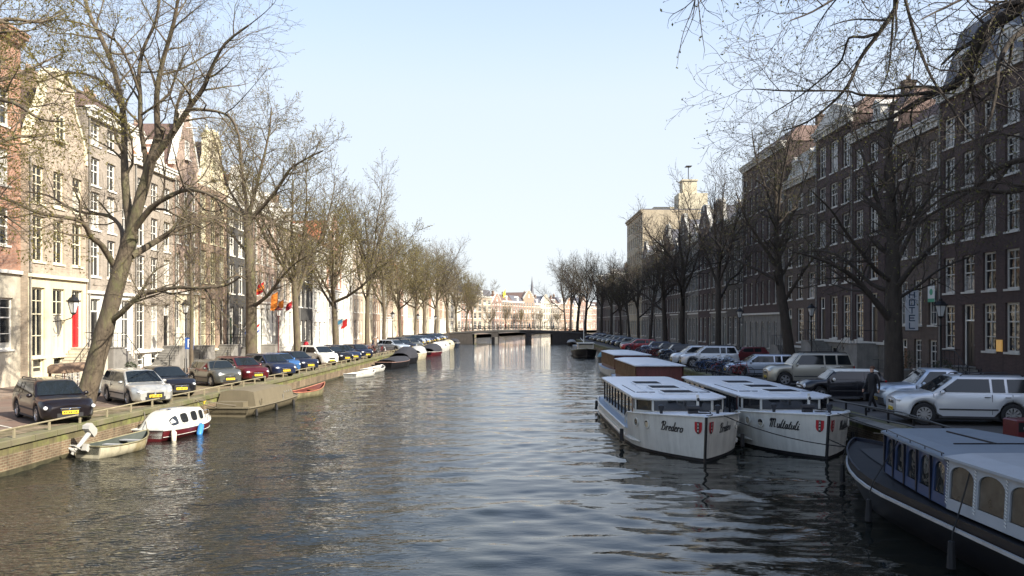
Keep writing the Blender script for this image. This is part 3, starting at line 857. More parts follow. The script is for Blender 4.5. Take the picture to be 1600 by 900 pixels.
class Tree:
    def __init__(s, seed, maxlev=4, leaf=.07, nleaf=1.0, kids=(0,7,6,5,4), lens=(0,4.0,2.2,1.2,.6), up=.10, wob=.22, minr=.006, twigsides=3, droop=0.0):
        s.r = random.Random(seed); s.T = MB(); s.C = MB(); s.maxlev = maxlev; s.leaf = leaf; s.nleaf = nleaf
        s.kids = kids; s.lens = lens; s.up = up; s.wob = wob; s.minr = minr; s.ts = twigsides; s.droop = droop
    def wander(s, p, d, L, n, up=None, wob=None):
        up = s.up if up is None else up; wob = s.wob if wob is None else wob
        out = [Vector(p)]; d = Vector(d).normalized(); st = L/n
        for i in range(n):
            d = (d + Vector((s.r.gauss(0,wob), s.r.gauss(0,wob), s.r.gauss(0,wob) + up))).normalized()
            out.append(out[-1] + d*st)
        return out
    def leaves(s, p, d):
        k = s.nleaf; n = int(k) + (1 if s.r.random() < k - int(k) else 0)
        for _ in range(n):
            c = p + Vector((s.r.gauss(0,1), s.r.gauss(0,1), s.r.gauss(0,1)))*s.leaf*.45
            a = Vector((s.r.gauss(0,1), s.r.gauss(0,1), s.r.gauss(0,1))).normalized()
            b = a.cross(Vector((s.r.gauss(0,1), s.r.gauss(0,1), s.r.gauss(0,1)))).normalized()
            sz = s.leaf*s.r.uniform(.5,1.1)
            s.C.quad(c-a*sz, c-b*sz*.55, c+a*sz, c+b*sz*.55, 1)
    def sprout(s, path, rad, lev, t0=.2, kmul=1.0, lmul=1.0):
        """side shoots of level lev along path"""
        if lev > s.maxlev: return
        seg = [ (path[i+1]-path[i]).length for i in range(len(path)-1)]; tot = sum(seg)
        n = max(1, int(round(s.kids[lev] * kmul * (tot / max(.3, s.lens[lev-1] or tot)) ** .8)))
        ax0 = s.r.uniform(0, 2*pi)
        for k in range(n):
            t = t0 + (1-t0)*((k + s.r.uniform(.1,.9))/n)
            if k == n-1: t = 1.0
            x = t*tot; i = 0
            while i < len(seg)-1 and x > seg[i]: x -= seg[i]; i += 1
            p = path[i].lerp(path[i+1], min(1, x/seg[i]))
            tg = (path[i+1]-path[i]).normalized()
            rr = rad[i] + (rad[i+1]-rad[i])*min(1, x/seg[i])
            side = tg.cross(Vector((0,0,1)) if abs(tg.z) < .9 else Vector((1,0,0))).normalized()
            az = ax0 + k*2.4 + s.r.uniform(-.5,.5)
            side = Matrix.Rotation(az, 3, tg) @ side
            ang = radians(s.r.uniform(28, 62)) if k < n-1 else radians(s.r.uniform(0,15))
            d = tg*cos(ang) + side*sin(ang)
            L = s.lens[lev]*s.r.uniform(.6,1.25)*(1 - .35*t)*lmul
            r0 = max(s.minr, min(rr*.75, rr*s.r.uniform(.4,.62)))
            if lev == s.maxlev:
                pt = s.wander(p, d, L, 2, up=s.up*.8 - s.droop, wob=s.wob*.8)
                s.C.tube(pt, [max(s.minr*.8, r0*.6), s.minr*.6, s.minr*.35], s.ts, cap=False)
                s.leaves(pt[-1], d)
                if s.nleaf > 1: s.leaves(pt[1], d)
            else:
                m = 4 if lev < 3 else 3
                pt = s.wander(p, d, L, m, up=s.up - s.droop*(lev-1)*.5)
                rs = [r0*(1 - .72*j/m) for j in range(m+1)]; rs = [max(s.minr*.8, q) for q in rs]
                mb = s.T if lev <= 1 else s.C
                mb.tube(pt, rs, 6 if lev == 1 else (5 if lev == 2 else 3), cap=False)
                s.sprout(pt, rs, lev+1, lmul=lmul)
    def limb(s, pts, r0, r1, lev=2, sides=8, kmul=1.0, t0=.2, smooth=3, lmul=1.0):
        """an explicit limb through given points"""
        P_ = [Vector(p) for p in pts]; fine = []
        for i in range(len(P_)-1):
            a, b, c, d = P_[max(i-1,0)], P_[i], P_[i+1], P_[min(i+2,len(P_)-1)]
            for j in range(smooth):
                t = j/smooth
                fine.append(.5*((2*b)+(c-a)*t+(2*a-5*b+4*c-d)*t*t+(3*b-a-3*c+d)*t**3))
        fine.append(P_[-1])
        n = len(fine)
        rs = [(r0 + (r1-r0)*(i/(n-1))**.8) for i in range(n)]
        s.T.tube(fine, rs, sides, jit=.07, rng=s.r)
        if lev: s.sprout(fine, rs, lev, t0=t0, kmul=kmul, lmul=lmul)
        return fine, rs
    def finish(s, label, loc, bark, leafm, rz=0, group='bare elm trees along the canal', name='elm_tree', cat='tree'):
        o = thing(name, label, cat, loc, rz, group)
        s.T.build('trunk', bark, o, smooth=60)
        s.C.build('crown', [bark, leafm], o)
        return o

def generic_tree(seed, h=18, fork=4.5, r=.30, spread=1.0, leaf=.10, nleaf=1.0, maxlev=4, dens=1.0, minr=.008):
    t = Tree(seed, maxlev=maxlev, leaf=leaf, nleaf=nleaf, kids=(0,6,7*dens,6*dens,5*dens), lens=(0,5,h*.17,h*.085,h*.045), up=.09, wob=.16, minr=minr)
    R = t.r
    lean = Vector((R.uniform(-.05,.05), R.uniform(-.05,.05), 1))
    tp = [Vector((0,0,-.3))] + [Vector((lean.x*z + R.gauss(0,.05), lean.y*z + R.gauss(0,.05), z)) for z in (fork*.12, fork*.5, fork, fork*1.5, fork*2.0)]
    rs = [r*1.45, r*1.1, r*.95, r*.85, r*.6, r*.45]
    t.T.tube(tp, rs, 10, jit=.05, rng=R)
    nl = 6
    for k in range(nl):
        a = 2*pi*(k + R.uniform(-.3,.3))/nl; z0 = fork*R.uniform(.95,1.9)
        base = tp[3].lerp(tp[5], max(0, min(1, (z0-fork)/fork)))
        el = radians(R.uniform(48,76) if k % 3 else R.uniform(25,42))
        L = (h - base.z)/max(.45, sin(el))*R.uniform(.74,.98)*(1 if k % 3 else .55)*(.8+.2*spread)
        d = Vector((cos(a)*cos(el)*spread, sin(a)*cos(el)*spread, sin(el)))
        pts = t.wander(base, d, L, 6, up=.10, wob=.13)
        rr = r*R.uniform(.38,.55)
        rad = [rr*(1-.80*j/6) for j in range(7)]
        t.T.tube(pts, rad, 7, cap=False)
        t.sprout(pts, rad, 2, t0=.15, kmul=1.3)
    base = tp[5]; pts = t.wander(base, (R.uniform(-.2,.2),R.uniform(-.2,.2),1), (h-base.z)*.95, 6, up=.1, wob=.12)
    rad = [r*.42*(1-.8*j/6) for j in range(7)]
    t.T.tube(pts, rad, 7, cap=False); t.sprout(pts, rad, 2, t0=.1, kmul=1.3)
    return t

# ------------------------------------------------------------------ street furniture
M_lampglass = mat('lantern_glass', (0.55,0.56,0.55), 0.1, spec=.8)
M_darkred = mat('dark_red_iron', (0.10,0.02,0.018), 0.5)
def lantern(mb_iron, mb_glass, z, s=1.0, cx=0, cy=0):
    """crown lantern: tapered hexagonal glass, hood, finial"""
    def ring(r, h): return [(cx + r*cos(pi/3*k), cy + r*sin(pi/3*k), z+h) for k in range(6)]
    mb_glass.loft([ring(.13*s,.02), ring(.27*s,.55*s)], cap=True)
    for k in range(6):
        a = ring(.135*s,.0)[k]; b = ring(.285*s,.56*s)[k]
        mb_iron.tube([a, b], .014*s, 4)
    mb_iron.loft([ring(.33*s,.56*s), ring(.34*s,.60*s), ring(.18*s,.78*s), ring(.10*s,.80*s), ring(.09*s,.90*s), ring(.01,.96*s)], cap=True)
    mb_iron.lathe([(.04*s,-.12),(.15*s,-.02),(.14*s,.02)], (cx,cy,z), 8)
    for k in range(6):
        a = ring(.36*s,.60*s)[k]; mb_iron.ellipsoid(a, (.03,.03,.05), 5, 3)
def lamp_post(loc, label, h=4.2, iron=None, group='crown lantern lamp posts'):
    iron = iron or M_iron
    T = thing('street_lamp', label, 'street lamp', loc, 0, group)
    p = MB(); p.lathe([(.16,0),(.16,.25),(.10,.35),(.09,.9),(.11,.95),(.06,1.05),(.045,h-.45),(.07,h-.4),(.035,h-.3),(.035,h)], n=10)
    p.tube([(-.35,0,h-.35),(.35,0,h-.35)], .018, 5); p.build('post', iron, T, smooth=40)
    a, b = MB(), MB(); lantern(a, b, h+.1)
    q = a.build('lantern', iron, T); b.build('glass', M_lampglass, q)
    return T
BIKE = {}
def bicycle(loc, rz, label, group, tone=0, parts=True, lean=.06):
    T = thing('bicycle', label, 'bicycle', loc, rz, group)
    if 'm' not in BIKE:
        w = MB(); r = .34
        w.loft([[((r + .018*cos(b))*cos(a), .018*sin(b), (r + .018*cos(b))*sin(a)) for b in np.linspace(0,2*pi,5)[:-1]] for a in np.linspace(0,2*pi,19)])
        for k in range(10):
            a = 2*pi*k/10; w.tube([(0,0,0),(r*cos(a),0,r*sin(a))], .004, 3, cap=False)
        f = MB()
        A, B, C_, D, E = (-.53,0,.34), (-.08,0,.30), (-.25,0,.86), (.36,0,.82), (.53,0,.34)
        for a, b in ((A,B),(A,C_),(B,C_),(B,D),(C_,D),(D,E)): f.tube([a,b], .018, 5)
        f.tube([(.36,0,.82),(.33,0,1.02)], .015, 5)
        f.tube([A, (-.55,0,.74)], .012, 4); f.box(-.75,-.35,-.07,.07,.735,.75); f.tube([(-.53+.42*cos(a),0,.34+.42*sin(a)) for a in np.linspace(2.9,.9,7)], .02, 3)
        f.lathe([(.09,-.02),(.09,.02)], (-.08,.03,.30), 10, axis='y')
        s = MB(); s.ellipsoid((-.28,0,.93), (.14,.09,.04), 8, 4); s.tube([(-.25,0,.86),(-.27,0,.92)], .013, 4)
        h = MB(); h.tube([(.15,.29,1.03),(.30,.22,1.06),(.33,0,1.03),(.30,-.22,1.06),(.15,-.29,1.03)], .014, 5)
        BIKE['m'] = [w.mesh('wheel', M_rubber), [f.mesh('frame', m_) for m_ in (M_iron, mat('blue_bike_frame',(.05,.10,.22),.4), mat('grey_bike_frame',(.35,.36,.38),.35,metal=.6), mat('red_bike_frame',(.25,.03,.03),.4))], s.mesh('saddle', M_black, 60), h.mesh('handlebar', M_chrome, 60)]
        one = MB()
        for q in (w,): 
            one.add([(x+.53,y,z+.34) for x,y,z in w.v], w.f); one.add([(x-.53,y,z+.34) for x,y,z in w.v], w.f)
        one.add(f.v, f.f); one.add(s.v, s.f); one.add(h.v, h.f)
        BIKE['one'] = one.mesh('bicycle', M_iron)
    w, fs, s, h = BIKE['m']
    if not parts:
        bpy.data.objects.remove(T)
        o = link_mesh('bicycle', BIKE['one'], None, loc, (lean, 0, rz)); return tag(o, label, 'bicycle', group)
    T.rotation_euler = (lean, 0, rz)
    for x in (.53, -.53): link_mesh('wheel', w, T, (x, 0, .34))
    link_mesh('frame', fs[tone % 4], T); link_mesh('saddle', s, T); link_mesh('handlebar', h, T)
    return T

def person(loc, rz, label, top, legs, pose='stand', skin=(.50,.30,.22), hair=(.06,.035,.02), h=1.78, bald=False, group=None, carry=None):
    k = h/1.78
    st = 1 if pose == 'walk' else 0
    V = {}; rad = {}; E = []
    def v(n, x, y, z, r, par=None, ry=None):
        V[n] = (x*k, y*k, z*k); rad[n] = (r*k, (ry or r)*k)
        if par: E.append((par, n))
    # x forward, y left
    v('pelvis', 0,0,.95,.135,None,.16); v('waist', .01,0,1.10,.125,'pelvis',.15); v('chest', .0,0,1.30,.13,'waist',.185); v('neckb',-.01,0,1.47,.075,'chest',.10)
    v('neck', .01,0,1.54,.055,'neckb'); v('head', .03,0,1.62,.082,'neck',.075); v('headt', .025,0,1.71,.088,'head',.078); v('crown_', .02,0,1.755,.05,'headt')
    for s, n in ((1,'l'),(-1,'r')):
        fw = s*.26*st
        v('hip'+n, 0,s*.10,.90,.10,'pelvis'); v('knee'+n, .04+fw*.55, s*.11,.50+.02*st,.065,'hip'+n); v('ank'+n, fw*1.05-(.04 if fw < 0 else 0), s*.11,.10,.045,'knee'+n)
        v('heel'+n, fw*1.05-.03, s*.11,.045,.045,'ank'+n); v('toe'+n, fw*1.05+.16, s*.13,.035,.038,'heel'+n)
        aw = -fw*.6
        v('sh'+n, -.01,s*.19,1.42,.07,'chest'); v('elb'+n, -.03+aw*.4,s*.25,1.13,.052,'sh'+n); v('wr'+n, .05+aw,s*.25,.89,.036,'elb'+n)
        v('palm'+n, .065+aw,s*.25,.82,.036,'wr'+n)
        for fi, dy in enumerate((-.012,.006,.022)): pass
        v('fing'+n, .08+aw,s*.245,.735,.020,'palm'+n); v('thumb'+n, .10+aw,s*.23,.80,.014,'palm'+n)
    names = list(V); idx = {n: i for i, n in enumerate(names)}
    me = bpy.data.meshes.new('body'); me.from_pydata([V[n] for n in names], [(idx[a], idx[b]) for a, b in E], [])
    o = bpy.data.objects.new('body', me); COL.objects.link(o)
    sk = o.modifiers.new('s', 'SKIN'); sk.use_smooth_shade = True
    for n in names:
        me.skin_vertices[0].data[idx[n]].radius = rad[n]; me.skin_vertices[0].data[idx[n]].use_root = (n == 'pelvis')
    o.modifiers.new('b', 'SUBSURF').levels = 1
    dg = bpy.context.evaluated_depsgraph_get(); ev = o.evaluated_get(dg)
    m2 = bpy.data.meshes.new_from_object(ev); bpy.data.objects.remove(o)
    m2.materials.clear()
    mt = [mat('cloth_%d_%d_%d' % tuple(int(c*255) for c in top), top, .85, var=.15, scale=6), mat('trousers_%d_%d_%d' % tuple(int(c*255) for c in legs), legs, .85, var=.15, scale=6),
          mat('skin', skin, .55), mat('hair_%d' % int(hair[0]*255), hair, .8), M_black]
    for q in mt: m2.materials.append(q)
    for p in m2.polygons:
        c = p.center; z = c.z/k; y = abs(c.y/k)
        if z > 1.53: i = 2
        elif z < .86 and y > .20 and z > .6: i = 2
        elif z < .10: i = 4
        elif z < .80: i = 1
        elif y > .2: i = 0
        else: i = 0
        if z > 1.70 and not bald: i = 3
        if z > 1.60 and c.x/k < .0 and not bald: i = 3
        p.material_index = i
    T = thing('person', label, 'person', loc, rz, group)
    link_mesh('body', m2, T)
    if not bald:
        hb = MB(); hb.ellipsoid((.0*k,0,1.70*k), (.105*k,.092*k,.085*k), 10, 6); hb.build('hair', mt[3], T, smooth=180)
    co = MB()   # coat hem
    co.lathe([(.175*k,.76*k),(.165*k,.95*k),(.15*k,1.08*k)], n=12, cap=False); co.build('coat', mt[0], T, smooth=180)
    if carry:
        bg = MB(); bg.bbox(-.14,.16,-.06,.06,.45,.74,.03); bg.tube([(-.05,0,.74),(0,0,.84),(.06,0,.74)],.01,4)
        ob = bg.build('handbag', M_black, None, smooth=40); ob.location = Vector(loc) + Matrix.Rotation(rz,3,'Z') @ Vector((.0,-.30,0)); ob.rotation_euler = (0,0,rz)
        tag(ob, carry, 'bag')
    return T
def flag(loc, rz, colors, label, w=1.0, h=.7, pole=None, droop=.3, name='flag'):
    """hanging cloth on a slanted pole; stripes from top to bottom"""
    T = thing(name, label, 'flag', loc, rz, 'flags hanging from the shop fronts')
    pl = MB(); L = pole or 1.6
    pl.tube([(0,0,0),(0,-L*.8,L*.6)], .022, 5); pl.build('pole', M_white, T)
    n = len(colors); c = MB(); nx = 8
    top = Vector((0,-L*.8,L*.6)); 
    for s in range(n):
        for i in range(nx):
            def pt(u, v):  # u along the pole downwards, v away from it (hanging)
                a = top*(1 - u*.55); return (a.x + .09*sin(u*7+v*3), a.y + .05*sin(v*6+u*4) + v*w*.15*droop, a.z - v*h*(1+.1*sin(u*5)))
            u0, u1 = i/nx, (i+1)/nx; v0, v1 = s/n, (s+1)/n
            c.quad(pt(u0,v0), pt(u1,v0), pt(u1,v1), pt(u0,v1), s)
    c.build('cloth', [mat('flag_%d_%d_%d' % tuple(int(q*255) for q in col), col, .8) for col in colors], T, smooth=180)
    return T
# ------------------------------------------------------------------ salon boats (two white ones, bows towards the camera)
def salon_boat(cx, ybow, label, text, rope_right=True):
    L = 16.4; T = thing('tour_boat', label, 'boat', (cx, ybow, 0), -pi/2, 'white tour boats side by side')
    # local: x = -s (s distance aft of the stem), so the stem is at x = 0
    def hb(s):
        b = 2.10*sin(pi/2*min(1, s/4.3))**.92
        if s > 13: b *= 1 - .14*((s-13)/3.4)**2
        return max(.012, b)
    def zt(s):
        if s < 3.75: return 1.50 - .06*s
        if s < 4.2: return .64 + (1.275-.64)*sqrt(max(0, 1-((s-3.75)/.45)**2))
        return .64 + .1*max(0, (s-11)/5.4)**2
    def wide(s, z): # flare: narrower at the waterline
        k = max(0, min(1, z/1.4)); return hb(s)*(.90 + .10*k**.7) if s < 5 else hb(s)*(.95+.05*min(1, z/.6))
    def rake(s, z): return .22*(1 - max(0,min(1,z/1.45)))*max(0, 1-s/3)
    ss = [0,.06,.15,.3,.5,.75,1,1.35,1.7,2.1,2.5,3,3.4,3.75,3.9,4.02,4.12,4.18,4.22,5,7,9,11,13,14.5,15.5,16.1,16.4]
    mb = MB(); rings = []
    for s in ss:
        Z = zt(s); zs = [-.4, 0, .10, .30, Z*.55+.1 if Z > .8 else .45, Z]
        mi = [(-s - rake(s,z), -wide(s,z), z) for z in zs[::-1]]
        rings.append(mi + [(x, -y, z) for x, y, z in mi[::-1]])
    mb.loft(rings, closed=False); mb.poly(rings[-1])
    hu = mb.build('hull', M_hullwhite, T, smooth=32)
    bt = MB(); rr = []
    for s in ss:
        mi = [(-s - rake(s,z), -wide(s,z)-.006, z) for z in (.10, -.02, -.3)]
        rr.append(mi + [(x,-y,z) for x,y,z in mi[::-1]])
    bt.loft(rr, closed=False); bt.build('boot_top', M_boattop, T)
    st = MB(); st.prism([(.03,-.035),(.03,.035),(-.05,.05),(-.05,-.05)], .0, 1.52, axis='z')
    st2 = MB(); st2.loft([[(.035-rake(0,z),-.03,z),(.035-rake(0,z),.03,z),(-.05-rake(0,z),.05,z),(-.05-rake(0,z),-.05,z)] for z in (-.1,.3,.7,1.1,1.50)], cap=True)
    st2.build('stem_guard', M_black, T)
    # rub strake low down and at the sheer
    rs = MB()
    for sg in (-1, 1):
        rs.tube([(-s-rake(s,.30), sg*(wide(s,.3)+.03), .30+.0*s) for s in (2.9,3.5,4.2,5,7,9,11,13,14.5,15.5,16.2)], [.03,.07,.085]+[.085]*8, 6)
        rs.tube([(-s, sg*(hb(s)+.012), zt(s)+.012) for s in ss[1:18]], .028, 5)
        rs.tube([(-s, sg*(hb(s)+.015), zt(s)+.01) for s in ss[18:]], .04, 5)
    rs.build('rubbing_strake', M_hullwhite, T, smooth=50)
    dk = MB(); fd = [s for s in ss if s <= 3.9]
    dk.loft([[(-s,-hb(s)+.02,zt(s)-.02),(-s,0,zt(s)+.03),(-s,hb(s)-.02,zt(s)-.02)] for s in fd], closed=False)
    dk.build('foredeck', M_boatroof, T)
    sd = MB()
    for sg in (-1,1):
        a = [(-s, sg*(hb(s)-.03), zt(s)-.015) for s in ss if s >= 4.22]; b = [(-s, sg*1.2, zt(s)-.015) for s in ss if s >= 4.22]
        sd.loft([[p, q] for p, q in zip(a, b)], closed=False)
    sd.quad((-16.35,-1.6,.72),(-16.35,1.6,.72),(-14.5,1.6,.70),(-14.5,-1.6,.70))
    sd.build('side_deck', M_deckgrey, T)
    # cabin
    W = 1.66; zb, zr = .62, 1.74
    cb = MB(); post = MB(); gl = MB()
    # lower coaming and posts on the sides
    x0, x1 = -5.3, -15.2
    for sg in (-1,1):
        cb.box(x1, x0, sg*W-.03, sg*W+.03, zb, zb+.12); cb.box(x1, x0, sg*W-.03, sg*W+.03, zr-.10, zr)
        n = 9
        for i in range(n+1):
            x = x0 + (x1-x0)*i/n; post.box(x-.03, x+.03, sg*W-.035, sg*W+.035, zb+.122, zr-.102)
        g = MB(); g.quad((x1,sg*W,zb+.12),(x0,sg*W,zb+.12),(x0,sg*W,zr-.1),(x1,sg*W,zr-.1)); g.build('side_glass', M_bglass, T)
    cb.box(x1-.04, x1, -W, W, zb, zr)
    # wheelhouse front in three faces + short returns
    pl = [(-5.0,-W),(-4.55,-W),(-3.98,-1.12),(-3.98,1.12),(-4.55,W),(-5.0,W)]
    for i in range(5):
        a, b = Vector((*pl[i],0)), Vector((*pl[i+1],0)); d = (b-a).normalized(); nrm = Vector((d.y,-d.x,0))*-1
        zl = 1.20
        def wallseg(mbx, u0, u1, z0, z1, th=.03, a=a, d=d, nn=nrm):
            p = [a+d*u0, a+d*u1]; q = [v + Vector((d.y,-d.x,0))*th for v in p]; r_ = [v - Vector((d.y,-d.x,0))*th for v in p]
            mbx.loft([[(q[0].x,q[0].y,z0),(q[1].x,q[1].y,z0),(r_[1].x,r_[1].y,z0),(r_[0].x,r_[0].y,z0)],[(q[0].x,q[0].y,z1),(q[1].x,q[1].y,z1),(r_[1].x,r_[1].y,z1),(r_[0].x,r_[0].y,z1)]], cap=True)
        Ld = (b-a).length
        wallseg(cb, .0, Ld, .62, zl+.10); wallseg(cb, 0, Ld, zr-.06, zr); wallseg(cb, -.02, .06, zl+.102, zr-.062, .04); 
        if i == 4: wallseg(cb, Ld-.05, Ld, zl+.102, zr-.062, .04)
        wallseg(gl, .06, Ld-.03, zl+.1, zr-.06, .004)
        wallseg(post, .07, .085, zl+.12, zr-.07, .03)
    cb.build('cabin', M_hullwhite, T); post.build('mullions', M_black, T); gl.build('front_glass', M_bglass, T)
    dr = MB()
    for sg in (-1,1): dr.box(-5.28,-5.03, sg*W-.02, sg*W+.02, .64, zr-.05)
    dr.build('entrance_panel', M_mahog, T)
    inn = MB(); inn.box(-15.0,-4.6,-1.3,1.3,.5,.75)
    for k in range(8):
        x = -6 - k*1.15
        for sg in (-1,1): inn.bbox(x-.08,x,sg*.95-.45,sg*.95+.45,.75,1.2,.02)
    inn.build('seats', M_mahog, T)
    # roof
    rf = MB(); o = [(-3.70,-1.20),(-4.45,-W-.12),(-15.6,-W-.12),(-15.6,W+.12),(-4.45,W+.12),(-3.70,1.20)]
    def rr2(z, k): return [(x*1.0 + (.12 if x > -5 else 0)*-k*1.0, y*(1-k*.10), z) for x, y in o]
    rf.loft([rr2(zr+.002,0), rr2(zr+.055,0), rr2(zr+.085,.6), rr2(zr+.11,1.8)], cap=True)
    rf.box(-9.2,-4.9,-1.02,-.98,zr+.10,zr+.13); rf.box(-9.2,-4.9,.98,1.02,zr+.10,zr+.13)
    ro = rf.build('roof', M_boatroof, T, smooth=25)
    zt_ = zr + .115
    for (xx, yy, wx_, wy_) in ((-4.95,.05,.85,.62),(-7.3,-.05,.95,.6),(-9.8,-.35,1.0,.6)):
        ht = MB(); ht.bbox(xx-wx_*1.0, xx+wx_*.4, yy-wy_, yy+wy_, zt_-.01, zt_+.075, .02)
        sp = MB(); sp.box(xx-wx_*.9, xx+wx_*.3, yy-wy_*.92, yy+wy_*.92, zt_+.078, zt_+.09); sp.build('solar_panel', M_solar, ro); ht.build('hatch', M_boatroof, ro)
    sl = MB()
    for sg in (-1,1): sl.box(-5.75,-5.68, sg*.72, sg*1.45, zt_-.012, zt_+.02) if sg > 0 else sl.box(-5.75,-5.68,-1.45,-.72, zt_-.012, zt_+.02)
    for sg in (-1,1): sl.box(-9.6,-5.8, sg*1.50-.012, sg*1.50+.012, zt_-.03, zt_+.008)
    sl.build('roof_slot', M_black, ro)
    # portholes
    def hullpt(s, z, sg, off=.012):
        a = Vector((-s-rake(s,z), sg*wide(s,z), z)); b = Vector((-(s+.02)-rake(s+.02,z), sg*wide(s+.02,z), z))
        t = (b-a).normalized(); n = Vector((-t.y, t.x, 0))*(-1 if sg > 0 else 1)
        if n.y*sg < 0: n = -n
        return a + n*off, t, n
    for sg in (-1,1):
        for s in (2.35, 3.05):
            p, t, n = hullpt(s, 1.0, sg, .004); ph = MB(); pg = MB()
            U = Vector((0,0,1))
            def rg(r, off): return [tuple(p + t*r*cos(a) + U*r*sin(a) + n*off) for a in np.linspace(0,2*pi,17)[:-1]]
            ph.loft([rg(.17,-.03), rg(.17,.02), rg(.13,.025), rg(.13,-.03)]); o_ = ph.build('porthole', M_hullwhite, T, smooth=40)
            pg.poly(rg(.135,.004)); pg.build('porthole_glass', M_bglass, o_)
    # lettering and shields follow the hull
    for sg in (-1,1):
        arc = [0.0]; tab = [0.0]; z0 = 1.0
        while tab[-1] < 4:
            s = tab[-1]; arc.append(arc[-1] + math.hypot(.05, wide(s+.05,z0)-wide(s,z0))); tab.append(s+.05)
        def s_at(u): return float(np.interp(u, arc, tab))
        u_of = lambda s: float(np.interp(s, tab, arc))
        h = .31; total = sum(GLYPH[c][0] for c in text)*h
        ustart = u_of(1.62) if len(text) < 8 else u_of(1.95)
        lt = MB()
        def place(a, b):
            u = (ustart - a) if sg < 0 else (ustart - total + a)
            p, t, n = hullpt(s_at(max(0,u)), .90 + b, sg, .012); return tuple(p)
        script_text(lt, text, h, place, .062)
        lt.build('lettering', M_letter, hu)
        sh = MB(); uc = .30; wsh, hsh = .15, .19
        def sp_(a, b, off): p, t, n = hullpt(s_at(uc + a), 1.13 + b, sg, off); return tuple(p)
        def shield(k, off, m):
            pts = [(-wsh*k,hsh*k),(-wsh*k,-hsh*.3*k),(-wsh*.8*k,-hsh*.75*k),(-wsh*.35*k,-hsh*1.05*k),(0,-hsh*1.15*k),(wsh*.35*k,-hsh*1.05*k),(wsh*.8*k,-hsh*.75*k),(wsh*k,-hsh*.3*k),(wsh*k,hsh*k)]
            c0 = sp_(0,0,off); V_ = [c0] + [sp_(a,b,off) for a,b in pts]
            sh.add(V_, [(0,i,i+1) for i in range(1,len(pts))] + [(0,len(pts),1)], m)
        shield(1.12, .008, 2); shield(1.0, .014, 0)
        def bar(a0,b0,a1,b1,wd,off,m):
            d = Vector((a1-a0,b1-b0)).normalized(); q = Vector((-d.y,d.x))*wd
            sh.quad(sp_(a0+q.x,b0+q.y,off), sp_(a0-q.x,b0-q.y,off), sp_(a1-q.x,b1-q.y,off), sp_(a1+q.x,b1+q.y,off), m)
        bar(0,hsh*.97,0,-hsh*1.08,.048,.020,1)
        for zc in (.11,.0,-.11):
            bar(-.03,zc-.035,.03,zc+.035,.010,.026,2); bar(.03,zc-.035,-.03,zc+.035,.010,.028,2)
        sh.build('coat_of_arms', [M_redshield, M_black, M_hullwhite], hu)
    # deck gear
    for sg in (-1,1):
        v = MB(); v.lathe([(.05,0),(.06,.12),(.11,.18),(.11,.30),(.03,.34)], (-2.65, sg*1.02-.0, 1.33), 10); v.build('deck_vent', M_black, T, smooth=50)
    w = MB(); w.box(-2.2,-1.95,-.16,.16,1.40,1.52); w.lathe([(.09,-.22),(.09,.22)], (-2.05,0,1.6), 10, axis='y'); w.build('windlass', M_black, T)
    ml = MB(); ml.tube([(-2.9,.35,1.3),(-2.9,.35,2.0)], .05, 6); ml.ellipsoid((-2.88,.35,1.83),(.09,.07,.10),8,5); ml.tube([(-2.9,.2,1.5),(-2.6,.2,1.5)],.07,8); ml.build('mast_light', M_hullwhite, T, smooth=60)
    ln = MB(); ln.ellipsoid((-2.80,.35,1.83),(.05,.055,.07),8,5); ln.build('lamp_lens', M_black, T)
    rp = MB(); R = random.Random(len(text))
    rp.tube([(-1.0+.28*cos(a)*(1+.2*sin(a*3)), .15+.30*sin(a)*(1-.04*a), 1.475+.012*a) for a in np.linspace(0, 4.4*pi, 40)], .016, 4); rp.build('coiled_rope', M_ropeblack, T)
    fe = MB(); 
    for s_, sg in ((4.35,-1),(15.9,-1),(2.9,1)): fe.tube([(-s_, sg*(hb(s_)+.12), .58), (-s_, sg*(hb(s_)+.12), .12)], [.07,.09], 7)
    fe.build('fender', M_rubber, T, smooth=50)
    return T

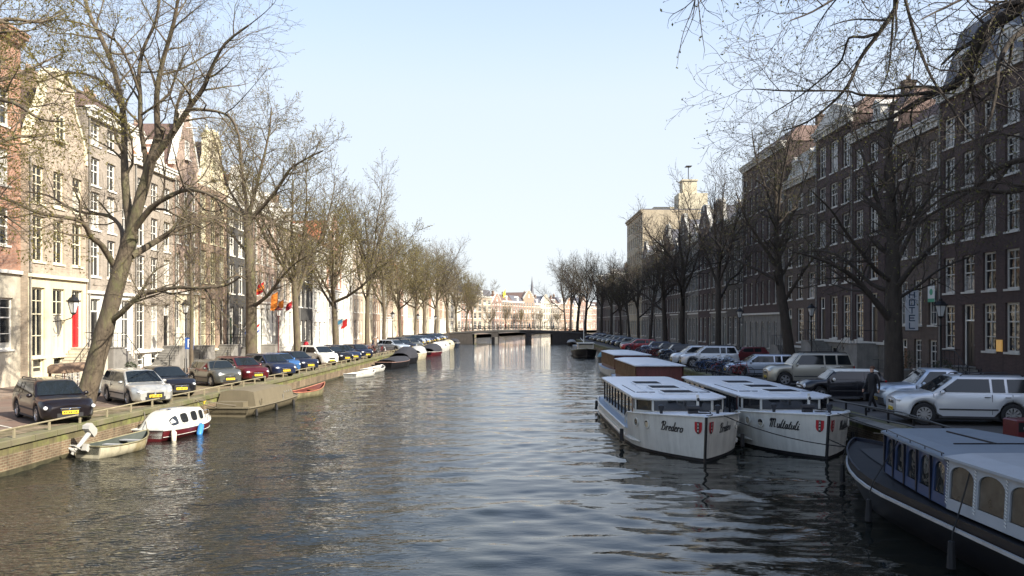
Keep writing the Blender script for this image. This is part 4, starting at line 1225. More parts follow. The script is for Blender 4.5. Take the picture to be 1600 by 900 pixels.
def cabin_boat_brown(cx, ybow, L, label):
    """low salon boat: red-brown cabins with close window posts and white roofs"""
    T = thing('salon_boat', label, 'boat', (cx, ybow, 0), -pi/2, None)
    mb, prof, ts, _ = hull(L, 3.9, .75, sheer=.3, bow=.28, keel=-.4)
    for i, p in enumerate(mb.v): mb.v[i] = (p[0]-L/2, p[1], p[2])
    mb.build('hull', [M_hullwhite, M_hullwhite], T, smooth=35)
    dk = deck_mesh(prof, ts, 0, .99, -.03)
    for i, p in enumerate(dk.v): dk.v[i] = (p[0]-L/2, p[1], p[2])
    dk.build('deck', M_deckgrey, T)
    cab = MB(); post = MB(); gl = MB(); rf = MB(); fr = MB()
    W = 1.45
    for (a, b, zr) in ((-L*.26, -L*.88, 1.98),):
        for sg in (-1,1):
            cab.box(b, a, sg*W-.03, sg*W+.03, .6, 1.0); n = int((a-b)/.55)
            gl.quad((b,sg*W,1.0),(a,sg*W,1.0),(a,sg*W,zr),(b,sg*W,zr))
            for i in range(n+1):
                x = b + (a-b)*i/n; post = MB(); post.box(x-.03,x+.03,sg*W-.05,sg*W+.035,.95,zr-.02); post.build('window_post', M_gold, T)
        fr.box(a-.02,a+.03,-W-.03,W+.03,.6,zr-.02); cab.box(b-.03,b+.02,-W,W,.6,zr-.02)
        for y in (-1.0,-.35,.3,.95): fr.box(a+.031,a+.06,y-.25,y+.25,1.1,1.75)
        rf.loft([[(b-.2,-W-.1,zr),(a+.25,-W-.1,zr),(a+.25,W+.1,zr),(b-.2,W+.1,zr)],[(b-.2,-W-.1,zr+.06),(a+.25,-W-.1,zr+.06),(a+.25,W+.1,zr+.06),(b-.2,W+.1,zr+.06)],[(b,-W*.6,zr+.15),(a,-W*.6,zr+.15),(a,W*.6,zr+.15),(b,W*.6,zr+.15)]], cap=True)
    cab.build('cabin', M_mahog, T); gl.build('side_glass', M_bglass, T); fr.build('cabin_front', M_mahog, T); rf.build('roof', M_boatroof, T)
    fe = MB()
    for k in range(4):
        s = L*.06 + k*L*.06; fe.tube([(-s, -1.0-.25*k, .75), (-s, -1.1-.25*k, .05)], [.06,.10], 7)
    fe.build('fender', M_whitefender, T, smooth=50)
    return T

M_aglass = pane_mat('arched_boat_glass', (0.02,0.022,0.022), (.3,.3,.28), .0, .05)
def big_tour_boat():
    T = thing('tour_boat', 'dark blue and silver tour boat with arched windows, its bow by the quay rail', 'boat', (10.35, 25.1, 0), pi/2)
    # local x = -s, s distance aft of the stem; +y is the canal side (world -x)
    def hb(s): return max(.02, 2.05*(1 - (1-min(1, s/7.0))**1.9)**.85)
    def zt(s): return .94 + .14*max(0, 1-s/6.5)**1.6
    ss = [0,.1,.3,.6,1,1.5,2,2.7,3.5,4.5,5.5,6.5,8,10,12,14,16,18,20]
    def rake(s,z): return .9*(1-max(0,min(1,z/1.2)))*max(0,1-s/5)
    mb = MB(); rings = []
    for s in ss:
        Z = zt(s); zs = [-.45, 0, .3, Z*.62, Z*.80, Z]; k = [.62,.80,.90,.97,1.0,.985]
        mi = [(-s-rake(s,z), -hb(s)*kk, z) for z, kk in list(zip(zs,k))[::-1]]
        rings.append(mi + [(x,-y,z) for x,y,z in mi[::-1]])
    mb.loft(rings, closed=False)
    mb.build('hull', M_hullblack, T, smooth=35)
    rr = MB()
    for sg in (-1,1):
        pts = [(-s-rake(s,zt(s)*.80), sg*(hb(s)+.02), zt(s)*.80) for s in ss]
        rr.loft([[(x,y,z-.035),(x,y+sg*.05,z-.03),(x,y+sg*.05,z+.03),(x,y,z+.035)] for x,y,z in pts])
    rr.build('rubbing_strake', mat('worn_aluminium_strip',(0.45,0.46,0.46),.4,metal=.3,var=.15), T, smooth=30)
    dk = MB(); dk.loft([[(-s,-hb(s)*.97,zt(s)-.03),(-s,0,zt(s)-.0),(-s,hb(s)*.97,zt(s)-.03)] for s in ss], closed=False)
    dk.build('deck', M_hullblack, T)
    bw = MB()
    for sg in (-1,1):
        for s0, s1 in zip(ss[:9], ss[1:10]):
            bw.loft([[(-s0,sg*hb(s0)*.985,zt(s0)),(-s0,sg*hb(s0)*.985,zt(s0)+.09*max(0,1-s0/4.5)),(-s0,sg*(hb(s0)*.985-.05),zt(s0)+.09*max(0,1-s0/4.5)),(-s0,sg*(hb(s0)*.985-.05),zt(s0))],
                     [(-s1,sg*hb(s1)*.985,zt(s1)),(-s1,sg*hb(s1)*.985,zt(s1)+.09*max(0,1-s1/4.5)),(-s1,sg*(hb(s1)*.985-.05),zt(s1)+.09*max(0,1-s1/4.5)),(-s1,sg*(hb(s1)*.985-.05),zt(s1))]])
    bw.build('bulwark', M_navy, T)
    well = MB(); well.loft([[(-s,-hb(s)*.55,zt(s)+.01),(-s,0,zt(s)+.02),(-s,hb(s)*.55,zt(s)+.01)] for s in (1.5,2,2.7,3.5,4.4)], closed=False); well.build('foredeck_well', M_black, T)
    # cabin: blue forward part, silver after part, arched windows
    def cw(s): return 1.22 + (1.82-1.22)*min(1, max(0, (s-4.7)/4.0))**.8
    def arch_panel(mb, gl, s0, s1, z0, z1, sg, off, marg):
        """panel between s0,s1 with an arched opening"""
        def W(s, z): y = cw(s) - .06*(z-z0)/(z1-z0) + off; return (-s, sg*y, z)
        wl, wr = s0+marg, s1-marg; zb, za = z0+.22, z1-.30; n = 10; cxm = (wl+wr)/2; rad = (wr-wl)/2
        arc = [(cxm - rad*cos(pi*i/n), za + .20*sin(pi*i/n)) for i in range(n+1)]
        inner = [(wl,zb)] + arc + [(wr,zb)]
        # outer points matched
        outer = [(s0,z0),(s0,za)] + [(s0+(s1-s0)*i/n, z1) for i in range(1,n)] + [(s1,za),(s1,z0)]
        outer = [(s0,z0)] + [(s0,za)] + [(s0+(s1-s0)*i/n, z1) for i in range(1,n)] + [(s1,za)] + [(s1,z0)]
        for i in range(len(inner)-1):
            mb.quad(W(*inner[i]), W(*inner[i+1]), W(*outer[i+1]), W(*outer[i]))
            a, b = inner[i], inner[i+1]
            A, B = Vector(W(*a)), Vector(W(*b)); mb.quad(A, B, B-Vector((0,sg*.05,0)), A-Vector((0,sg*.05,0)))
        mb.quad(W(s0,z0), W(s1,z0), W(wr,zb), W(wl,zb))
        mb.quad(W(s0,z1), W(s0,za), W(s0+(s1-s0)/n,z1), W(s0+(s1-s0)/n,z1)) if False else None
        mb.add([W(s0,za), W(s0,z1), W(s0+(s1-s0)/n,z1)], [(0,1,2)]); mb.add([W(s1,za), W(s1,z1), W(s1-(s1-s0)/n,z1)], [(0,1,2)])
        c = Vector(W((wl+wr)/2,(zb+za)/2)) - Vector((0,sg*.03,0)); V_ = [c] + [Vector(W(*q)) - Vector((0,sg*.03,0)) for q in inner]
        gl.add(V_, [(0,i,i+1) for i in range(1,len(inner))] + [(0,len(inner),1)])
    z0, z1 = .97, 1.92
    bl = MB(); bp = MB()
    for sg in (-1,1):
        n = 5
        for i in range(n):
            s0 = 4.75 + (8.75-4.75)*i/n; s1 = 4.75 + (8.75-4.75)*(i+1)/n
            g = MB(); arch_panel(bl, g, s0, s1, z0, z1, sg, 0, .14); g.build('arched_window', M_aglass, T)
            y = cw(s0); bp = MB(); bp.box(-s0-.025, -s0+.025, sg*y-.03, sg*y+.022, z0, z1); bp.build('cabin_post', M_navy, T)
    bl.quad((-4.75,-cw(4.75),z0),(-4.75,cw(4.75),z0),(-4.75,cw(4.75),z1),(-4.75,-cw(4.75),z1))
    bl.build('blue_cabin', M_bluepaint, T)
    for sg in (-1,1):
        sv = MB()
        n = 11
        for i in range(n):
            s0 = 8.78 + .98*i; s1 = s0 + .98
            g = MB(); arch_panel(sv, g, s0, s1, z0, z1+.03, sg, .015, .075); g.build('arched_window', M_plastic, T)
            if i == n-1: sv.build('silver_canvas_side', M_silver, T)
            lace = MB(); lace.tube([(-s0+(.03 if k % 2 else -.03), sg*(cw(s0)+.022-.05*k*.03), z0+.1+k*.03) for k in range(28)], .009, 4); lace.build('lacing', M_white, T)
    rf = MB()
    def rr3(s, z, e): y = cw(s)+e; return [(-s,-y,z),(-s,-y,z+.05),(-s,-y*.72,z+.11),(-s,y*.72,z+.11),(-s,y,z+.05),(-s,y,z)]
    rf.loft([rr3(s, 1.90, .04) for s in (4.6,5.2,6,7,8,8.74)], cap=True)
    rf.build('forward_roof', mat('pale_blue_grey_roof',(0.16,0.195,0.235),.5,var=.08), T)
    r2 = MB(); r2.loft([rr3(s, 1.94, .05) for s in (8.76,9.5,12,16,19.6)], cap=True); r2.build('after_roof', M_silver, T)
    hr = MB(); hr.tube([(-s, cw(s)-.02, 2.02) for s in (4.8,5.5,6.3,7.1,7.9,8.6)], .014, 4)
    for s in (4.9,5.8,6.7,7.6,8.5): hr.tube([(-s,cw(s)-.02,1.92),(-s,cw(s)-.02,2.02)], .012, 4)
    hr.box(-7.3,-5.3,-.02,.02,2.01,2.04); hr.box(-7.32,-7.28,-.9,.9,2.01,2.035)
    hr.build('grab_rail', M_iron, T)
    for s in (1.2, 5.9, 9.6, 14):
        rp = MB(); y = hb(s)+.06; rp.tube([(-s+.1, cw(max(5,s))-.1, 1.95 if s > 5 else zt(s)+.2), (-s, y-.05, zt(s)), (-s-.05, y+.06, zt(s)*.75), (-s-.05, y+.08, .25)], .016, 4)
        rp.build('fender_rope', M_ropeblack, T); rp = MB()
        rp.tube([(-s-.05, y+.08, .55), (-s-.05, y+.08, .05)], [.06,.085], 7); rp.build('fender', M_rubber, T)
    return T
# ================================================================== THE PLACE
ORD = ['first','second','third','fourth','fifth','sixth','seventh','eighth','ninth','tenth','eleventh','twelfth','thirteenth','fourteenth','fifteenth','sixteenth','seventeenth','eighteenth','nineteenth','twentieth']
# ------------------------------------------------------------------ camera, light, air
cam = bpy.data.cameras.new('camera'); co = bpy.data.objects.new('camera', cam); COL.objects.link(co)
cam.sensor_width = 36; cam.lens = 36*F/1600; cam.shift_y = (HZ-450)/1600; cam.clip_end = 3000; cam.clip_start = .1
co.location = (0, 0, EYE); co.rotation_euler = (pi/2, 0, 0); scene.camera = co
SUN_EL, SUN_AZ = radians(35), radians(56)       # azimuth from behind the camera (-y) towards +x
sv = Vector((sin(SUN_AZ)*cos(SUN_EL), -cos(SUN_AZ)*cos(SUN_EL), sin(SUN_EL)))
sl = bpy.data.lights.new('sun', 'SUN'); sl.energy = 5.0; sl.angle = radians(.5); sl.color = (1.0, .92, .79)
so = bpy.data.objects.new('sun', sl); COL.objects.link(so); so.rotation_euler = sv.to_track_quat('Z', 'Y').to_euler(); so.location = (60,-60,80)
world = bpy.data.worlds.new('World'); scene.world = world; world.use_nodes = True
nt = world.node_tree; bg = nt.nodes['Background']; sky = nt.nodes.new('ShaderNodeTexSky')
sky.sky_type = 'NISHITA'; sky.sun_disc = False; sky.sun_elevation = SUN_EL
sky.sun_rotation = atan2(sv.x, sv.y)
sky.air_density = 1.0; sky.dust_density = 2.0; sky.ozone_density = 1.0; sky.altitude = 0
# thin bright spring haze: pale towards the horizon, bluer overhead
tcw = nt.nodes.new('ShaderNodeTexCoord'); sxw = nt.nodes.new('ShaderNodeSeparateXYZ'); mrw = nt.nodes.new('ShaderNodeMapRange'); mxw = nt.nodes.new('ShaderNodeMix'); mxw.data_type = 'RGBA'
nt.links.new(tcw.outputs['Generated'], sxw.inputs[0]); nt.links.new(sxw.outputs[2], mrw.inputs[0])
mrw.inputs[1].default_value = 0.26; mrw.inputs[2].default_value = 0.56; mrw.inputs[3].default_value = .93; mrw.inputs[4].default_value = .0
nt.links.new(mrw.outputs[0], mxw.inputs[0]); nt.links.new(sky.outputs[0], mxw.inputs[6]); 
mr2 = nt.nodes.new('ShaderNodeMapRange'); mr2.inputs[1].default_value = .04; mr2.inputs[2].default_value = .34; nt.links.new(sxw.outputs[2], mr2.inputs[0])
mx2 = nt.nodes.new('ShaderNodeMix'); mx2.data_type = 'RGBA'; mx2.inputs[6].default_value = (3.15, 3.35, 3.5, 1); mx2.inputs[7].default_value = (2.60, 3.06, 3.80, 1)
nt.links.new(mr2.outputs[0], mx2.inputs[0]); nt.links.new(mx2.outputs[2], mxw.inputs[7])
nt.links.new(mxw.outputs[2], bg.inputs[0]); bg.inputs[1].default_value = .15
scene.view_settings.view_transform = 'Standard'; scene.view_settings.look = 'None'
scene.view_settings.exposure = 1.0; scene.view_settings.gamma = 1.0
scene.cycles.max_bounces = 5; scene.cycles.diffuse_bounces = 2; scene.cycles.glossy_bounces = 3
scene.cycles.transmission_bounces = 2; scene.cycles.transparent_max_bounces = 6
scene.cycles.use_denoising = True
scene.cycles.caustics_reflective = False; scene.cycles.caustics_refractive = False

# ------------------------------------------------------------------ water
def build_water():
    m = bpy.data.materials.new('canal_water'); m.use_nodes = True
    nt = m.node_tree; N = nt.nodes; L = nt.links; b = N['Principled BSDF']
    b.inputs['Base Color'].default_value = (0.009, 0.011, 0.009, 1); b.inputs['Roughness'].default_value = .015
    b.inputs['IOR'].default_value = 1.34; b.inputs['Specular IOR Level'].default_value = .55
    tc = N.new('ShaderNodeTexCoord')
    def nz(scale, st, det, dist=0, rot=0.0):
        mp = N.new('ShaderNodeMapping'); mp.inputs['Scale'].default_value = st; mp.inputs['Rotation'].default_value = (0,0,rot)
        n = N.new('ShaderNodeTexNoise'); n.inputs['Scale'].default_value = scale; n.inputs['Detail'].default_value = det; n.inputs['Distortion'].default_value = dist
        L.new(tc.outputs['Object'], mp.inputs[0]); L.new(mp.outputs[0], n.inputs['Vector']); return n.outputs['Fac']
    def bump(h, dist, prev=None):
        bp = N.new('ShaderNodeBump'); bp.inputs['Distance'].default_value = dist; L.new(h, bp.inputs['Height'])
        if prev: L.new(prev, bp.inputs['Normal'])
        return bp.outputs[0]
    sx = N.new('ShaderNodeSeparateXYZ'); L.new(tc.outputs['Object'], sx.inputs[0])
    mr = N.new('ShaderNodeMapRange'); mr.inputs[1].default_value = -8; mr.inputs[2].default_value = -.5; mr.inputs[3].default_value = 1.0; mr.inputs[4].default_value = .10
    L.new(sx.outputs[0], mr.inputs[0])
    def amp(h):
        q = N.new('ShaderNodeMath'); q.operation = 'MULTIPLY'; L.new(h, q.inputs[0]); L.new(mr.outputs[0], q.inputs[1]); return q.outputs[0]
    n1 = bump(nz(1.2, (.5,1.25,1), 1.0, .5, .12), .022)
    n2 = bump(amp(nz(3.6, (.75,1.5,1), 1.5, 1.2, -.25)), .046, n1)
    mf = N.new('ShaderNodeMapRange'); mf.inputs[1].default_value = 55; mf.inputs[2].default_value = 95; mf.inputs[3].default_value = 0.0; mf.inputs[4].default_value = 1.0
    L.new(sx.outputs[1], mf.inputs[0])
    qf = N.new('ShaderNodeMath'); qf.operation = 'MULTIPLY'; L.new(nz(.85, (.45,1.3,1), 3.0, .8, .1), qf.inputs[0]); L.new(mf.outputs[0], qf.inputs[1])
    n2 = bump(qf.outputs[0], .16, n2)
    L.new(n2, b.inputs['Normal'])
    # far sheet
    far = MB(); far.quad((-60,88,0),(260,88,0),(260,700,0),(-60,700,0))
    far.quad((-60,-30,0),(60,-30,0),(60,8,0),(-60,8,0)); far.quad((18,8,0),(60,8,0),(60,88,0),(18,88,0)); far.quad((-60,8,0),(-18,8,0),(-18,88,0),(-60,88,0))
    # near sheet with real ripples
    xs = np.arange(-18, 18.001, .125); ys = np.concatenate([np.arange(8, 40, .11), np.arange(40, 88.01, .20)]); ys[-1] = 88
    X, Y = np.meshgrid(xs, ys)
    rs = np.random.RandomState(4)
    Z = np.zeros_like(X)
    for k in range(46):
        lam = np.exp(rs.uniform(np.log(.50), np.log(3.8))); th = rs.normal(pi/2*1.04, .62)
        amp = .0024*lam**.95
        ph = rs.uniform(0, 2*pi)
        wx, wy = cos(th)*2*pi/lam, sin(th)*2*pi/lam
        env = .55 + .45*np.sin(X*rs.uniform(.1,.35)+Y*rs.uniform(.08,.3)+rs.uniform(0,6))
        Z += amp*env*np.sin(wx*X + wy*Y + ph + .6*np.sin(.35*X+.22*Y+ph))
    # fan of wavelets spreading from the moored boats' bows
    for (cx, cy) in ((6.5, 24), (-16, 20)):
        Rr = np.hypot(X-cx, Y-cy); Z += .007*np.sin(Rr*2*pi/.95)*np.exp(-((Rr-7)/5.0)**2)
    fade = np.clip(np.minimum((88-Y)/25, 1), 0, 1)*np.clip((Y-8)/2, 0, 1)*np.clip((18-np.abs(X))/1.0, 0, 1)
    Z *= fade*1.0
    n = len(xs); mny = len(ys)
    co_ = np.stack([X, Y, Z], -1).reshape(-1, 3)
    i = np.arange(n*(mny-1)).reshape(mny-1, n)[:, :-1].ravel()
    fc = np.stack([i, i+1, i+n+1, i+n], -1)
    base = len(co_)
    me = bpy.data.meshes.new('water')
    V_ = np.concatenate([co_, np.array(far.v)]); nf = len(fc) + len(far.f)
    me.vertices.add(len(V_)); me.vertices.foreach_set('co', V_.ravel())
    li = np.concatenate([fc.ravel(), np.array(far.f).ravel() + base])
    me.loops.add(len(li)); me.loops.foreach_set('vertex_index', li.astype(np.int32))
    me.polygons.add(nf); me.polygons.foreach_set('loop_start', np.arange(0, nf*4, 4, dtype=np.int32))
    me.update(calc_edges=True)
    me.polygons.foreach_set('use_smooth', [True]*nf); me.materials.append(m); me.update()
    o = link_mesh('water', me); o['kind'] = 'structure'
build_water()

# ------------------------------------------------------------------ ground, paving, quays
M_paving = mat('clinker_paving', (0.16,0.105,0.078), .9, var=.2, scale=1.4, bump=.008, bscale=25, col2=(.14,.11,.085), mix=(.42,.60), detail=7)
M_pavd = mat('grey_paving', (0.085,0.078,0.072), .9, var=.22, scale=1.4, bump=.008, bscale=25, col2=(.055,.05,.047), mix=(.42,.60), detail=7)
M_side = mat('pavement_slabs', (0.22,0.165,0.125), .9, var=.15, scale=1.4, brick=(.6,.3,.012,(.2,.18,.15)))
M_verge = mat('worn_grass_verge', (0.12,0.10,0.045), .95, var=.35, scale=2.2, col2=(.19,.145,.095), mix=(.42,.58), bump=.03, bscale=12, detail=8)
M_coping = mat('mossy_coping_stone', (0.165,0.145,0.09), .9, var=.25, scale=1.6, col2=(.10,.105,.04), mix=(.42,.60), bump=.01, bscale=12, detail=7)
M_quay = mat('quay_brick', (0.155,0.10,0.06), .92, var=.4, scale=1.1, brick=(.24,.085,.014,(.22,.19,.12)), col2=None, dirt=.55, bump=.01, bscale=14, detail=7)
M_quaym = mat('mossy_quay_band', (0.14,0.12,0.055), .92, var=.35, scale=2.0, col2=(.16,.17,.05), mix=(.42,.60), dirt=.45, bump=.01, detail=7)
M_quayd = mat('wet_algae_band', (0.06,0.055,0.03), .6, var=.4, scale=3, dirt=.4)
def struct(name, mb, m, smooth=None):
    o = mb.build(name, m, None, smooth); o['kind'] = 'structure'; return o
LYs = [-40, 0, 20, 40, 60, 80, 110, 150, 187, 220, 262]
RYs = [-40, 0, 20, 40, 60, 80, 110, 150, 187, 236]
gl_ = MB()
lp = [(XL(y)-.02, y, QZ-.004) for y in LYs]
gl_.poly([(-900,-60,QZ-.004)] + [(-15.9,-60,QZ-.004)] + lp + [(10,360,QZ-.004),(70,470,QZ-.004),(400,600,QZ-.004),(900,1400,QZ-.004),(-900,1400,QZ-.004)])
struct('ground', gl_, M_paving)
gr_ = MB(); rp_ = [(XR(y)+.02, y, QZ-.004) for y in RYs]
gr_.poly([(900,-60,QZ-.004),(900,560,QZ-.004),(400,500,QZ-.004),(70,380,QZ-.004),(32,300,QZ-.004)] + rp_[::-1] + [(12.9,-60,QZ-.004)])
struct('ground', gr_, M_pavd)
sw = MB()
for a, b in zip(LYs[:-1], LYs[1:]):
    sw.loft([[(FL(a)-.6,a,QZ-.1),(FL(a)-.6,a,QZ+.115),(FL(a)+2.9,a,QZ+.115),(FL(a)+3.0,a,QZ+.09),(FL(a)+3.0,a,QZ-.1)],[(FL(b)-.6,b,QZ-.1),(FL(b)-.6,b,QZ+.115),(FL(b)+2.9,b,QZ+.115),(FL(b)+3.0,b,QZ+.09),(FL(b)+3.0,b,QZ-.1)]], closed=False)
struct('pavement', sw, M_side)
sw = MB()
for a, b in zip(RYs[:-1], RYs[1:]):
    sw.loft([[(FR(a)+.6,a,QZ-.1),(FR(a)+.6,a,QZ+.115),(FR(a)-2.6,a,QZ+.115),(FR(a)-2.7,a,QZ-.1)],[(FR(b)+.6,b,QZ-.1),(FR(b)+.6,b,QZ+.115),(FR(b)-2.6,b,QZ+.115),(FR(b)-2.7,b,QZ-.1)]], closed=False)
struct('pavement', sw, M_side)
# verge strip along the left quay and bare tree line
vg = MB()
for a, b in zip(LYs[:-1], LYs[1:]):
    vg.quad((XL(a)-.45,a,QZ+.004),(XL(b)-.45,b,QZ+.004),(XL(b)-1.55,b,QZ+.004),(XL(a)-1.55,a,QZ+.004))
for (y0, y1) in ((32.5,34.8),(43.3,46.5),(66.5,69),(78,81)):
    vg.quad((XL(y0)-1.552,y0,QZ+.008),(XL(y1)-1.552,y1,QZ+.008),(XL(y1)-5.2,y1+2.2,QZ+.008),(XL(y0)-5.2,y0+2.2,QZ+.008))
o = struct('path', vg, M_verge)
ln = MB()
for y in (28, 32.2, 38.6, 42.8, 47, 51.5, 56, 60.5, 65, 70):
    ln.quad((XL(y)-1.6,y,QZ+.012),(XL(y)-1.6,y+.12,QZ+.012),(XL(y)-5.4,y+3.3,QZ+.012),(XL(y)-5.4,y+3.18,QZ+.012))
struct('road_marking', ln, mat('worn_white_line', (.5,.48,.42), .8, var=.4, scale=6))
def quay(fn, s, Ys, label):
    T = thing('quay_wall', label, 'quay wall', (0,0,0))
    w = MB(); md = MB(); al = MB(); c = MB()
    for a, b in zip(Ys[:-1], Ys[1:]):
        for (mbx, z0, z1, o0) in ((al,-.6,.14,.0),(w,.14,.62,.0),(md,.62,.86,.0)):
            p = [(fn(a)+s*o0,a,z0),(fn(b)+s*o0,b,z0),(fn(b)+s*o0,b,z1),(fn(a)+s*o0,a,z1)]; mbx.quad(*p)
    ya = Ys[0]
    while ya < Ys[-1] - .1:
        yb = min(ya + (1.25 if ya > 10 else 6), Ys[-1]); g = .012
        c.loft([[(fn(y)+s*.07,y,.862),(fn(y)+s*.07,y,1.03),(fn(y)+s*.05,y,1.06),(fn(y)-s*.44,y,1.06),(fn(y)-s*.44,y,.862)] for y in (ya+g, yb-g)], cap=True)
        ya = yb
    al.build('waterline_band', M_quayd, T); w.build('brick_face', M_quay, T); md.build('mossy_band', M_quaym, T); c.build('coping', M_coping, T)
    return T
quay(XL, 1, LYs, 'long mossy brick quay wall under the sunlit parked cars')
quay(XR, -1, RYs, 'shaded brick quay wall behind the white tour boats')
# low rails
def low_rail(fn, s, y0, y1, label, h=.30, off=.12, m=None, step=1.9, rr=.027):
    T = thing('quay_railing', label, 'railing', (0,0,0)); m = m or mat('weathered_rail', (.27,.235,.15), .8, var=.25, scale=3)
    r = MB(); ys = np.arange(y0, y1+.01, 4.0)
    r.tube([(fn(y)-s*off, y, QZ+.01+h) for y in ys], rr, 6); r.build('rail', m, T, smooth=60)
    p = MB(); y = y0 + .3; p.box(-.03, .03, -.03, .03, 0, h-.03); pm = p.mesh('rail_post', m)
    while y < y1: link_mesh('rail_post', pm, T, (fn(y)-s*off, y, QZ+.01)); y += step
low_rail(XL, 1, 14, 108, 'low weathered rail on short posts along the sunny quay edge')
low_rail(XR, -1, 14, 60, 'low dark tube rail on the quay beside the white boats', h=.38, m=M_iron, rr=.03)
# yellow letter on the wall
sg = thing('quay_letter', 'small yellow letter P sign on the quay wall by the khaki barge', 'sign', (XL(40.6)+.02, 40.6, .62), pi/2)
lb = MB(); lb.box(-.15,-.09,-.02,0,0,.36); lb.box(-.09,.06,-.02,0,.30,.36); lb.box(-.09,.06,-.02,0,.13,.19); lb.box(.06,.12,-.02,0,.15,.34)
lb.build('letter', mat('yellow_paint', (.75,.50,.03), .6), sg)

# ------------------------------------------------------------------ houses, sunny bank
GL = lambda **k: k
house('L', 36, 45.9, 'tall orange-red brick building with sandstone base, cut off by the left edge of the photo', B_red, 19.2,
      [(7.6,9.6),(10.8,12.8),(14,16)], cols=3, gable='flat', ground=GL(door=-1, z=1.2, wz=2.0, head=4.8, band=6.2, mat=M_stone), seed=1, chim=False, depth=9, wfrac=.4, dx=-.3)
house('L', 45.9, 52.2, 'tan brick house with cream ground floor, red front door and bell gable', B_tan, 13.3,
      [(6.9,9.5),(10.2,12.3)], gable='bell', gh=4.9, ground=GL(door=2, z=1.95, wz=1.5, head=5.45, band=6.1, mat=M_cream, color=M_redpaint, stoop=-1, wf=.62, stoopmat=M_stone), trim=mat('cream_trim',(.75,.69,.50),.6,var=.05), roof=M_tile_dark, seed=2, style='sash')
house('L', 52.2, 58.5, 'grey-brown brick house with white ground floor and white top storey under a cornice', B_grey, 17.0,
      [(6.4,8.9),(9.4,11.8),(12.2,14.0),(14.8,16.2)], cols=3, gable='cornice', roofh=1.0, ground=GL(door=0, z=1.9, wz=1.6, head=5.0, band=5.4, mat=M_render, color=M_blackpaint, stoop=1), seed=3, dorm=0)
house('L', 58.5, 65.2, 'brown brick house with red tiled roof and white dormers behind the leaning tree', B_grey, 15.2,
      [(5.9,8.3),(8.9,11.2),(11.9,13.8)], gable='cornice', roofh=3.2, roof=M_tile, ground=GL(door=2, z=1.7, wz=1.5, head=4.9, band=2.0, mat=M_render, color=M_blackpaint, stoop=-1), seed=4)
house('L', 65.2, 70.2, 'narrow pink-brown brick house with spout gable rising above its neighbours', B_pink, 15.9,
      [(6.3,9.0),(9.8,12.0),(12.7,14.8)], gable='spout', gh=4.6, ground=GL(door=2, z=1.6, wz=1.3, head=5.2, band=5.9, mat=M_render2, color=M_blackpaint, stoop=-1), seed=5, trim=M_white)
house('L', 70.2, 77.0, 'brown brick house with ornate pale yellow neck gable and many-paned white windows', B_brown, 15.2,
      [(6.9,9.7),(10.4,12.3),(12.9,14.5)], gable='neck', gh=5.2, style='sash6', ground=GL(door=2, z=1.5, wz=1.2, head=5.6, band=1.5, mat=M_render, color=M_blackpaint, stoop=-1, style='sash6'), seed=6, gwall=M_render2, trim=mat('pale_yellow_trim',(.76,.70,.48),.6,var=.05), wfrac=.62)
house('L', 77.0, 84.6, 'black painted house with white window frames and white bell gable', B_black, 14.6,
      [(6.2,9.0),(9.8,12.0),(12.5,14.0)], gable='bell', gh=4.0, ground=GL(door=0, z=1.2, wz=.9, head=5.0, color=M_greenpaint, stoop=1), seed=7, gwall=M_render, roof=M_tile, wfrac=.6)
house('L', 84.6, 92.4, 'pinkish brick house behind the flags with tall white ground floor windows', B_pink, 15.4,
      [(6.3,8.8),(9.6,11.6),(12.4,14.2)], cols=4, gable='cornice', roofh=2.6, ground=GL(door=1, z=1.2, wz=.8, head=5.0, band=5.6, mat=M_render, color=M_greenpaint, stoop=1), seed=8)
house('L', 92.4, 101.7, 'brown brick house with white plastered ground floor and black stair rails', B_tan, 14.9,
      [(6.0,8.4),(9.1,11.2),(11.9,13.6)], cols=4, gable='cornice', roofh=2.4, ground=GL(door=3, z=1.2, wz=.8, head=4.8, band=5.4, mat=M_render, color=M_blackpaint, stoop=-1), seed=9)
house('L', 101.7, 108.5, 'dark fronted brick house with red tiled roof behind the second big tree', B_black, 13.8,
      [(5.4,7.8),(8.6,10.8),(11.4,13.0)], gable='cornice', roofh=4.0, roof=M_tile, ground=GL(door=1, z=.2, wz=.4, head=3.8, color=M_blackpaint), seed=10, dorm=1)
house('L', 108.5, 116.5, 'bright white house with black framed shop window and sign board', M_render, 13.6,
      [(5.2,7.6),(8.4,10.4),(11.2,12.8)], gable='cornice', roofh=1.6, ground=GL(door=2, z=.2, wz=.5, head=3.6, color=M_blackpaint), seed=11, dorm=0)
house('L', 116.5, 126.0, 'red brick house with stepped gable and red roof above white lower floors', B_red, 14.6,
      [(5.6,7.8),(8.6,10.6),(11.4,13.4)], gable='step', gh=4.6, roof=M_tile, ground=GL(door=0, z=.3, wz=.5, head=4.0, band=8.2, mat=M_render, color=M_greenpaint), seed=12, gwall=B_red)
Y = 126.0; rnd = random.Random(5)
walls = [(M_render,'white plastered'),(B_tan,'tan brick'),(M_render2,'cream plastered'),(B_brown,'red-brown brick'),(M_stone,'pale stone'),(B_brown,'brown brick'),(M_render2,'pale yellow'),(B_red,'red brick')]
gabs = ['cornice','neck','cornice','bell','cornice','spout','cornice','step','neck']
gword = {'cornice':'flat cornice','neck':'neck gable','bell':'bell gable','spout':'spout gable','step':'stepped gable'}
k = 0
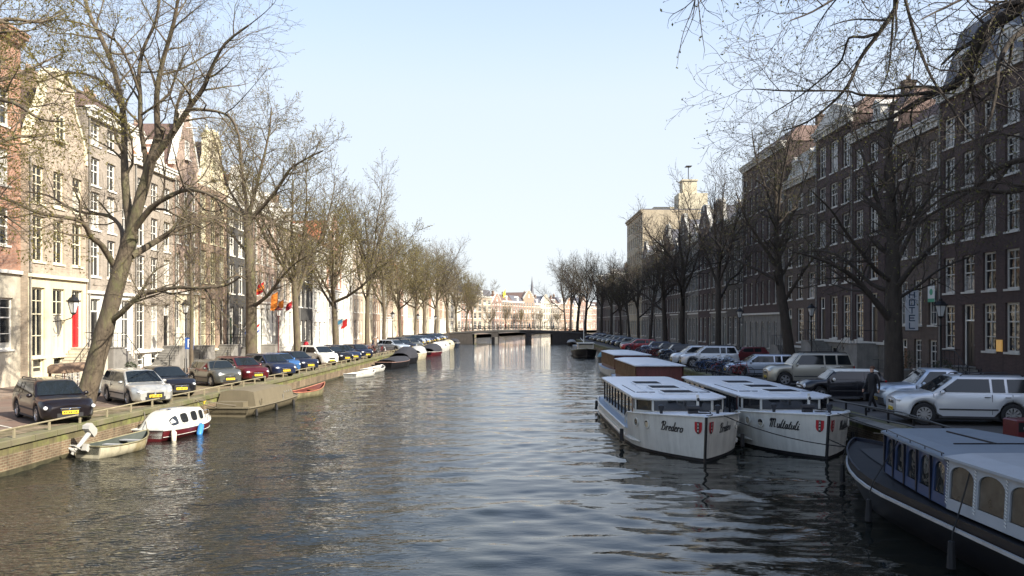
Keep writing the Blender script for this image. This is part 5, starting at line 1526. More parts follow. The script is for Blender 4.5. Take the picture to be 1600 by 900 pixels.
while Y < 298:
    w = rnd.uniform(6.5, 9.5); wl, ww = walls[k % 8]; gb = gabs[(k*2+1) % 9]
    house('L', Y, Y+w, f'{ww} canal house with {gword[gb]}, {ORD[k % 20]} beyond the red-roofed stepped gable', wl, rnd.uniform(12.5,15.5),
          [(5.2,7.4),(8.1,10.1),(10.8,12.2)], cols=3, gable=gb, gh=3.6, roofh=2.4, roof=rnd.choice([M_tile, M_tile_dark, M_slate]), ground=GL(door=2, z=.4, wz=.8, head=4.0, band=rnd.choice([0,4.6]), mat=M_render, color=M_greenpaint), seed=20+k, dorm=1)
    Y += w; k += 1
# ------------------------------------------------------------------ houses, shaded bank
gR = 'canal houses on the shaded bank'
def hr(*a, **k): return house('R', *a, group=gR, **k)
M_ds = mat('grimy_shaded_stone', (0.19,0.18,0.16), .85, var=.2, scale=1.5, dirt=.35)  # grime streaks over a base colour darkened to deepen this bank's shade
M_dw = mat('shaded_white_paint', (0.50,0.49,0.45), .55, var=.08, scale=2, dirt=.15)  # shaded-bank copy of the white trim paint, shade put into the colour
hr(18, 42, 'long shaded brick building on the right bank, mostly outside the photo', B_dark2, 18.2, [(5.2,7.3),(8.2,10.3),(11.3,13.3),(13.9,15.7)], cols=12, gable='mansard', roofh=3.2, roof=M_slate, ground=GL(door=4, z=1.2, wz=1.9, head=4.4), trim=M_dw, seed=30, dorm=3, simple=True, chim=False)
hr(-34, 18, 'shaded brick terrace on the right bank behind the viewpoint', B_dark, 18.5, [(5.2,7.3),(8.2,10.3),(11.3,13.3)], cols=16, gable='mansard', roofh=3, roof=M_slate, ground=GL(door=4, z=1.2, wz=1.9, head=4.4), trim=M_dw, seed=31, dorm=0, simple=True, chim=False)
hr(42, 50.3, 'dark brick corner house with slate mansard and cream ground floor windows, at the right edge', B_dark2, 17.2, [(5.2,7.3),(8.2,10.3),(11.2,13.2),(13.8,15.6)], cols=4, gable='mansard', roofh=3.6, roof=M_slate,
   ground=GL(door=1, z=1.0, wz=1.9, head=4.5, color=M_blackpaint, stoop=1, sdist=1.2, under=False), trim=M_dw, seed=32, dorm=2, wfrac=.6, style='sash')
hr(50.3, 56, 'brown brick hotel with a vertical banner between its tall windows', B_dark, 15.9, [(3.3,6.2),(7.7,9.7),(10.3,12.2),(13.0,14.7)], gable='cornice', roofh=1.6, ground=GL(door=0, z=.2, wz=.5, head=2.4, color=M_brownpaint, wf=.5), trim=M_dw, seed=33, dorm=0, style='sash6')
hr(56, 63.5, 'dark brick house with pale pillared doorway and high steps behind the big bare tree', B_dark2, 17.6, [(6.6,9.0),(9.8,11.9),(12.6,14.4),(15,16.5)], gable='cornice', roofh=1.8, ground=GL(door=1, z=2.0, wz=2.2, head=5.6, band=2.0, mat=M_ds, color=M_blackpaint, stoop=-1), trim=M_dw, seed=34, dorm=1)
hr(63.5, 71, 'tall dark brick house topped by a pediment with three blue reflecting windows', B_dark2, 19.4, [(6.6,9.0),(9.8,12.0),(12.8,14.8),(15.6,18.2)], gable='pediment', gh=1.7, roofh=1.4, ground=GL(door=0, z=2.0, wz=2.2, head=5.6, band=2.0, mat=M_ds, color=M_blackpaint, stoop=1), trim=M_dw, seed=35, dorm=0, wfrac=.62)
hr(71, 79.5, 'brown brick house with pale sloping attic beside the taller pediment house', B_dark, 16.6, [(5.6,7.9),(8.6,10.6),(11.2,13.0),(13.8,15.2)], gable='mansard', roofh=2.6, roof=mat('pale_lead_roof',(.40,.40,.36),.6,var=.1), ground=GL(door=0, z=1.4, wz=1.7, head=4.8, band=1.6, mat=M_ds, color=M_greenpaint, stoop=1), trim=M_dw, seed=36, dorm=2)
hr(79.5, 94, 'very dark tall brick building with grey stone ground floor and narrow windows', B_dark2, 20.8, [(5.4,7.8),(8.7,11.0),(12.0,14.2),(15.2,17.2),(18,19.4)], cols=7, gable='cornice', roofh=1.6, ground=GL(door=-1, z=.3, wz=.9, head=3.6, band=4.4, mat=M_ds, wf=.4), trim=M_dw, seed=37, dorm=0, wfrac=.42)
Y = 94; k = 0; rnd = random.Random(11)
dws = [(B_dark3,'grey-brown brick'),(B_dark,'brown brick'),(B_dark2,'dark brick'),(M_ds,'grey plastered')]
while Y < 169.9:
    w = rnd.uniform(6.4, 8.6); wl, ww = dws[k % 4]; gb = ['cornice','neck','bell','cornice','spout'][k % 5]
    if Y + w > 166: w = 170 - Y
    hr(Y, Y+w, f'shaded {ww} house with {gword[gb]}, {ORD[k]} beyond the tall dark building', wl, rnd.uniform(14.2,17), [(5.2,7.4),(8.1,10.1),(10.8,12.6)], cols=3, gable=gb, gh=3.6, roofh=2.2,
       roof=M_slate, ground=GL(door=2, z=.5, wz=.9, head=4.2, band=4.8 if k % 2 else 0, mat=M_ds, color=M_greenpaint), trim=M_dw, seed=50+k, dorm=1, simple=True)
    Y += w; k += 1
big = hr(170, 193, 'massive office block with flat roof and stone tower above the trees', wallmat('sandy_brick',(.40,.33,.22)), 26.6, [(5.4,7.6),(9,11.2),(12.6,14.8),(16.2,18.4),(19.8,22),(23.2,25.2)], cols=8, gable='flat',
   ground=GL(door=-1, z=.4, wz=.8, head=4.0), trim=M_dw, seed=70, depth=19, chim=False, simple=True, name='office_block', cat='office block', wfrac=.5, roof=M_slate)
tw = MB(); tw.box(15,20,8,14,26.9,30.5); tw.box(16,19,9,12,30.501,33.2); tw.box(15.8,19.2,8.8,12.2,33.201,33.5); tw.box(3,13,4,16,26.9,28.6)
tw.build('tower', mat('tower_stone',(.50,.45,.33),.85,var=.12,scale=1,dirt=.2), big)  # pale tan stone with vertical streaks
at = MB(); at.tube([(17.5,10.5,33.5),(17.5,10.5,36.4)], .09, 5); at.box(16.6,18.4,9.9,11.1,36.4,36.52); at.build('weather_vane', M_iron, big)
Y = 193; k = 0
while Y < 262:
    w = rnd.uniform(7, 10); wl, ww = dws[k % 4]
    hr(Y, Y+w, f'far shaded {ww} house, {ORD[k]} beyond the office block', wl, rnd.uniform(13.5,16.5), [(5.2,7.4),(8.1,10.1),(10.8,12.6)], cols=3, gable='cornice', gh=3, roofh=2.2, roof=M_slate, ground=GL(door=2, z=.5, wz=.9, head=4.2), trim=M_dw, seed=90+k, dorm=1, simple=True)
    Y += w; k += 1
# far row beyond the bend
A0_, A1_ = Vector((-23.6, 299)), Vector((52, 468)); dv = (A1_-A0_); Lr = dv.length; dv.normalize(); ang = atan2(dv.y, dv.x)
x = 0; k = 0; B_farred = wallmat('muted_red_brick', (0.27,0.15,0.115)); fw = [(M_stone,'pale stone'),(B_farred,'red brick'),(B_tan,'tan domed'),(B_farred,'dull red brick'),(B_brown,'brown brick'),(B_farred,'russet brick'),(B_brown,'brown gabled'),(B_grey,'grey-tan'),(M_stone,'cream plastered'),(B_grey,'grey'),(B_brown,'dark brown'),(B_red,'brick')]
while x < Lr - 6:
    w = 17 if k == 2 else rnd.uniform(8.5, 12); wl, ww = fw[k % 12]
    p = A0_ + dv*x; hh = 14.0 if k == 2 else rnd.uniform(11.5, 14.5)
    T = house('L', 400, 400+w, f'far {ww} house where the canal bends, {ORD[k]} from the left beyond the bridge', wl, hh, [(5.2,7.4),(8.1,10.1),(10.8,12.6)], cols=4, gable=['cornice','step','mansard','spout','cornice'][k % 5] if k != 2 else 'mansard', gh=3.8, roofh=2.6,
        roof=[M_slate, M_tile_dark, M_slate, M_tile if k == 3 else M_slate, M_tile_dark][k % 5], ground=GL(door=2, z=.5, wz=.9, head=4.2), seed=120+k, dorm=1, simple=True, loc=(p.x, p.y, QZ+.12), rz=ang, awidth=w-.03, group='far houses beyond the bridge')
    if k == 2:
        dm = MB(); dm.lathe([(5.0,0),(4.8,.9),(4.0,1.9),(2.4,2.6),(.8,2.9),(.4,3.6),(.02,4.0)], (w/2,6,hh+2.4), 16); dm.build('dome', M_slate, T, smooth=40)
    x += w; k += 1
sp = thing('church_spire', 'thin pointed church spire on the horizon above the far houses', 'spire', (12.5, 520, QZ))
m_ = MB(); m_.box(-2.2,2.2,-2.2,2.2,0,19); m_.build('tower', B_grey, sp)
m_ = MB(); m_.lathe([(2.2,19),(1.2,22),(.6,27),(.02,33)], n=8); m_.build('spire', M_slate, sp)

# ------------------------------------------------------------------ bridge
def bridge():
    T = thing('bridge', 'low three-arched stone bridge crossing the canal in the distance', 'bridge', (0,187,0))
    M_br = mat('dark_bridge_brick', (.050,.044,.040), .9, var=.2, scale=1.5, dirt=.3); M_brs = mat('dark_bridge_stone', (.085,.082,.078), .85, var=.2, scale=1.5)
    x0, x1 = XL(187)-1.5, XR(187)+1.5
    ops = [(-8.9,-4.6),(-3.1,3.1),(4.4,9.1)]
    def top(x): c = (x-(x0+x1)/2)/((x1-x0)/2); return 3.05 - .55*c*c
    body = MB()
    def arch(x):
        for i, (a, b) in enumerate(ops):
            if a < x < b: 
                t = (x-(a+b)/2)/((b-a)/2); return 2.40 - .30*t*t if i != 1 else 2.55 - .2*t*t
        return -.5
    xs = sorted(set(list(np.linspace(x0, x1, 40)) + [v for o in ops for v in (o[0]-.001, o[0]+.001, o[1]-.001, o[1]+.001, (o[0]+o[1])/2)]))
    body.loft([[(x,0,arch(x)),(x,0,top(x)),(x,10,top(x)),(x,10,arch(x))] for x in xs], cap=True)
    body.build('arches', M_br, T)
    cp = MB(); cp.loft([[(x,-.12,top(x)-.28),(x,-.12,top(x)+.04),(x,.25,top(x)+.04),(x,.25,top(x)-.28)] for x in np.linspace(x0,x1,24)], cap=True)
    for o in ops: 
        xx = np.linspace(o[0]+.002, o[1]-.002, 9); cp.loft([[(x,-.06,arch(x)),(x,-.06,arch(x)+.2),(x,-.003,arch(x)+.2),(x,-.003,arch(x))] for x in xx], cap=True)
    cp.build('stone_edge', M_brs, T)
    pr = MB()
    for a, b in ((-4.6,-3.1),(3.1,4.4)):
        c = (a+b)/2; pr.prism([(a+.05,-.05),(c,-.9),(b-.05,-.05)], -.4, 1.5, axis='z')
    pr.build('pier', M_brs, T)
    rl = MB()
    for z in (.95, .5): rl.tube([(x,.08,top(x)+z) for x in np.linspace(x0,x1,24)], .035, 5)
    for x in np.arange(x0, x1, 1.1): rl.tube([(x,.08,top(x)),(x,.08,top(x)+.98)], .03, 4)
    rl.build('railing', M_iron, T)
    rl2 = MB()
    for z in (.95, .5): rl2.tube([(x,9.9,top(x)+z) for x in np.linspace(x0,x1,24)], .035, 5)
    rl2.build('railing', M_iron, T)
    R = random.Random(3); x = x0 + 1.2
    while x < x1 - 1.2:
        bicycle((x, 187+.45, top(x)+.01), R.uniform(-.15,.15) + (pi if R.random() < .5 else 0), 'dark bicycle leaning on the railing of the far bridge', 'bicycles along the bridge railing', parts=False, lean=R.uniform(-.12,.05)); x += R.uniform(.75,1.2)
    cols = [((.03,.03,.04),(.02,.02,.03),'black coat'),((.35,.04,.04),(.03,.03,.05),'red coat'),((.05,.08,.18),(.03,.03,.03),'blue jacket'),((.4,.38,.33),(.05,.05,.07),'pale jacket')]
    for i, x in enumerate((-7.6,-1.5,4.0,9.5)):
        c = cols[i]; person((x, 190+.3*i, top(x)), R.uniform(0,6), f'tiny pedestrian in a {c[2]} crossing the far bridge', c[0], c[1], 'walk')
bridge()
# approach ramps so the deck meets the streets
rm = MB()
for (a, b, za, zb) in ((XL(187)-1.5, XL(187)-9, 2.5, QZ+.004), (XR(187)+1.5, XR(187)+9, 2.5, QZ+.004)):
    rm.loft([[(a,187,QZ-.3),(a,187,za),(a,197,za),(a,197,QZ-.3)],[(b,187,QZ-.3),(b,187,zb),(b,197,zb),(b,197,QZ-.3)]], cap=True)
struct('road', rm, M_pavd)

# ------------------------------------------------------------------ cars, sunny bank
C_ = lambda n, c, m=.35: carpaint(n, c, m)
P_blk, P_sil, P_gry, P_mar, P_dbl, P_blu, P_nvy, P_wht = C_('black_paint',(.012,.012,.016)), C_('silver_paint',(.58,.58,.54),.55), C_('grey_green_paint',(.12,.125,.115),.5), C_('maroon_paint',(.10,.012,.016)), C_('dark_blue_paint',(.02,.03,.07)), C_('bright_blue_paint',(.05,.14,.33)), C_('navy_paint',(.015,.018,.04)), C_('white_car_paint',(.74,.73,.68),0)
P_aub = C_('aubergine_paint',(.012,.009,.011)); P_gold = C_('champagne_paint',(.42,.40,.34),.55); P_pale = C_('pale_blue_silver_paint',(.46,.52,.60),.5); P_redc = C_('red_car_paint',(.42,.02,.02),0); P_whs = C_('white_silver_paint',(.62,.64,.66),.3)
gL = 'cars parked along the sunny quay'; gRc = 'cars parked along the shaded quay'
def carL(kind, paint, label, px, py, deg, **k):
    """px, py: where the front bumper meets the ground in the photo"""
    g = G(px, py, QZ); a = radians(-deg); L = CT[kind]['L']
    return make_car(kind, paint, label, gL, (g.x - cos(a)*L/2, g.y - sin(a)*L/2, QZ), a, **k)
carL('wagon', P_aub, 'near-black estate car with twin round headlights, nearest on the sunny quay', 110, 663, 47, rails=True, grille='round4')
carL('wagon', P_sil, 'silver estate car with a yellow plate beside the leaning tree trunk', 243, 634, 47, grille='wide', wheels='cover')
carL('sedan', P_blk, 'black saloon car parked right behind the silver estate', 284, 621, 47, grille='wide', wheels='cover')
carL('hatch', P_gry, 'grey-green small hatchback with round headlights beside the slim tree', 360, 604, 45, grille='mini', wheels='five', doors=2)
carL('wagon', P_mar, 'maroon estate car between the grey hatchback and a dark blue car', 404, 597, 45, grille='bar')
carL('wagon', P_dbl, 'dark blue estate car in front of the forked tree', 448, 589, 45, grille='wide')
carL('hatch', P_blu, 'bright blue small car peeping out behind the dark blue estate', 457, 584.5, 45, grille='bar')
carL('sedan', P_nvy, 'navy saloon car left of the white people carrier', 486, 579.5, 44, grille='wide')
carL('mpv', P_wht, 'white people carrier, the only white car in the sunny row', 519, 571, 42, grille='bar')
near = [('sedan',P_blk,'black saloon car just right of the white people carrier',543,566.5),('wagon',P_dbl,'dark blue estate car, second right of the white people carrier',556,564),('hatch',P_nvy,'navy hatchback next to the pile of bicycles',575,560.5),
        ('wagon',P_pale,'pale silver estate car just beyond the pile of bicycles',634,549.8),('sedan',P_blk,'black saloon beyond the pale silver estate on the sunny quay',646,547.6),('hatch',P_gry,'grey hatchback, second beyond the pale silver estate',656,546)]
for i, (kd, pt, lb, x_, y_) in enumerate(near): carL(kd, pt, lb, x_, y_, 42)
R = random.Random(9); Y = 122
for i in range(15):
    kd = R.choice(['wagon','sedan','hatch','wagon','mpv']); pt, pn = R.choice([(P_blk,'black'),(P_dbl,'dark blue'),(P_gry,'grey'),(P_sil,'silver'),(P_nvy,'navy'),(P_pale,'pale silver')])
    xc = XL(Y) - 1.2 - CT[kd]['L']/2*cos(radians(42))
    make_car(kd, pt, f'{pn} car far along the sunny quay, {ORD[i]} in the run towards the bridge', gL, (xc, Y, QZ), radians(-42)); Y += R.uniform(2.9, 4.6)
# ------------------------------------------------------------------ cars, shaded bank (front wheels towards the water)
def carR(kind, paint, label, px, d, deg, group=gRc, **k):
    """px: left end of the car in the photo, d: distance of its near side"""
    x = (px-800)*d/F; a = radians(180 - deg); L = CT[kind]['L']; W = CT[kind]['W']
    return make_car(kind, paint, label, group, (x + cos(radians(deg))*L/2 + .1, d + W/2 + sin(radians(deg))*L/2, QZ), a, **k)
carR('suv', P_whs, 'white off-road car with multi-spoke wheels at the right edge', 1424, 28.3, 10, wheels='multi', rails=True)
carR('shortsuv', P_pale, 'pale blue short off-road car with dark wheel arches behind the white one', 1392, 32.4, 8, cladding=True, doors=2)
carR('hatch', P_blk, 'black small hatchback with a white roof beside the man in black', 1259, 37.6, 4, white_roof=True, doors=2, grille='mini')
carR('bigsuv', P_gold, 'large champagne off-road car behind the black hatchback', 1204, 46.5, 4, rails=True, wheels='five')
carR('wagon', P_pale, 'silver estate hatchback in front of the shaded leaning tree', 1137, 55, 2)
carR('suv', P_whs, 'silver-white off-road car behind the bicycle pile on the shaded quay', 1066, 66, 4, rails=True)
carR('mpv', P_whs, 'pale people carrier half hidden behind the silver-white off-road car', 1050, 70.5, 0)
carR('hatch', C_('dark_red_car_paint',(.14,.02,.025)), 'dark red car tucked behind the silver-white off-road car', 1136, 74, 0)
carR('wagon', P_redc, 'bright red car parked on the shaded quay beyond the brown boats', 970, 107, 0)
R = random.Random(19)
for i, (px_, d_) in enumerate(((1040,84),(1022,90),(1010,97),(965,116),(957,122),(950,128),(943,135),(938,142),(930,150),(925,158),(918,166),(912,176))):
    kd = R.choice(['wagon','sedan','hatch']); pt, pn = R.choice([(P_blk,'black'),(P_dbl,'dark blue'),(P_gry,'grey'),(P_nvy,'navy')])
    x = XR(d_) + 1.2 + CT[kd]['L']/2
    make_car(kd, pt, f'{pn} car in deep shade, {ORD[i]} of the dark row on the shaded quay', gRc, (x, d_, QZ), radians(178))

# ------------------------------------------------------------------ small boats
def place_boat(T, mb): pass
def open_boat(label, loc, rz, L=4.2, B=1.6, fb=.45, outer=M_dirtywhite, inner=M_darkgreen, rail=None, motor=False, cover=None, name='rowing_boat', group=None, thwarts=True, sheer=.22, bluff=2.0):
    T = thing(name, label, 'boat', loc, rz, group)
    mb, prof, ts, _ = hull(L, B, fb, sheer=sheer, bow=.45, keel=-.2, bluff=bluff)
    mb.build('hull', [outer, inner], T, smooth=40)
    gunwale(prof, ts, L, .03).build('gunwale', rail or M_olive, T, smooth=60)
    if thwarts and not cover:
        for t in (.25, .5, .74):
            x, w, z = prof(t); th = MB(); th.box(x-.12,x+.12,-w+.06,w-.06,z-.14,z-.10); th.build('thwart', M_wood if outer is not M_dirtywhite else M_greycanvas, T)
    if motor:
        m = MB(); x = -L/2-.12; n00 = 0
        m.loft([[(x-.30,-.13,fb+.55),(x+.12,-.13,fb+.42),(x+.12,.13,fb+.42),(x-.30,.13,fb+.55)],[(x-.33,-.15,fb+.68),(x+.16,-.15,fb+.58),(x+.16,.15,fb+.58),(x-.33,.15,fb+.68)],[(x-.22,-.11,fb+.82),(x+.14,-.11,fb+.74),(x+.14,.11,fb+.74),(x-.22,.11,fb+.82)]], cap=True)
        m.tube([(x-.05,0,fb+.5),(x-.28,0,.30),(x-.45,0,.05)], [.10,.075,.07], 8); m.box(x-.62,x-.28,-.10,.10,.14,.18); m.ellipsoid((x-.52,0,.02),(.22,.05,.06),8,5)
        m.prism([(x-.55,.10),(x-.42,.10),(x-.40,-.12),(x-.50,-.12)], -.015,.015); m.box(x-.02,x+.14,-.10,.10,fb-.15,fb+.1)
        pv = Matrix.Translation((-L/2,0,fb)) @ Matrix.Rotation(radians(30),4,'Y') @ Matrix.Scale(.95,4) @ Matrix.Translation((L/2,0,-fb)); m.xform(pv)
        m.build('outboard_motor', M_motor, T, smooth=40)
    if cover:
        c = MB(); tt = [t for t in ts if .06 < t]; hgt = cover[1]
        c.loft([[(prof(t)[0], s*prof(t)[1]*k, prof(t)[2] + .02 + hgt*zz*sin(pi*min(1,max(.0,(t-.03)/.97)))**.6) for s, k, zz in ((-1,1.02,0),(-1,.75,.7),(-1,.3,1),(1,.3,1),(1,.75,.7),(1,1.02,0))] for t in tt], closed=False)
        c.build('cover', cover[0], T, smooth=50)
    return T
def gw(x, y, d):  # water point at pixel column x, distance d
    return Vector(((x-800)*d/F, d, 0))
def between(label, a, b, **k):
    """boat from stern a to bow b on the water"""
    a, b = Vector(a), Vector(b); c = (a+b)/2; L = (b-a).length
    return open_boat(label, (c.x, c.y, 0), atan2(b.y-a.y, b.x-a.x), L=L, **k)
between('weathered open boat with a tilted grey outboard motor, nearest on the left', (-14.45,28.3,0), (-13.75,31.4,0), B=1.35, fb=.36, motor=True)
# maroon and white cabin cruiser
def cruiser():
    T = thing('cabin_cruiser', 'small white cabin cruiser with maroon hull and blue fender', 'boat', (-13.85, 34.7, 0), pi/2-.17)
    L = 5.2
    mb, prof, ts, _ = hull(L, 2.05, .52, sheer=.25, bow=.42, keel=-.25)
    mb.build('hull', [M_maroon, M_hullwhite], T, smooth=40)
    gunwale(prof, ts, L, .045, dz=.0).build('gunwale', M_hullwhite, T, smooth=60)
    deck_mesh(prof, ts, .62, .995, .01).build('foredeck', M_hullwhite, T)
    ws = MB()
    for s in (-1,1): ws.tube([(prof(t)[0]-.02, s*(prof(t)[1]*.965), .20) for t in ts if t < .93], .018, 4)
    ws.build('waterline_stripe', M_hullwhite, T)
    # cabin shell: lofted with side openings
    cab = MB(); st = [(-2.45,.72,.50,.10),(-2.0,.82,.56,.56),(-1.6,.88,.64,.80),(-1.2,.90,.68,.88),(0,.88,.70,.92),(.9,.78,.64,.88),(1.08,.74,.60,.80),(1.16,.70,.52,.06)]
    rings = [[(x,-wb,.55),(x,-wb*.97,.55+h*.25),(x,-wt,.55+h*.85),(x,-wt*.8,.55+h),(x,wt*.8,.55+h),(x,wt,.55+h*.85),(x,wb*.97,.55+h*.25),(x,wb,.55)] for x,wb,wt,h in st]
    cab.loft(rings, cap=True); cab.build('cabin', M_hullwhite, T, smooth=45)
    def wpt(x, zz, s):
        for (a, b) in zip(st[:-1], st[1:]):
            if a[0] <= x <= b[0]:
                k = (x-a[0])/(b[0]-a[0]); wb, wt, h = [a[i]+(b[i]-a[i])*k for i in (1,2,3)]
                t = (zz-.25)/.60; return (x, s*(wb*.97+(wt-wb*.97)*t+.028), .55+h*zz)
    for s in (-1,1):
        for (a, b) in ((-1.95,-1.42),(-1.22,-.62),(-.35,.20),(.42,.84)):
            n = 10; g = MB(); fr = MB(); cx_, rx = (a+b)/2, (b-a)/2
            def sup(t, k=1.0): c_, s_ = cos(t), sin(t); return wpt(cx_ + rx*k*abs(c_)**.55*(1 if c_ > 0 else -1), .55 + .29*k*abs(s_)**.55*(1 if s_ > 0 else -1), s)
            pts = [sup(2*pi*i/16) for i in range(16)]; g.poly(pts); 
            og = [sup(2*pi*i/16, 1.14) for i in range(16)]
            fr.loft([[ (p[0],p[1]+s*.006,p[2]) for p in og], [(p[0],p[1]+s*.006,p[2]) for p in pts]])
            f_ = fr.build('window', M_hullwhite, T); g.build('pane', M_bglass, f_)
    T.scale = (.86,.84,.73)
    r = MB(); r.tube([(-1.1,-.4,1.45),(-1.0,-.42,1.5),(.3,-.4,1.47),(.4,-.38,1.42)], .015, 4); r.tube([(-1.1,.4,1.45),(-1.0,.42,1.5),(.3,.4,1.47),(.4,.38,1.42)], .015, 4)
    r.ellipsoid((-.95,0,1.46),(.10,.14,.07),8,5); r.build('roof_rail', M_chrome, T)
    pr = MB()
    for s in (-1,1): pr.tube([(prof(t)[0], s*prof(t)[1]*.9, prof(t)[2]+.02+.28) for t in (.72,.85,.96,.995)], .014, 5)
    for s in (-1,1):
        for t in (.72,.86,.96): pr.tube([(prof(t)[0], s*prof(t)[1]*.9, prof(t)[2]),(prof(t)[0], s*prof(t)[1]*.9, prof(t)[2]+.3)], .012, 4)
    pr.build('pulpit_rail', M_chrome, T)
    f = MB(); f.tube([(-2.25,-1.05,.62),(-2.25,-1.1,.42),(-2.25,-1.1,.0)], [.03,.13,.11], 10); f.ellipsoid((-2.25,-1.1,-.02),(.11,.11,.08),10,5); f.build('fender', M_whitefender, T, smooth=60)
    f = MB(); f.tube([(.10,-1.0,.55),(.0,-1.14,.48),(-.25,-1.20,.05)], [.05,.15,.15], 10); f.ellipsoid((0.0,-1.14,.48),(.15,.14,.12),10,5); f.ellipsoid((-.25,-1.2,.05),(.15,.15,.12),10,5); f.build('fender', M_bluefender, T, smooth=60)
cruiser()
def khaki_barge():
    T = thing('work_barge', 'flat khaki barge with a box-shaped canvas cover moored at the sunny quay', 'boat', (-13.70, 45.0, 0), pi/2-.08)
    T.scale = (.76,.84,.72)
    L = 11.0
    mb, prof, ts, _ = hull(L, 2.9, .55, sheer=.2, bow=.22, keel=-.35, stern_w=.95, bluff=2.6, vee=.95)
    mb.build('hull', [M_khaki2, M_khaki2], T, smooth=40); gunwale(prof, ts, L, .07).build('gunwale', M_khaki, T, smooth=60)
    deck_mesh(prof, ts, 0, .995, -.01, crown=.01).build('deck', M_khaki, T)
    bx = MB(); b_ = lambda x,z,w: (x,w,z)
    x0, x1, x2 = -3.9, 1.2, 3.6; w0, w1 = 1.22, 1.02
    bx.loft([[(x0,-w0,.55),(x0+.12,-w1,1.55),(x0+.12,-.5,1.66),(x0+.12,.5,1.66),(x0+.12,w1,1.55),(x0,w0,.55)],[(x1,-w0,.55),(x1,-w1,1.60),(x1,-.5,1.72),(x1,.5,1.72),(x1,w1,1.60),(x1,w0,.55)],[(x2,-w0*.96,.58),(x2-.1,-w1,1.42),(x2-.1,-.5,1.5),(x2-.1,.5,1.5),(x2-.1,w1,1.42),(x2,w0*.96,.58)]], cap=True)
    bx.box(-4.9,-4.1,-.8,.8,.56,.95); bx.build('canvas_cover', M_khaki, T)
    sm = MB()
    for y in (-1,1): sm.box(x1-.03,x1+.03,y*w0*1.0-.02,y*w0+.02,.56,1.0)
    for k in range(4):
        for s in (-1,1): sm.ellipsoid((x1+.5+k*.45, s*1.13, 1.1),(.05,.04,.09),6,4)
    sm.build('ventilator', M_stone_grey, T)
    h = MB(); h.box(4.0,4.6,-.7,.7,.72,.98); h.build('hatch', M_black, T)
    po = MB(); po.tube([(-3.2,-1.35,.5),(-3.2,-1.35,1.05)], .05, 6); po.tube([(4.9,0,.7),(4.9,0,1.05)],.06,6); po.build('bollard', M_khaki, T)
    fe = MB()
    for x in (-4.6,-1,2.5): fe.tube([(x,-1.5,.45),(x,-1.52,.0)],[.06,.10],7)
    fe.build('fender', M_rubber, T)
khaki_barge()
between('faded orange wooden rowing boat beyond the khaki barge', (-13.7,49.8,0), (-12.2,54.2,0), B=1.3, fb=.38, outer=M_olive, inner=M_mahog, rail=M_orange, sheer=.4)
between('low white dinghy, first of the two moored pale dinghies', (-13.55,69.5,0), (-12.2,73.5,0), B=1.6, fb=.32, outer=M_hullwhite, inner=M_hullwhite, rail=M_white)
between('low white dinghy with a dark mast step, beyond the first pale dinghy', (-13.3,76.2,0), (-12.6,81,0), B=1.5, fb=.34, outer=M_hullwhite, inner=M_greycanvas, rail=M_white)
between('black sloop with a pale stripe under a low black cover', (-13.0,84,0), (-11.6,92,0), B=2.3, fb=.6, outer=M_hullblack, inner=M_black, rail=mat('pinkish_rail',(.35,.22,.18),.5), cover=(M_blackcanvas,.45), name='sloop')
T_ = between('black boat under a tall peaked black canopy beside the low black sloop', (-12.8,93.5,0), (-11.9,101,0), B=2.4, fb=.6, outer=M_hullblack, inner=M_black, rail=M_black, cover=(M_blackcanvas,1.25), name='sloop')
between('small cream boat with rounded grey cover beyond the black canopy', (-12.6,105,0), (-11.9,111,0), B=2.1, fb=.75, outer=M_dirtywhite, inner=M_black, rail=M_white, cover=(M_greycanvas,.9), name='covered_boat')
between('black covered boat with a red underside line on the sunny side', (-12.2,116,0), (-10.9,124,0), B=2.6, fb=.55, outer=M_maroon, inner=M_black, rail=M_white, cover=(M_blackcanvas,1.1), name='covered_boat')
for i, (y_, cv, lb) in enumerate(((129,M_white,'white cruiser with a pale canopy, nearest of the far white boats on the sunny side'),(137,M_greycanvas,'white boat with a grey cover behind the far white cruiser'),(146,M_dirtywhite,'small cream boat near the left end of the bridge'),(158,M_blackcanvas,'dark covered boat close to the left end of the bridge'))):
    between(lb, (XL(y_)+1.5,y_,0), (XL(y_)+1.9,y_+6.5,0), B=2.3, fb=.8, outer=[M_hullwhite,M_hullwhite,M_dirtywhite,M_navy][i], inner=M_black, rail=M_white, cover=(cv,.8), name='covered_boat')
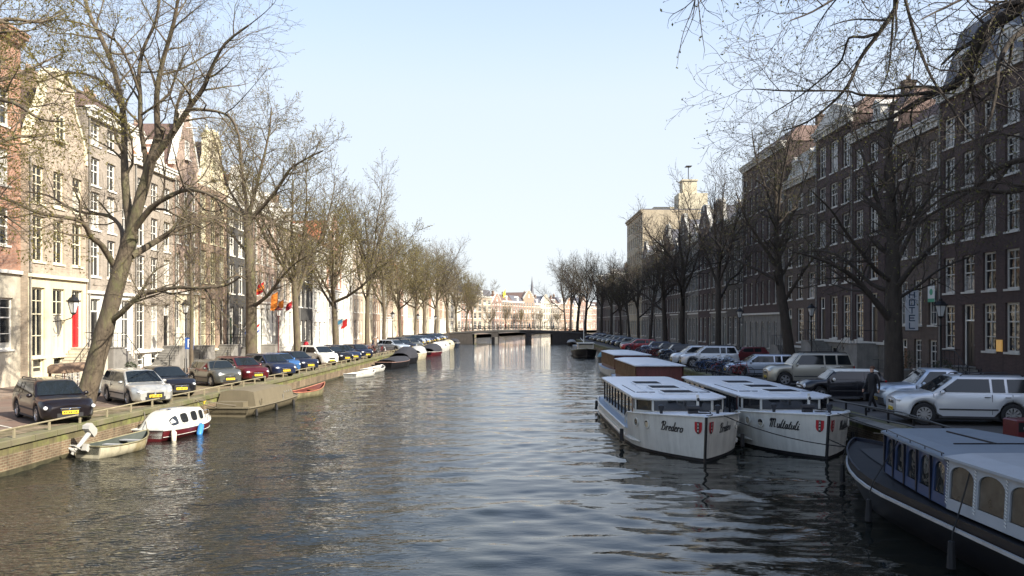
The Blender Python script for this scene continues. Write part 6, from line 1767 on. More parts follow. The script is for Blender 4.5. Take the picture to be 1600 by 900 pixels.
# right side
salon_boat(6.40, 27.35, 'white tour boat on the open water side of its twin, black script on its bow', 'Bredero')
salon_boat(10.62, 27.85, 'white tour boat between its white twin and the quay, longer black script name', 'Multatuli')
cabin_boat_brown(9.0, 46.8, 15.5, 'red-brown cabin boat with ochre window posts behind the white tour boats')
cabin_boat_brown(9.8, 64.0, 15.0, 'farther red-brown cabin boat with white fenders along its bow')
big_tour_boat()
def dutch_barge():
    T = thing('canal_barge', 'dark old barge with white wheelhouse and mast on the shaded side', 'boat', (9.9, 116, 0), -pi/2); T.scale = (.8,.8,.85)
    mb, prof, ts, _ = hull(16, 3.8, .95, sheer=.5, bow=.25, keel=-.5, bluff=2.8)
    mb.build('hull', [M_hullblack, M_black], T, smooth=40); gunwale(prof, ts, 16, .07).build('gunwale', M_olive, T, smooth=60)
    deck_mesh(prof, ts, 0, .99, -.05).build('deck', M_black, T)
    c = MB(); c.bbox(-6,3.5,-1.4,1.4,.9,1.75,.08); c.build('cabin', M_greycanvas, T)
    w = MB(); w.box(3.52,5.6,-1.3,1.3,.9,2.2); w.bbox(3.3,5.8,-1.45,1.45,2.2,2.32,.03); w.build('wheelhouse', M_hullwhite, T)
    g = MB(); g.quad((5.62,-1.15,1.5),(5.62,1.15,1.5),(5.62,1.15,2.1),(5.62,-1.15,2.1)); g.quad((3.7,-1.32,1.5),(5.4,-1.32,1.5),(5.4,-1.32,2.1),(3.7,-1.32,2.1)); g.build('pane', M_bglass, T)
    m = MB(); m.tube([(1.5,0,1.7),(1.5,0,8.2)], [.09,.05], 6); m.tube([(1.5,0,2.4),(-5.5,0,2.9)], [.06,.04], 5); m.build('mast', M_hullwhite, T)
dutch_barge()
between('small boat under a teal tarpaulin next to the old barge', (11.6,104,0), (11.2,98,0), B=2.0, fb=.5, outer=M_navy, inner=M_black, rail=M_teal, cover=(M_teal,.7), name='covered_boat')
between('small dark boat with white bundles at the right end of the bridge', (12.6,176,0), (12.2,170,0), B=2.0, fb=.6, outer=M_hullblack, inner=M_black, rail=M_white, cover=(M_greycanvas,.6), name='covered_boat')
# mooring lines
def rope(a, b, sag, label, r=.018, m=None):
    a, b = Vector(a), Vector(b); pts = [a.lerp(b, t) - Vector((0,0,sag*4*t*(1-t))) for t in np.linspace(0,1,14)]
    mb = MB(); mb.tube(pts, r, 5); o = mb.build('mooring_rope', m or M_rope, None, smooth=60); tag(o, label, 'rope', 'mooring ropes')
rope((7.1,27.9,1.5), (13.0,24.6,1.1), .55, 'dark rope sagging from the first white bow across the second', .018, M_ropeblack)
rope((11.2,28.6,1.5), (13.3,22.5,1.15), .2, 'dark rope from the second white bow to the quay', .018, M_ropeblack)
rope((10.7,24.6,1.35), (13.2,27.6,1.2), .1, 'rope from the blue tour boat bow to the quay rail')
rope((-13.75,31.4,.5), (XL(34)+.0,34.2,1.0), .08, 'thin rope from the open boat to the sunny quay')
rope((-13.4,37.6,.8), (XL(39)+.0,39.4,1.0), .08, 'rope from the cabin cruiser to the sunny quay')
rope((-13.6,41.4,.5), (XL(39.8)+.0,39.6,1.0), .05, 'rope from the khaki barge to the sunny quay')
# gangway tubes on the shaded quay edge
gg = thing('gangway', 'slanting tubular gangway between the white boats and the quay', 'gangway', (0,0,0))
b_ = MB(); b_.tube([(12.85,33,1.15),(13.0,27.5,1.25),(12.9,22.5,1.2)], .03, 5); b_.tube([(12.75,33,1.55),(12.9,27.5,1.65),(12.8,23,1.5)], .025, 5); b_.build('handrail', M_iron, gg, smooth=60)
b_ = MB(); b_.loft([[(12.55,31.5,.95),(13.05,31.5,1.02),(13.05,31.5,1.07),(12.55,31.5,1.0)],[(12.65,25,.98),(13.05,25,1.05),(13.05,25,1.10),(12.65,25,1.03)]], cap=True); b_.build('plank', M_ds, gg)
# dark red box at the right edge, next to the blue boat
bx = thing('ticket_kiosk', 'dark red metal cabinet on the quay at the right edge', 'cabinet', (14.0, 22.9, QZ-.1), 0)
b_ = MB(); b_.bbox(-.3,.9,-.35,.35,0,1.02,.03); b_.build('cabinet', M_maroon, bx)
b_ = MB(); b_.box(-.27,.87,-.36,-.351,.70,.95); b_.build('panel', M_blackpaint, bx)
b_ = MB()
for x_ in (-.1,.25,.6): b_.lathe([(.05,-.37),(.05,-.361)], (x_,0,.8), 8, axis='y')
b_.build('rivets', M_alloy, bx)

# ------------------------------------------------------------------ bicycles, scooter
R = random.Random(77)
for i in range(22):
    d_ = R.uniform(86, 98); bicycle((XL(d_)-R.uniform(.9,2.6), d_, QZ), R.uniform(-.5,.5)+ (pi/2 if R.random() < .6 else 0), 'bicycle in the tangled row on the sunny quay', 'bicycles parked on the sunny quay', tone=i, lean=R.uniform(-.25,.25))
for i in range(26):
    d_ = R.uniform(54, 63); bicycle((XR(d_)+R.uniform(.5,2.2), d_, QZ), R.uniform(-.7,.7), 'bicycle in the dense pile behind the second white boat', 'bicycles piled on the shaded quay', tone=i, lean=R.uniform(-.3,.3))
for i in range(18):
    d_ = R.uniform(74, 105); bicycle((XR(d_)+R.uniform(.5,1.5), d_, QZ), R.uniform(-.7,.7), 'dark bicycle parked along the shaded quay before the bridge', 'bicycles along the shaded quay', tone=i, lean=R.uniform(-.25,.25))
def scooter(loc, rz):
    T = thing('motor_scooter', 'white and black motor scooter half hidden by the leaning trunk', 'scooter', loc, rz)
    w, ri, di = wheel_meshes(.24, 'five')
    for x in (.62,-.55): q = link_mesh('wheel', w, T, (x,0,.24)); link_mesh('rim', ri, q)
    b = MB(); b.loft([[(-.75,-.1,.55),(-.75,.1,.55),(-.75,.08,.75),(-.75,-.08,.75)],[(-.35,-.19,.35),(-.35,.19,.35),(-.35,.17,.80),(-.35,-.17,.80)],[(.0,-.17,.25),(.0,.17,.25),(.0,.12,.74),(.0,-.12,.74)]], cap=True)
    b.box(.0,.42,-.15,.15,.24,.30); b.loft([[(.40,-.18,.25),(.40,.18,.25),(.46,.18,.25),(.46,-.18,.25)],[(.30,-.2,.95),(.30,.2,.95),(.42,.14,.95),(.42,-.14,.95)]], cap=True)
    b.build('body', M_hullwhite, T, smooth=40)
    s = MB(); s.bbox(-.7,.05,-.14,.14,.78,.88,.04); s.build('saddle', M_black, T)
    h = MB(); h.tube([(.2,.33,1.08),(.34,.12,1.04),(.36,0,1.02),(.34,-.12,1.04),(.2,-.33,1.08)], .02, 5); h.tube([(.36,0,1.02),(.62,0,.24)], .03, 6); h.build('handlebar', M_black, T)
scooter((-19.3, 39.9, QZ), radians(200))

# ------------------------------------------------------------------ lamps, signs, railings, planters, benches
lamp_post((P(435,505,76).x, 76, QZ), 'dark red lamp post with crown lantern beside the forked tree', 4.1, M_darkred)
lamp_post((P(290,500,60).x, 60, QZ), 'black lamp post beside the slim tree trunk on the sunny street', 4.2)
lamp_post((P(523,500,97).x, 97, QZ), 'black lamp post behind the white people carrier', 4.2)
for i, d_ in enumerate((118,145,172)): lamp_post((-20.5+.02*d_+1.2, d_, QZ), f'distant crown lantern lamp post, {ORD[i]} along the sunny quay', 4.2)
lamp_post((P(1470,490,43).x, 43, QZ), 'crown lantern on a post before the dark corner house, nearest to its terrace', 3.8)
lamp_post((P(1268,500,62).x, 62, QZ), 'crown lantern in front of the grey stone basement on the shaded street', 4.0)
lamp_post((P(1156,505,80).x, 80, QZ), 'crown lantern lamp post before the narrow grey houses on the right', 4.0)
# wall lantern on the cream house
wl = thing('wall_lantern', 'black lantern on an arm beside the cream house windows', 'lantern', (FL(48.4)+1.2, 48.4, 5.2), 0)
a, b = MB(), MB(); lantern(a, b, .0, 1.15); a.tube([(0,0,0),(-.1,0,-.3),(-.55,0,-.45),(-1.2,0,-.5)], .03, 5); q = a.build('bracket', M_iron, wl); b.build('glass', M_lampglass, q)
# parking sign
ps = thing('parking_sign', 'blue parking sign on a grey pole left of the slim tree', 'sign', (P(290,540,51.5).x-.0, 51.5, QZ), 0)
b_ = MB(); b_.tube([(0,0,0),(0,0,2.7)], .04, 6); b_.build('pole', M_alloy, ps)
b_ = MB(); b_.box(-.02,.52,-.05,-.03,1.95,2.65); q = b_.build('sign_panel', mat('sign_blue',(.03,.10,.35),.5), ps)
b_ = MB(); b_.box(.15,.21,-.056,-.052,2.05,2.55); b_.box(.21,.34,-.056,-.052,2.49,2.55); b_.box(.21,.34,-.056,-.052,2.28,2.34); b_.box(.32,.38,-.056,-.052,2.30,2.53); b_.build('letter', M_white, q)
# hotel banner
FRx = lambda y: FR((50.3+56)/2)
hb_ = thing('hotel_banner', 'white vertical banner reading HOTEL on the brown brick hotel', 'banner', (FRx(53), 53.0, 6.7), 0)
b_ = MB(); b_.box(-.85,-.05,-.02,.02,-2.55,0.0); bn = b_.build('cloth', mat('banner_cloth',(.55,.57,.60),.8,var=.05), hb_)
b_ = MB(); b_.tube([(-.9,0,.03),(.05,0,.03)], .025, 5); b_.tube([(-.9,0,-2.58),(.05,0,-2.58)], .02, 5); b_.build('bracket', M_iron, hb_)
LT = {'H':[(-1,-1,-1,1),(1,-1,1,1),(-1,0,1,0)],'O':[(-1,-1,-1,1),(1,-1,1,1),(-1,1,1,1),(-1,-1,1,-1)],'T':[(0,-1,0,1),(-1,1,1,1)],'E':[(-1,-1,-1,1),(-1,1,1,1),(-1,0,.7,0),(-1,-1,1,-1)],'L':[(-1,-1,-1,1),(-1,-1,1,-1)]}
b_ = MB(); th = .035
for i, chh in enumerate('HOTEL'):
    zc = -.30 - i*.49; xc = -.45
    for (x0,z0,x1,z1) in LT[chh]:
        X0, X1 = xc + min(x0,x1)*.16 - th, xc + max(x0,x1)*.16 + th; Z0, Z1 = zc + min(z0,z1)*.17 - th, zc + max(z0,z1)*.17 + th
        b_.box(X0,X1,-.026,-.021,Z0,Z1); b_.box(X0,X1,.021,.026,Z0,Z1)
b_.build('lettering', mat('banner_letters',(.03,.06,.12),.6), bn)
# green and white sign board in the hotel's upper window
sb = thing('sign_board', 'small white and green board in the tall window above the hotel door', 'sign', (FRx(53)-.06, 51.25, 5.9), -pi/2)
b_ = MB(); b_.box(-.42,.42,-.04,0,.0,1.0); q = b_.build('panel', mat('sign_white',(.55,.58,.56),.6), sb); b_ = MB(); b_.box(-.40,.40,-.046,-.042,.0,.22); b_.lathe([(.2,-.05),(.2,-.042)], (0,0,.62), 10, axis='y'); b_.build('green_band', mat('sign_green',(.05,.28,.16),.6), q)
# lit menu box beside the corner house door
mb_ = MB(); mb_.box(-.24,.24,-.07,0,0,.62); o = mb_.build('menu_box', mat('warm_lit_box',(.75,.42,.12),.5,emit=.12), None); o.location = (FR(46)-.02, 44.08, 3.1); o.rotation_euler = (0,0,-pi/2); tag(o, 'glowing amber menu box beside a door near the right edge', 'menu box')
# street railings, planters, benches along the right houses
def fence_run(label, x, y0, y1, h=1.0):
    T = thing('area_railing', label, 'railing', (0,0,0)); r = MB()
    for z in (h, h*.45): r.tube([(x,y0,QZ+.12+z),(x,y1,QZ+.12+z)], .018, 5)
    y = y0
    while y <= y1: r.tube([(x,y,QZ+.1),(x,y,QZ+.12+h)], .02, 4); r.ellipsoid((x,y,QZ+.14+h),(.035,.035,.05),5,3); y += 1.1
    r.build('rails', M_iron, T)
fence_run('black iron railing in front of the dark corner house terrace', FR(46)-1.9, 42.5, 50, 1.05)
fence_run('thin black railing before the hotel basement windows', FR(53)-1.7, 50.6, 55.8, 1.0)
fence_run('black iron railing along the very dark tall building', FR(86)-1.6, 80, 93.5, 1.1)
M_foliage = leaf_mat('dark_shrub_leaf', (.035,.05,.02), .2)
def planter(loc, label, s=1.0):
    T = thing('planter', label, 'planter', loc); b = MB(); b.lathe([(.30*s,0),(.42*s,.45*s),(.40*s,.5*s),(.3*s,.46*s)], n=10); b.build('pot', M_stone_grey, T)
    c = MB(); R = random.Random(int(loc[1]*10))
    for _ in range(420):
        v = Vector((R.gauss(0,1),R.gauss(0,1),R.gauss(0,1))).normalized()*R.uniform(.3,1)**.4*.55*s + Vector((0,0,.95*s)); a = Vector((R.gauss(0,1),R.gauss(0,1),R.gauss(0,1))).normalized(); d = a.cross(v).normalized()
        c.quad(v-a*.06,v-d*.03,v+a*.06,v+d*.03)
    c.build('shrub', M_foliage, T)
planter((FR(47)-2.3, 50.2, QZ+.12), 'round clipped shrub in a pale pot near the crown lantern', 1.35)
planter((FR(47)-2.2, 45.7, QZ+.12), 'dark shrub in a pot between the benches at the corner house', 1.0)
planter((FL(50)+2.6, 52.6, QZ+.12), 'ochre pot with a small shrub at the foot of the red door steps', .7)
def bench(loc, rz, label, m=None):
    T = thing('bench', label, 'bench', loc, rz, 'benches outside the houses'); m = m or M_brownpaint
    s = MB()
    for k in range(4): s.box(-.8,.8,.0+k*.11,.09+k*.11,.43,.46)
    s.build('seat', m, T); b = MB()
    for k in range(3): b.box(-.8,.8,.46+k*.02,.49+k*.02,.55+k*.12,.64+k*.12)
    b.build('backrest', m, T)
    for sx in (-.7,.7):
        l = MB(); l.box(sx-.03,sx+.03,.02,.08,0,.43); l.box(sx-.03,sx+.03,.40,.46,0,.9); l.box(sx-.03,sx+.03,.02,.46,.60,.64); l.build('leg', M_iron, T)
bench((FR(44)-2.3, 43.3, QZ+.12), -pi/2, 'grey slatted bench on the terrace at the right edge', mat('grey_bench_wood',(.16,.17,.18),.7)); bench((FR(44)-2.3, 46.9, QZ+.12), -pi/2, 'second slatted bench on the terrace, nearer the crown lantern', mat('grey_bench_wood',(.16,.17,.18),.7))
# brown covered bench / white trellis box in front of the sandstone building
tb = thing('terrace_box', 'brown canvas covered table with white lattice front by the sandstone building', 'table', (FL(44)+3.3, 44.3, QZ+.12), pi/2)
b_ = MB(); b_.bbox(-1.6,1.6,-.45,.45,.85,1.30,.12); b_.build('cover', mat('brown_canvas',(.22,.15,.10),.9,var=.2,bump=.05,bscale=3), tb, smooth=50)
b_ = MB()
for k in range(9): b_.box(-1.5+k*.19,-1.47+k*.19,-.40,-.37,.05,.85); 
for k in range(5): b_.box(-1.5,.05,-.405,-.402,.08+k*.17,.11+k*.17)
b_.build('lattice', M_white, tb)
b_ = MB()
for x_ in (-1.4,1.4):
    for y_ in (-.36,.36): b_.box(x_-.05,x_+.05,y_-.05,y_+.05,0,.86)
b_.build('leg', M_brownpaint, tb)
# green bins
def bin_(loc, label, m): T = thing('litter_bin', label, 'bin', loc); b = MB(); b.lathe([(.26,0),(.30,.9),(.33,.95),(.30,1.0),(.12,1.1)], n=12); b.build('bin_body', m, T, smooth=40)
bin_((P(375,560,70).x, 74, QZ), 'dark green round bin beneath the striped flags', M_greenpaint)

# ------------------------------------------------------------------ flags
O_, Rd, Wt, Bl, Yl, Bb = (.80,.26,.04), (.50,.02,.02), (.75,.75,.75), (.03,.08,.30), (.75,.60,.04), (.12,.40,.60)
def fl(px, py, d, cols, label, **k): p = P(px, py, d); return flag((FL(d)+.05, d, p.z), pi/2, cols, label, **k)
fl(383,455, 83.5, [Rd, O_, Rd], 'red and orange flag hanging left of the forked tree', h=1.0, pole=1.7)
fl(402,470, 88.2, [O_], 'large plain orange flag seen through the tree fork', h=1.7, pole=1.7)
fl(415,480, 91.0, [O_], 'smaller orange flag right of the large orange one', h=.9, pole=1.5)
fl(426,483, 94.0, [Rd, (.30,.03,.06)], 'dark red flag on a slanted pole above the red lamp post', h=.8, pole=1.6)
fl(366,518, 80.2, [Rd, Wt, Bl], 'striped red white and blue flag low beside the stoop, left one', h=.8, pole=1.6)
fl(374,520, 82.4, [Rd, Wt, Bl], 'striped red white and blue flag low beside the stoop, right one', h=.8, pole=1.6)
fl(507,510, 119, [Bb, Wt], 'light blue flag over the white shop fronts', h=1.1, pole=2.0)
fl(515,510, 122, [Rd], 'red pennant beside the light blue flag', h=1.1, pole=2.0)
p_ = P(783,462,345); fy = flag((p_.x, 345, p_.z), pi/2+1.1, [Yl], 'yellow flag far away above the bend of the canal', h=5, pole=5, w=3)

# ------------------------------------------------------------------ people
person((P(1363,0,33.4).x, 33.4, QZ), radians(200), 'man in black coat and trousers walking on the shaded quay', (.012,.012,.014), (.012,.012,.016), 'walk', hair=(.10,.05,.03), h=1.84, carry='dark bag carried by the man in black')
person((P(478,0,92).x, 92, QZ+.0), radians(250), 'pedestrian in a bright red jacket behind the white people carrier', (.60,.03,.05), (.03,.03,.05), 'walk')
person((P(346,0,78).x, 78, QZ), radians(300), 'person in dark clothes at the stoop by the black house', (.03,.03,.04), (.03,.03,.04))
person((P(352,0,76.5).x, 76.5, QZ), radians(40), 'person in a pale top chatting at the stoop by the black house', (.5,.48,.42), (.05,.06,.10))
person((P(583,0,104).x, 104, QZ), radians(10), 'person in black beside the bicycles on the sunny quay', (.02,.02,.025), (.02,.02,.03))
person((P(590,0,106).x, 106, QZ), radians(180), 'person in a white top beside the bicycles on the sunny quay', (.6,.6,.58), (.03,.03,.05))
# ------------------------------------------------------------------ trees
gT = 'bare elm trees along the sunny bank'; gU = 'bare elm trees along the shaded bank'
def L3(pts, d0, d1=None):
    """photo pixels with a distance that changes along the limb"""
    n = len(pts); d1 = d0 if d1 is None else d1
    return [P(x, y, d0 + (d1-d0)*i/max(1,n-1)) for i, (x, y) in enumerate(pts)]
# the big leaning elm
D = 36.6
t = Tree(11, maxlev=5, leaf=.045, nleaf=.55, kids=(0,7,8,7,5,4), lens=(0,4.5,2.9,1.5,.8,.4), up=.05, wob=.20, minr=.0070)
base = P(132, 634, D); base.z = QZ - .2
t.limb([base, P(134,622,D), P(152,560,D), P(170,490,D), P(184,438,D), P(196,398,D), P(205,366,D)], .46, .31, lev=0, sides=14)
t.limb(L3([(205,366),(197,300),(194,240),(194,190),(181,118),(160,63),(139,20),(128,-25)], D, D+1.5), .20, .07, sides=9)
t.limb(L3([(203,371),(222,300),(247,218),(253,200)], D, D-.5), .27, .17, sides=10, lev=0)
t.limb(L3([(224,287),(228,253),(220,200),(219,148),(217,118),(224,76),(243,34),(252,-20)], D, D-1.5), .14, .05, sides=8)
t.limb(L3([(247,218),(245,148),(255,93),(270,42),(278,0),(284,-40)], D-.5, D-2.5), .15, .05, sides=8)
t.limb(L3([(238,250),(270,208),(296,168),(318,137),(331,105),(352,68),(388,40)], D-.3, D-3.0), .16, .04, sides=8)
t.limb(L3([(292,172),(310,171),(343,175),(363,187),(374,215),(378,250)], D-2, D-4), .09, .025, sides=6)
t.limb(L3([(272,206),(278,160),(296,128),(312,122),(330,112)], D-1, D+1), .08, .02, sides=6)
t.limb(L3([(205,366),(236,325),(270,304),(292,297),(317,300),(343,313),(377,337)], D, D-3), .15, .035, sides=8)
t.limb(L3([(206,400),(242,378),(281,356),(317,343),(347,340),(388,347)], D, D+3.5), .17, .035, sides=8)
t.limb(L3([(172,503),(188,490),(216,464),(246,454),(281,449),(312,450),(352,446),(376,432)], D, D-2.5), .15, .035, sides=8)
t.limb(L3([(320,451),(335,475),(350,491)], D-1.8, D-2), .05, .02, sides=5, lev=3)
t.limb(L3([(174,500),(196,481),(219,458),(240,425),(262,412)], D, D+2), .10, .025, sides=6)
t.limb(L3([(180,418),(160,385),(143,371),(127,346),(84,337),(51,329),(13,312),(-30,305)], D, D-5), .15, .04, sides=8)
t.limb(L3([(190,392),(190,359),(169,337),(120,330),(76,306),(40,300)], D, D+4), .13, .03, sides=7)
t.limb(L3([(194,180),(175,140),(140,118),(105,115),(60,128),(20,122)], D+.4, D+4), .10, .02, sides=6)
t.limb(L3([(194,190),(165,165),(110,135),(70,110),(40,70)], D+.4, D-4), .09, .02, sides=6)
t.limb(L3([(219,148),(190,75),(150,45),(90,30),(50,45)], D-1, D-5), .07, .02, sides=6)
T = t.finish('large elm leaning right, its thick trunk between the two nearest sunlit cars', (0,0,0), M_bark, M_leaf, group=gT)
# forked elm (395) and the two next ones, hand placed limbs
D = 64
t = Tree(23, maxlev=5, leaf=.06, nleaf=1.1, kids=(0,7,9,7,5,4), lens=(0,5.0,2.8,1.5,.8,.42), up=.06, wob=.19, minr=.0125)
base = P(394, 578, D); base.z = QZ-.2
t.limb([base, P(393,560,D), P(393,480,D), P(391,420,D), P(388,370,D), P(387,335,D)], .50, .30, lev=0, sides=12)
t.limb(L3([(387,335),(383,300),(376,253),(372,210),(355,175)], D, D+1), .19, .05); t.limb(L3([(388,340),(397,305),(408,262),(420,210),(424,168)], D, D-1.5), .18, .05)
t.limb(L3([(390,345),(430,300),(452,266),(475,250),(505,235)], D, D-3), .17, .04); t.limb(L3([(389,350),(372,320),(356,292),(348,262),(330,200)], D, D+3), .15, .04)
t.limb(L3([(398,478),(419,461),(438,436),(458,414),(480,400)], D, D-3), .17, .04); t.limb(L3([(390,400),(360,365),(330,345),(300,350)], D, D+3), .12, .03)
t.limb(L3([(392,385),(420,350),(455,335),(490,330)], D, D+3), .12, .03); t.limb(L3([(391,440),(370,430),(345,440),(320,430)], D, D-3), .08, .025)
t.finish('elm with a low fork seen in front of the orange flags', (0,0,0), M_bark, M_leaf, group=gT)
# slim sapling
D = 50.5
t = Tree(31, maxlev=4, leaf=.05, nleaf=.7, kids=(0,5,5,5,4), lens=(0,2.4,1.5,.8,.4), up=.12, minr=.006)
base = P(300, 597, D); base.z = QZ-.1
t.limb([base, P(299,540,D), P(300,470,D), P(298,420,D), P(297,370,D), P(300,335,D)], .155, .05, lev=2, sides=8, t0=.55)
t.limb(L3([(298,375),(310,340),(322,318)], D, D-1), .05, .02, lev=3, sides=5); t.limb(L3([(298,372),(288,340),(280,318)], D, D+1), .05, .02, lev=3, sides=5)
t.finish('slim young elm with a thin straight trunk beside the parking sign', (0,0,0), M_bark, M_leaf, group=gT)
# out-of-frame elm whose leafy twigs enter at the upper left
D = 27
t = Tree(41, maxlev=5, leaf=.05, nleaf=2.2, kids=(0,6,7,6,5,4), lens=(0,4,2.3,1.25,.7,.36), up=.03, wob=.2, minr=.005)
t.limb([Vector((-19.6,26,QZ-.2)), Vector((-19.5,26,3)), Vector((-19.3,26,6)), Vector((-19.2,26.2,8.5)), Vector((-19.4,26.4,11))], .42, .25, lev=0, sides=12)
for pts, dd in (([(-190,330),(-80,262),(13,217),(63,213),(105,205)], 4), ([(-160,150),(-60,135),(13,122),(46,108),(95,84)], 3), ([(-150,180),(-60,150),(20,160),(60,185),(100,190)], -2), ([(-170,60),(-60,50),(13,30),(60,35),(100,20)], 2), ([(-190,400),(-80,340),(-10,330),(40,360)], 1)):
    t.limb(L3(pts, D-.5, D+dd), .13, .02, sides=7, kmul=1.2)
t.finish('leafing elm whose twigs reach in at the upper left edge', (0,0,0), M_bark, M_leaf, group=gT)
# near elm on the right bank, out of frame, its boughs cross the upper right
D = 20
t = Tree(51, maxlev=5, leaf=.036, nleaf=.85, kids=(0,6,7,6,5,4), lens=(0,3.5,2.0,1.1,.6,.30), up=.0, wob=.20, minr=.0058, droop=.02)
t.limb([Vector((16.8,19.5,QZ-.2)), Vector((16.7,19.5,4)), Vector((16.5,19.4,8)), Vector((16.2,19.4,10.5))], .45, .30, lev=0, sides=12)
t.limb([Vector((16.3,19.4,9.5)), Vector((14.5,19.2,11))] + L3([(1640,-30),(1585,17),(1536,49),(1521,86),(1499,127),(1469,142),(1431,161),(1394,184)], 19, 21), .24, .055, sides=9)
t.limb(L3([(1469,142),(1442,146),(1394,150),(1345,148),(1319,142),(1232,142),(1182,139)], 20, 22), .06, .015, sides=6, kmul=1.1)
t.limb(L3([(1530,-60),(1410,-20),(1399,13),(1375,49),(1345,90),(1326,131),(1300,161),(1262,190),(1222,205)], 19, 21), .085, .015, sides=7, kmul=1.1)
t.limb(L3([(1375,51),(1350,58),(1326,60),(1315,94),(1290,118),(1250,150),(1205,178)], 19.5, 22), .045, .012, sides=6)
t.limb(L3([(1530,-60),(1400,-40),(1320,-10),(1270,18),(1235,32)], 18.5, 17), .06, .012, sides=6)
t.limb(L3([(1396,15),(1393,60),(1388,110),(1376,140)], 19.3, 20), .035, .012, sides=5, lev=3)
t.limb(L3([(1395,-70),(1412,-10),(1431,60),(1455,120),(1480,157),(1506,199),(1532,232),(1552,262),(1580,290)], 20.2, 18), .045, .015, sides=6)
t.limb(L3([(1640,20),(1585,58),(1562,97),(1555,150),(1536,225),(1500,280)], 19, 18), .085, .02, sides=7)
t.limb(L3([(1660,-20),(1600,-10),(1540,-15),(1480,10),(1440,30)], 18, 17), .07, .015, sides=6)
t.limb([Vector((16.3,19.4,9.0))] + L3([(1720,250),(1640,245),(1588,252),(1554,266),(1527,290),(1491,313),(1440,345),(1400,380)], 19.5, 21.5), .12, .02, sides=7, kmul=.8)
t.limb([Vector((16.3,19.4,8.0))] + L3([(1700,310),(1620,290),(1590,298),(1560,300),(1515,296),(1470,311),(1425,350)], 19.5, 20.5), .12, .02, sides=7, kmul=.8)
# long high bough whose tip hangs into the top of the view
t.limb([Vector((16.3,19.4,10.5)), Vector((12,17,12.2)), Vector((7,14.5,10.9)), Vector((4.4,13.2,10.0)), P(1086,-5,13)], .12, .025, sides=6, lev=4, kmul=3.0, lmul=.8)
for pts in ([(1088,-8),(1080,20),(1068,50),(1060,88)], [(1090,-8),(1094,30),(1098,60),(1101,78)], [(1088,-4),(1070,12),(1052,22),(1045,30)], [(1092,-4),(1104,16),(1120,25)], [(1086,0),(1082,30),(1066,68)]):
    t.limb(L3(pts, 13, 13.2), .010, .004, sides=4, lev=5, smooth=2)
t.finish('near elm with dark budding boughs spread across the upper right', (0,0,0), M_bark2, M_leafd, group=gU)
# shaded elm (1395)
D = 42.5
t = Tree(61, maxlev=5, leaf=.05, nleaf=.7, kids=(0,7,7,6,5,4), lens=(0,4.5,2.6,1.4,.75,.4), up=.05, wob=.2, minr=.0065)
base = P(1396, 612, D); base.z = QZ-.2
t.limb([base, P(1396,590,D), P(1396,500,D), P(1395,420,D), P(1393,350,D), P(1391,280,D), P(1389,215,D), P(1395,160,D)], .58, .10, lev=2, sides=12, t0=.45)
t.limb(L3([(1393,503),(1365,468),(1332,432),(1302,414),(1272,402),(1238,393)], D, D-3), .20, .04); t.limb(L3([(1395,455),(1362,444),(1320,405),(1285,392),(1255,395)], D, D+3), .15, .03)
t.limb(L3([(1395,440),(1372,425),(1350,400),(1320,360),(1300,330),(1270,300)], D, D-4), .15, .035); t.limb(L3([(1397,453),(1428,414),(1458,384),(1494,360),(1530,345)], D, D-4), .18, .04)
t.limb(L3([(1396,420),(1420,370),(1440,325),(1470,290),(1500,250)], D, D+3), .15, .035); t.limb(L3([(1395,400),(1410,320),(1425,260),(1440,200)], D, D-2), .14, .035)
t.limb(L3([(1394,380),(1370,310),(1350,250),(1335,200)], D, D+2), .14, .035); t.limb(L3([(1396,470),(1430,450),(1470,420),(1520,400)], D, D+3), .11, .03)
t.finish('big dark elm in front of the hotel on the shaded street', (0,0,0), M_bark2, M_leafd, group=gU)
# shaded leaning elm (1232)
D = 58.5
t = Tree(67, maxlev=5, leaf=.06, nleaf=1.0, kids=(0,7,7,6,5,4), lens=(0,4.5,2.8,1.5,.8,.42), up=.05, wob=.2, minr=.0085)
base = P(1237, 583, D); base.z = QZ-.2
t.limb([base, P(1234,560,D), P(1227,500,D), P(1218,440,D), P(1214,380,D), P(1212,320,D), P(1214,250,D)], .50, .12, lev=2, sides=12, t0=.4)
t.limb(L3([(1226,470),(1245,440),(1270,405),(1300,380)], D, D-3), .15, .03); t.limb(L3([(1217,420),(1190,380),(1165,340),(1150,300)], D, D-2), .15, .035)
t.limb(L3([(1215,390),(1235,340),(1255,290),(1270,240)], D, D+3), .15, .035); t.limb(L3([(1214,350),(1195,290),(1180,240),(1175,205)], D, D+2), .13, .03)
t.limb(L3([(1214,360),(1220,290),(1232,230),(1240,190)], D, D-3), .13, .03); t.limb(L3([(1218,440),(1180,420),(1140,400),(1115,370)], D, D+3), .12, .03)
t.finish('dark elm leaning left behind the champagne off-road car', (0,0,0), M_bark2, M_leafd, group=gU)
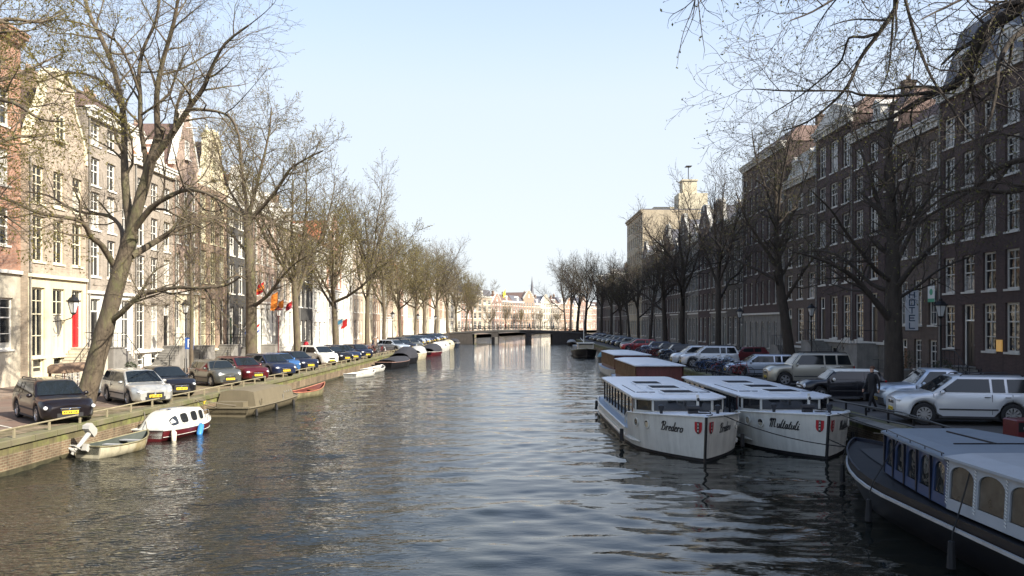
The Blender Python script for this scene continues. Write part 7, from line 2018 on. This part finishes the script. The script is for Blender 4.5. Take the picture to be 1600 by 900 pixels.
# the rest of the rows from six grown prototypes
protos = {}
def tree_at(side, kind, x, y, s, rz, label):
    key = (side, kind)
    if key not in protos:
        g = generic_tree(100+kind*7+(50 if side == 'R' else 0), h=19, fork=6.0, r=.36, spread=1.0, leaf=.10, nleaf=(.5, 1.0, 1.6, 2.0)[kind]*(1 if side == 'L' else .6), maxlev=4, dens=1.22 if side == 'L' else 1.05, minr=.020)
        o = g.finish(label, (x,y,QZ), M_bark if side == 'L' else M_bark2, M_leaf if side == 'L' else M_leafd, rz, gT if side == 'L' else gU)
        protos[key] = o
    else:
        o = copy_tree(protos[key]); o.location = (x,y,QZ); o.rotation_euler = (0,0,rz); o['label'] = label
    k_ = .80 if side == 'L' else .95
    w_ = s*k_*R.uniform(.86,1.12); o.scale = (w_, w_*R.uniform(.92,1.1), s*k_*R.uniform(.92,1.08))
    o.rotation_euler = (R.uniform(-.04,.04), R.uniform(-.04,.04), rz)
    return o
R = random.Random(4)
lx = [(465,1.22,0),(527,1.04,2),(573,1.16,1),(600,1.02,1),(627,.98,2),(648,1.02,2),(663,1.08,1),(680,1.3,0),(700,1.25,1),(714,1.3,0),(727,1.2,2),(739,1.1,1)]
for i, (px_, s_, kd) in enumerate(lx):
    d_ = 20/((800-px_)/F + .02)
    tree_at('L', kd, -20+.02*d_, d_, s_, R.uniform(0,6.28), f'{ORD[i]} elm in the row beyond the forked tree, sunny bank')
rx = [(1122,.98,0),(1065,1.02,0),(1040,.86,0),(1015,.74,2),(998,.78,0),(984,.74,2),(970,.82,1),(955,.95,0),(940,1.08,1),(925,1.25,0),(912,1.35,1),(900,1.45,1),(892,1.3,0)]
for i, (px_, s_, kd) in enumerate(rx):
    d_ = 19.5/((px_-800)/F - .01)
    tree_at('R', kd, 19.5+.01*d_ - (2 if px_ < 930 else 0), d_, s_, R.uniform(0,6.28), f'{ORD[i]} shaded elm beyond the leaning one, counted towards the bridge')
for i, (px_, d_) in enumerate(((765,300),(790,330),(815,352),(845,372),(872,390))):
    tree_at('L', i % 3, (px_-800)*d_/F, d_, .62, R.uniform(0,6), f'small far tree before the houses at the bend, {ORD[i]} from the left')
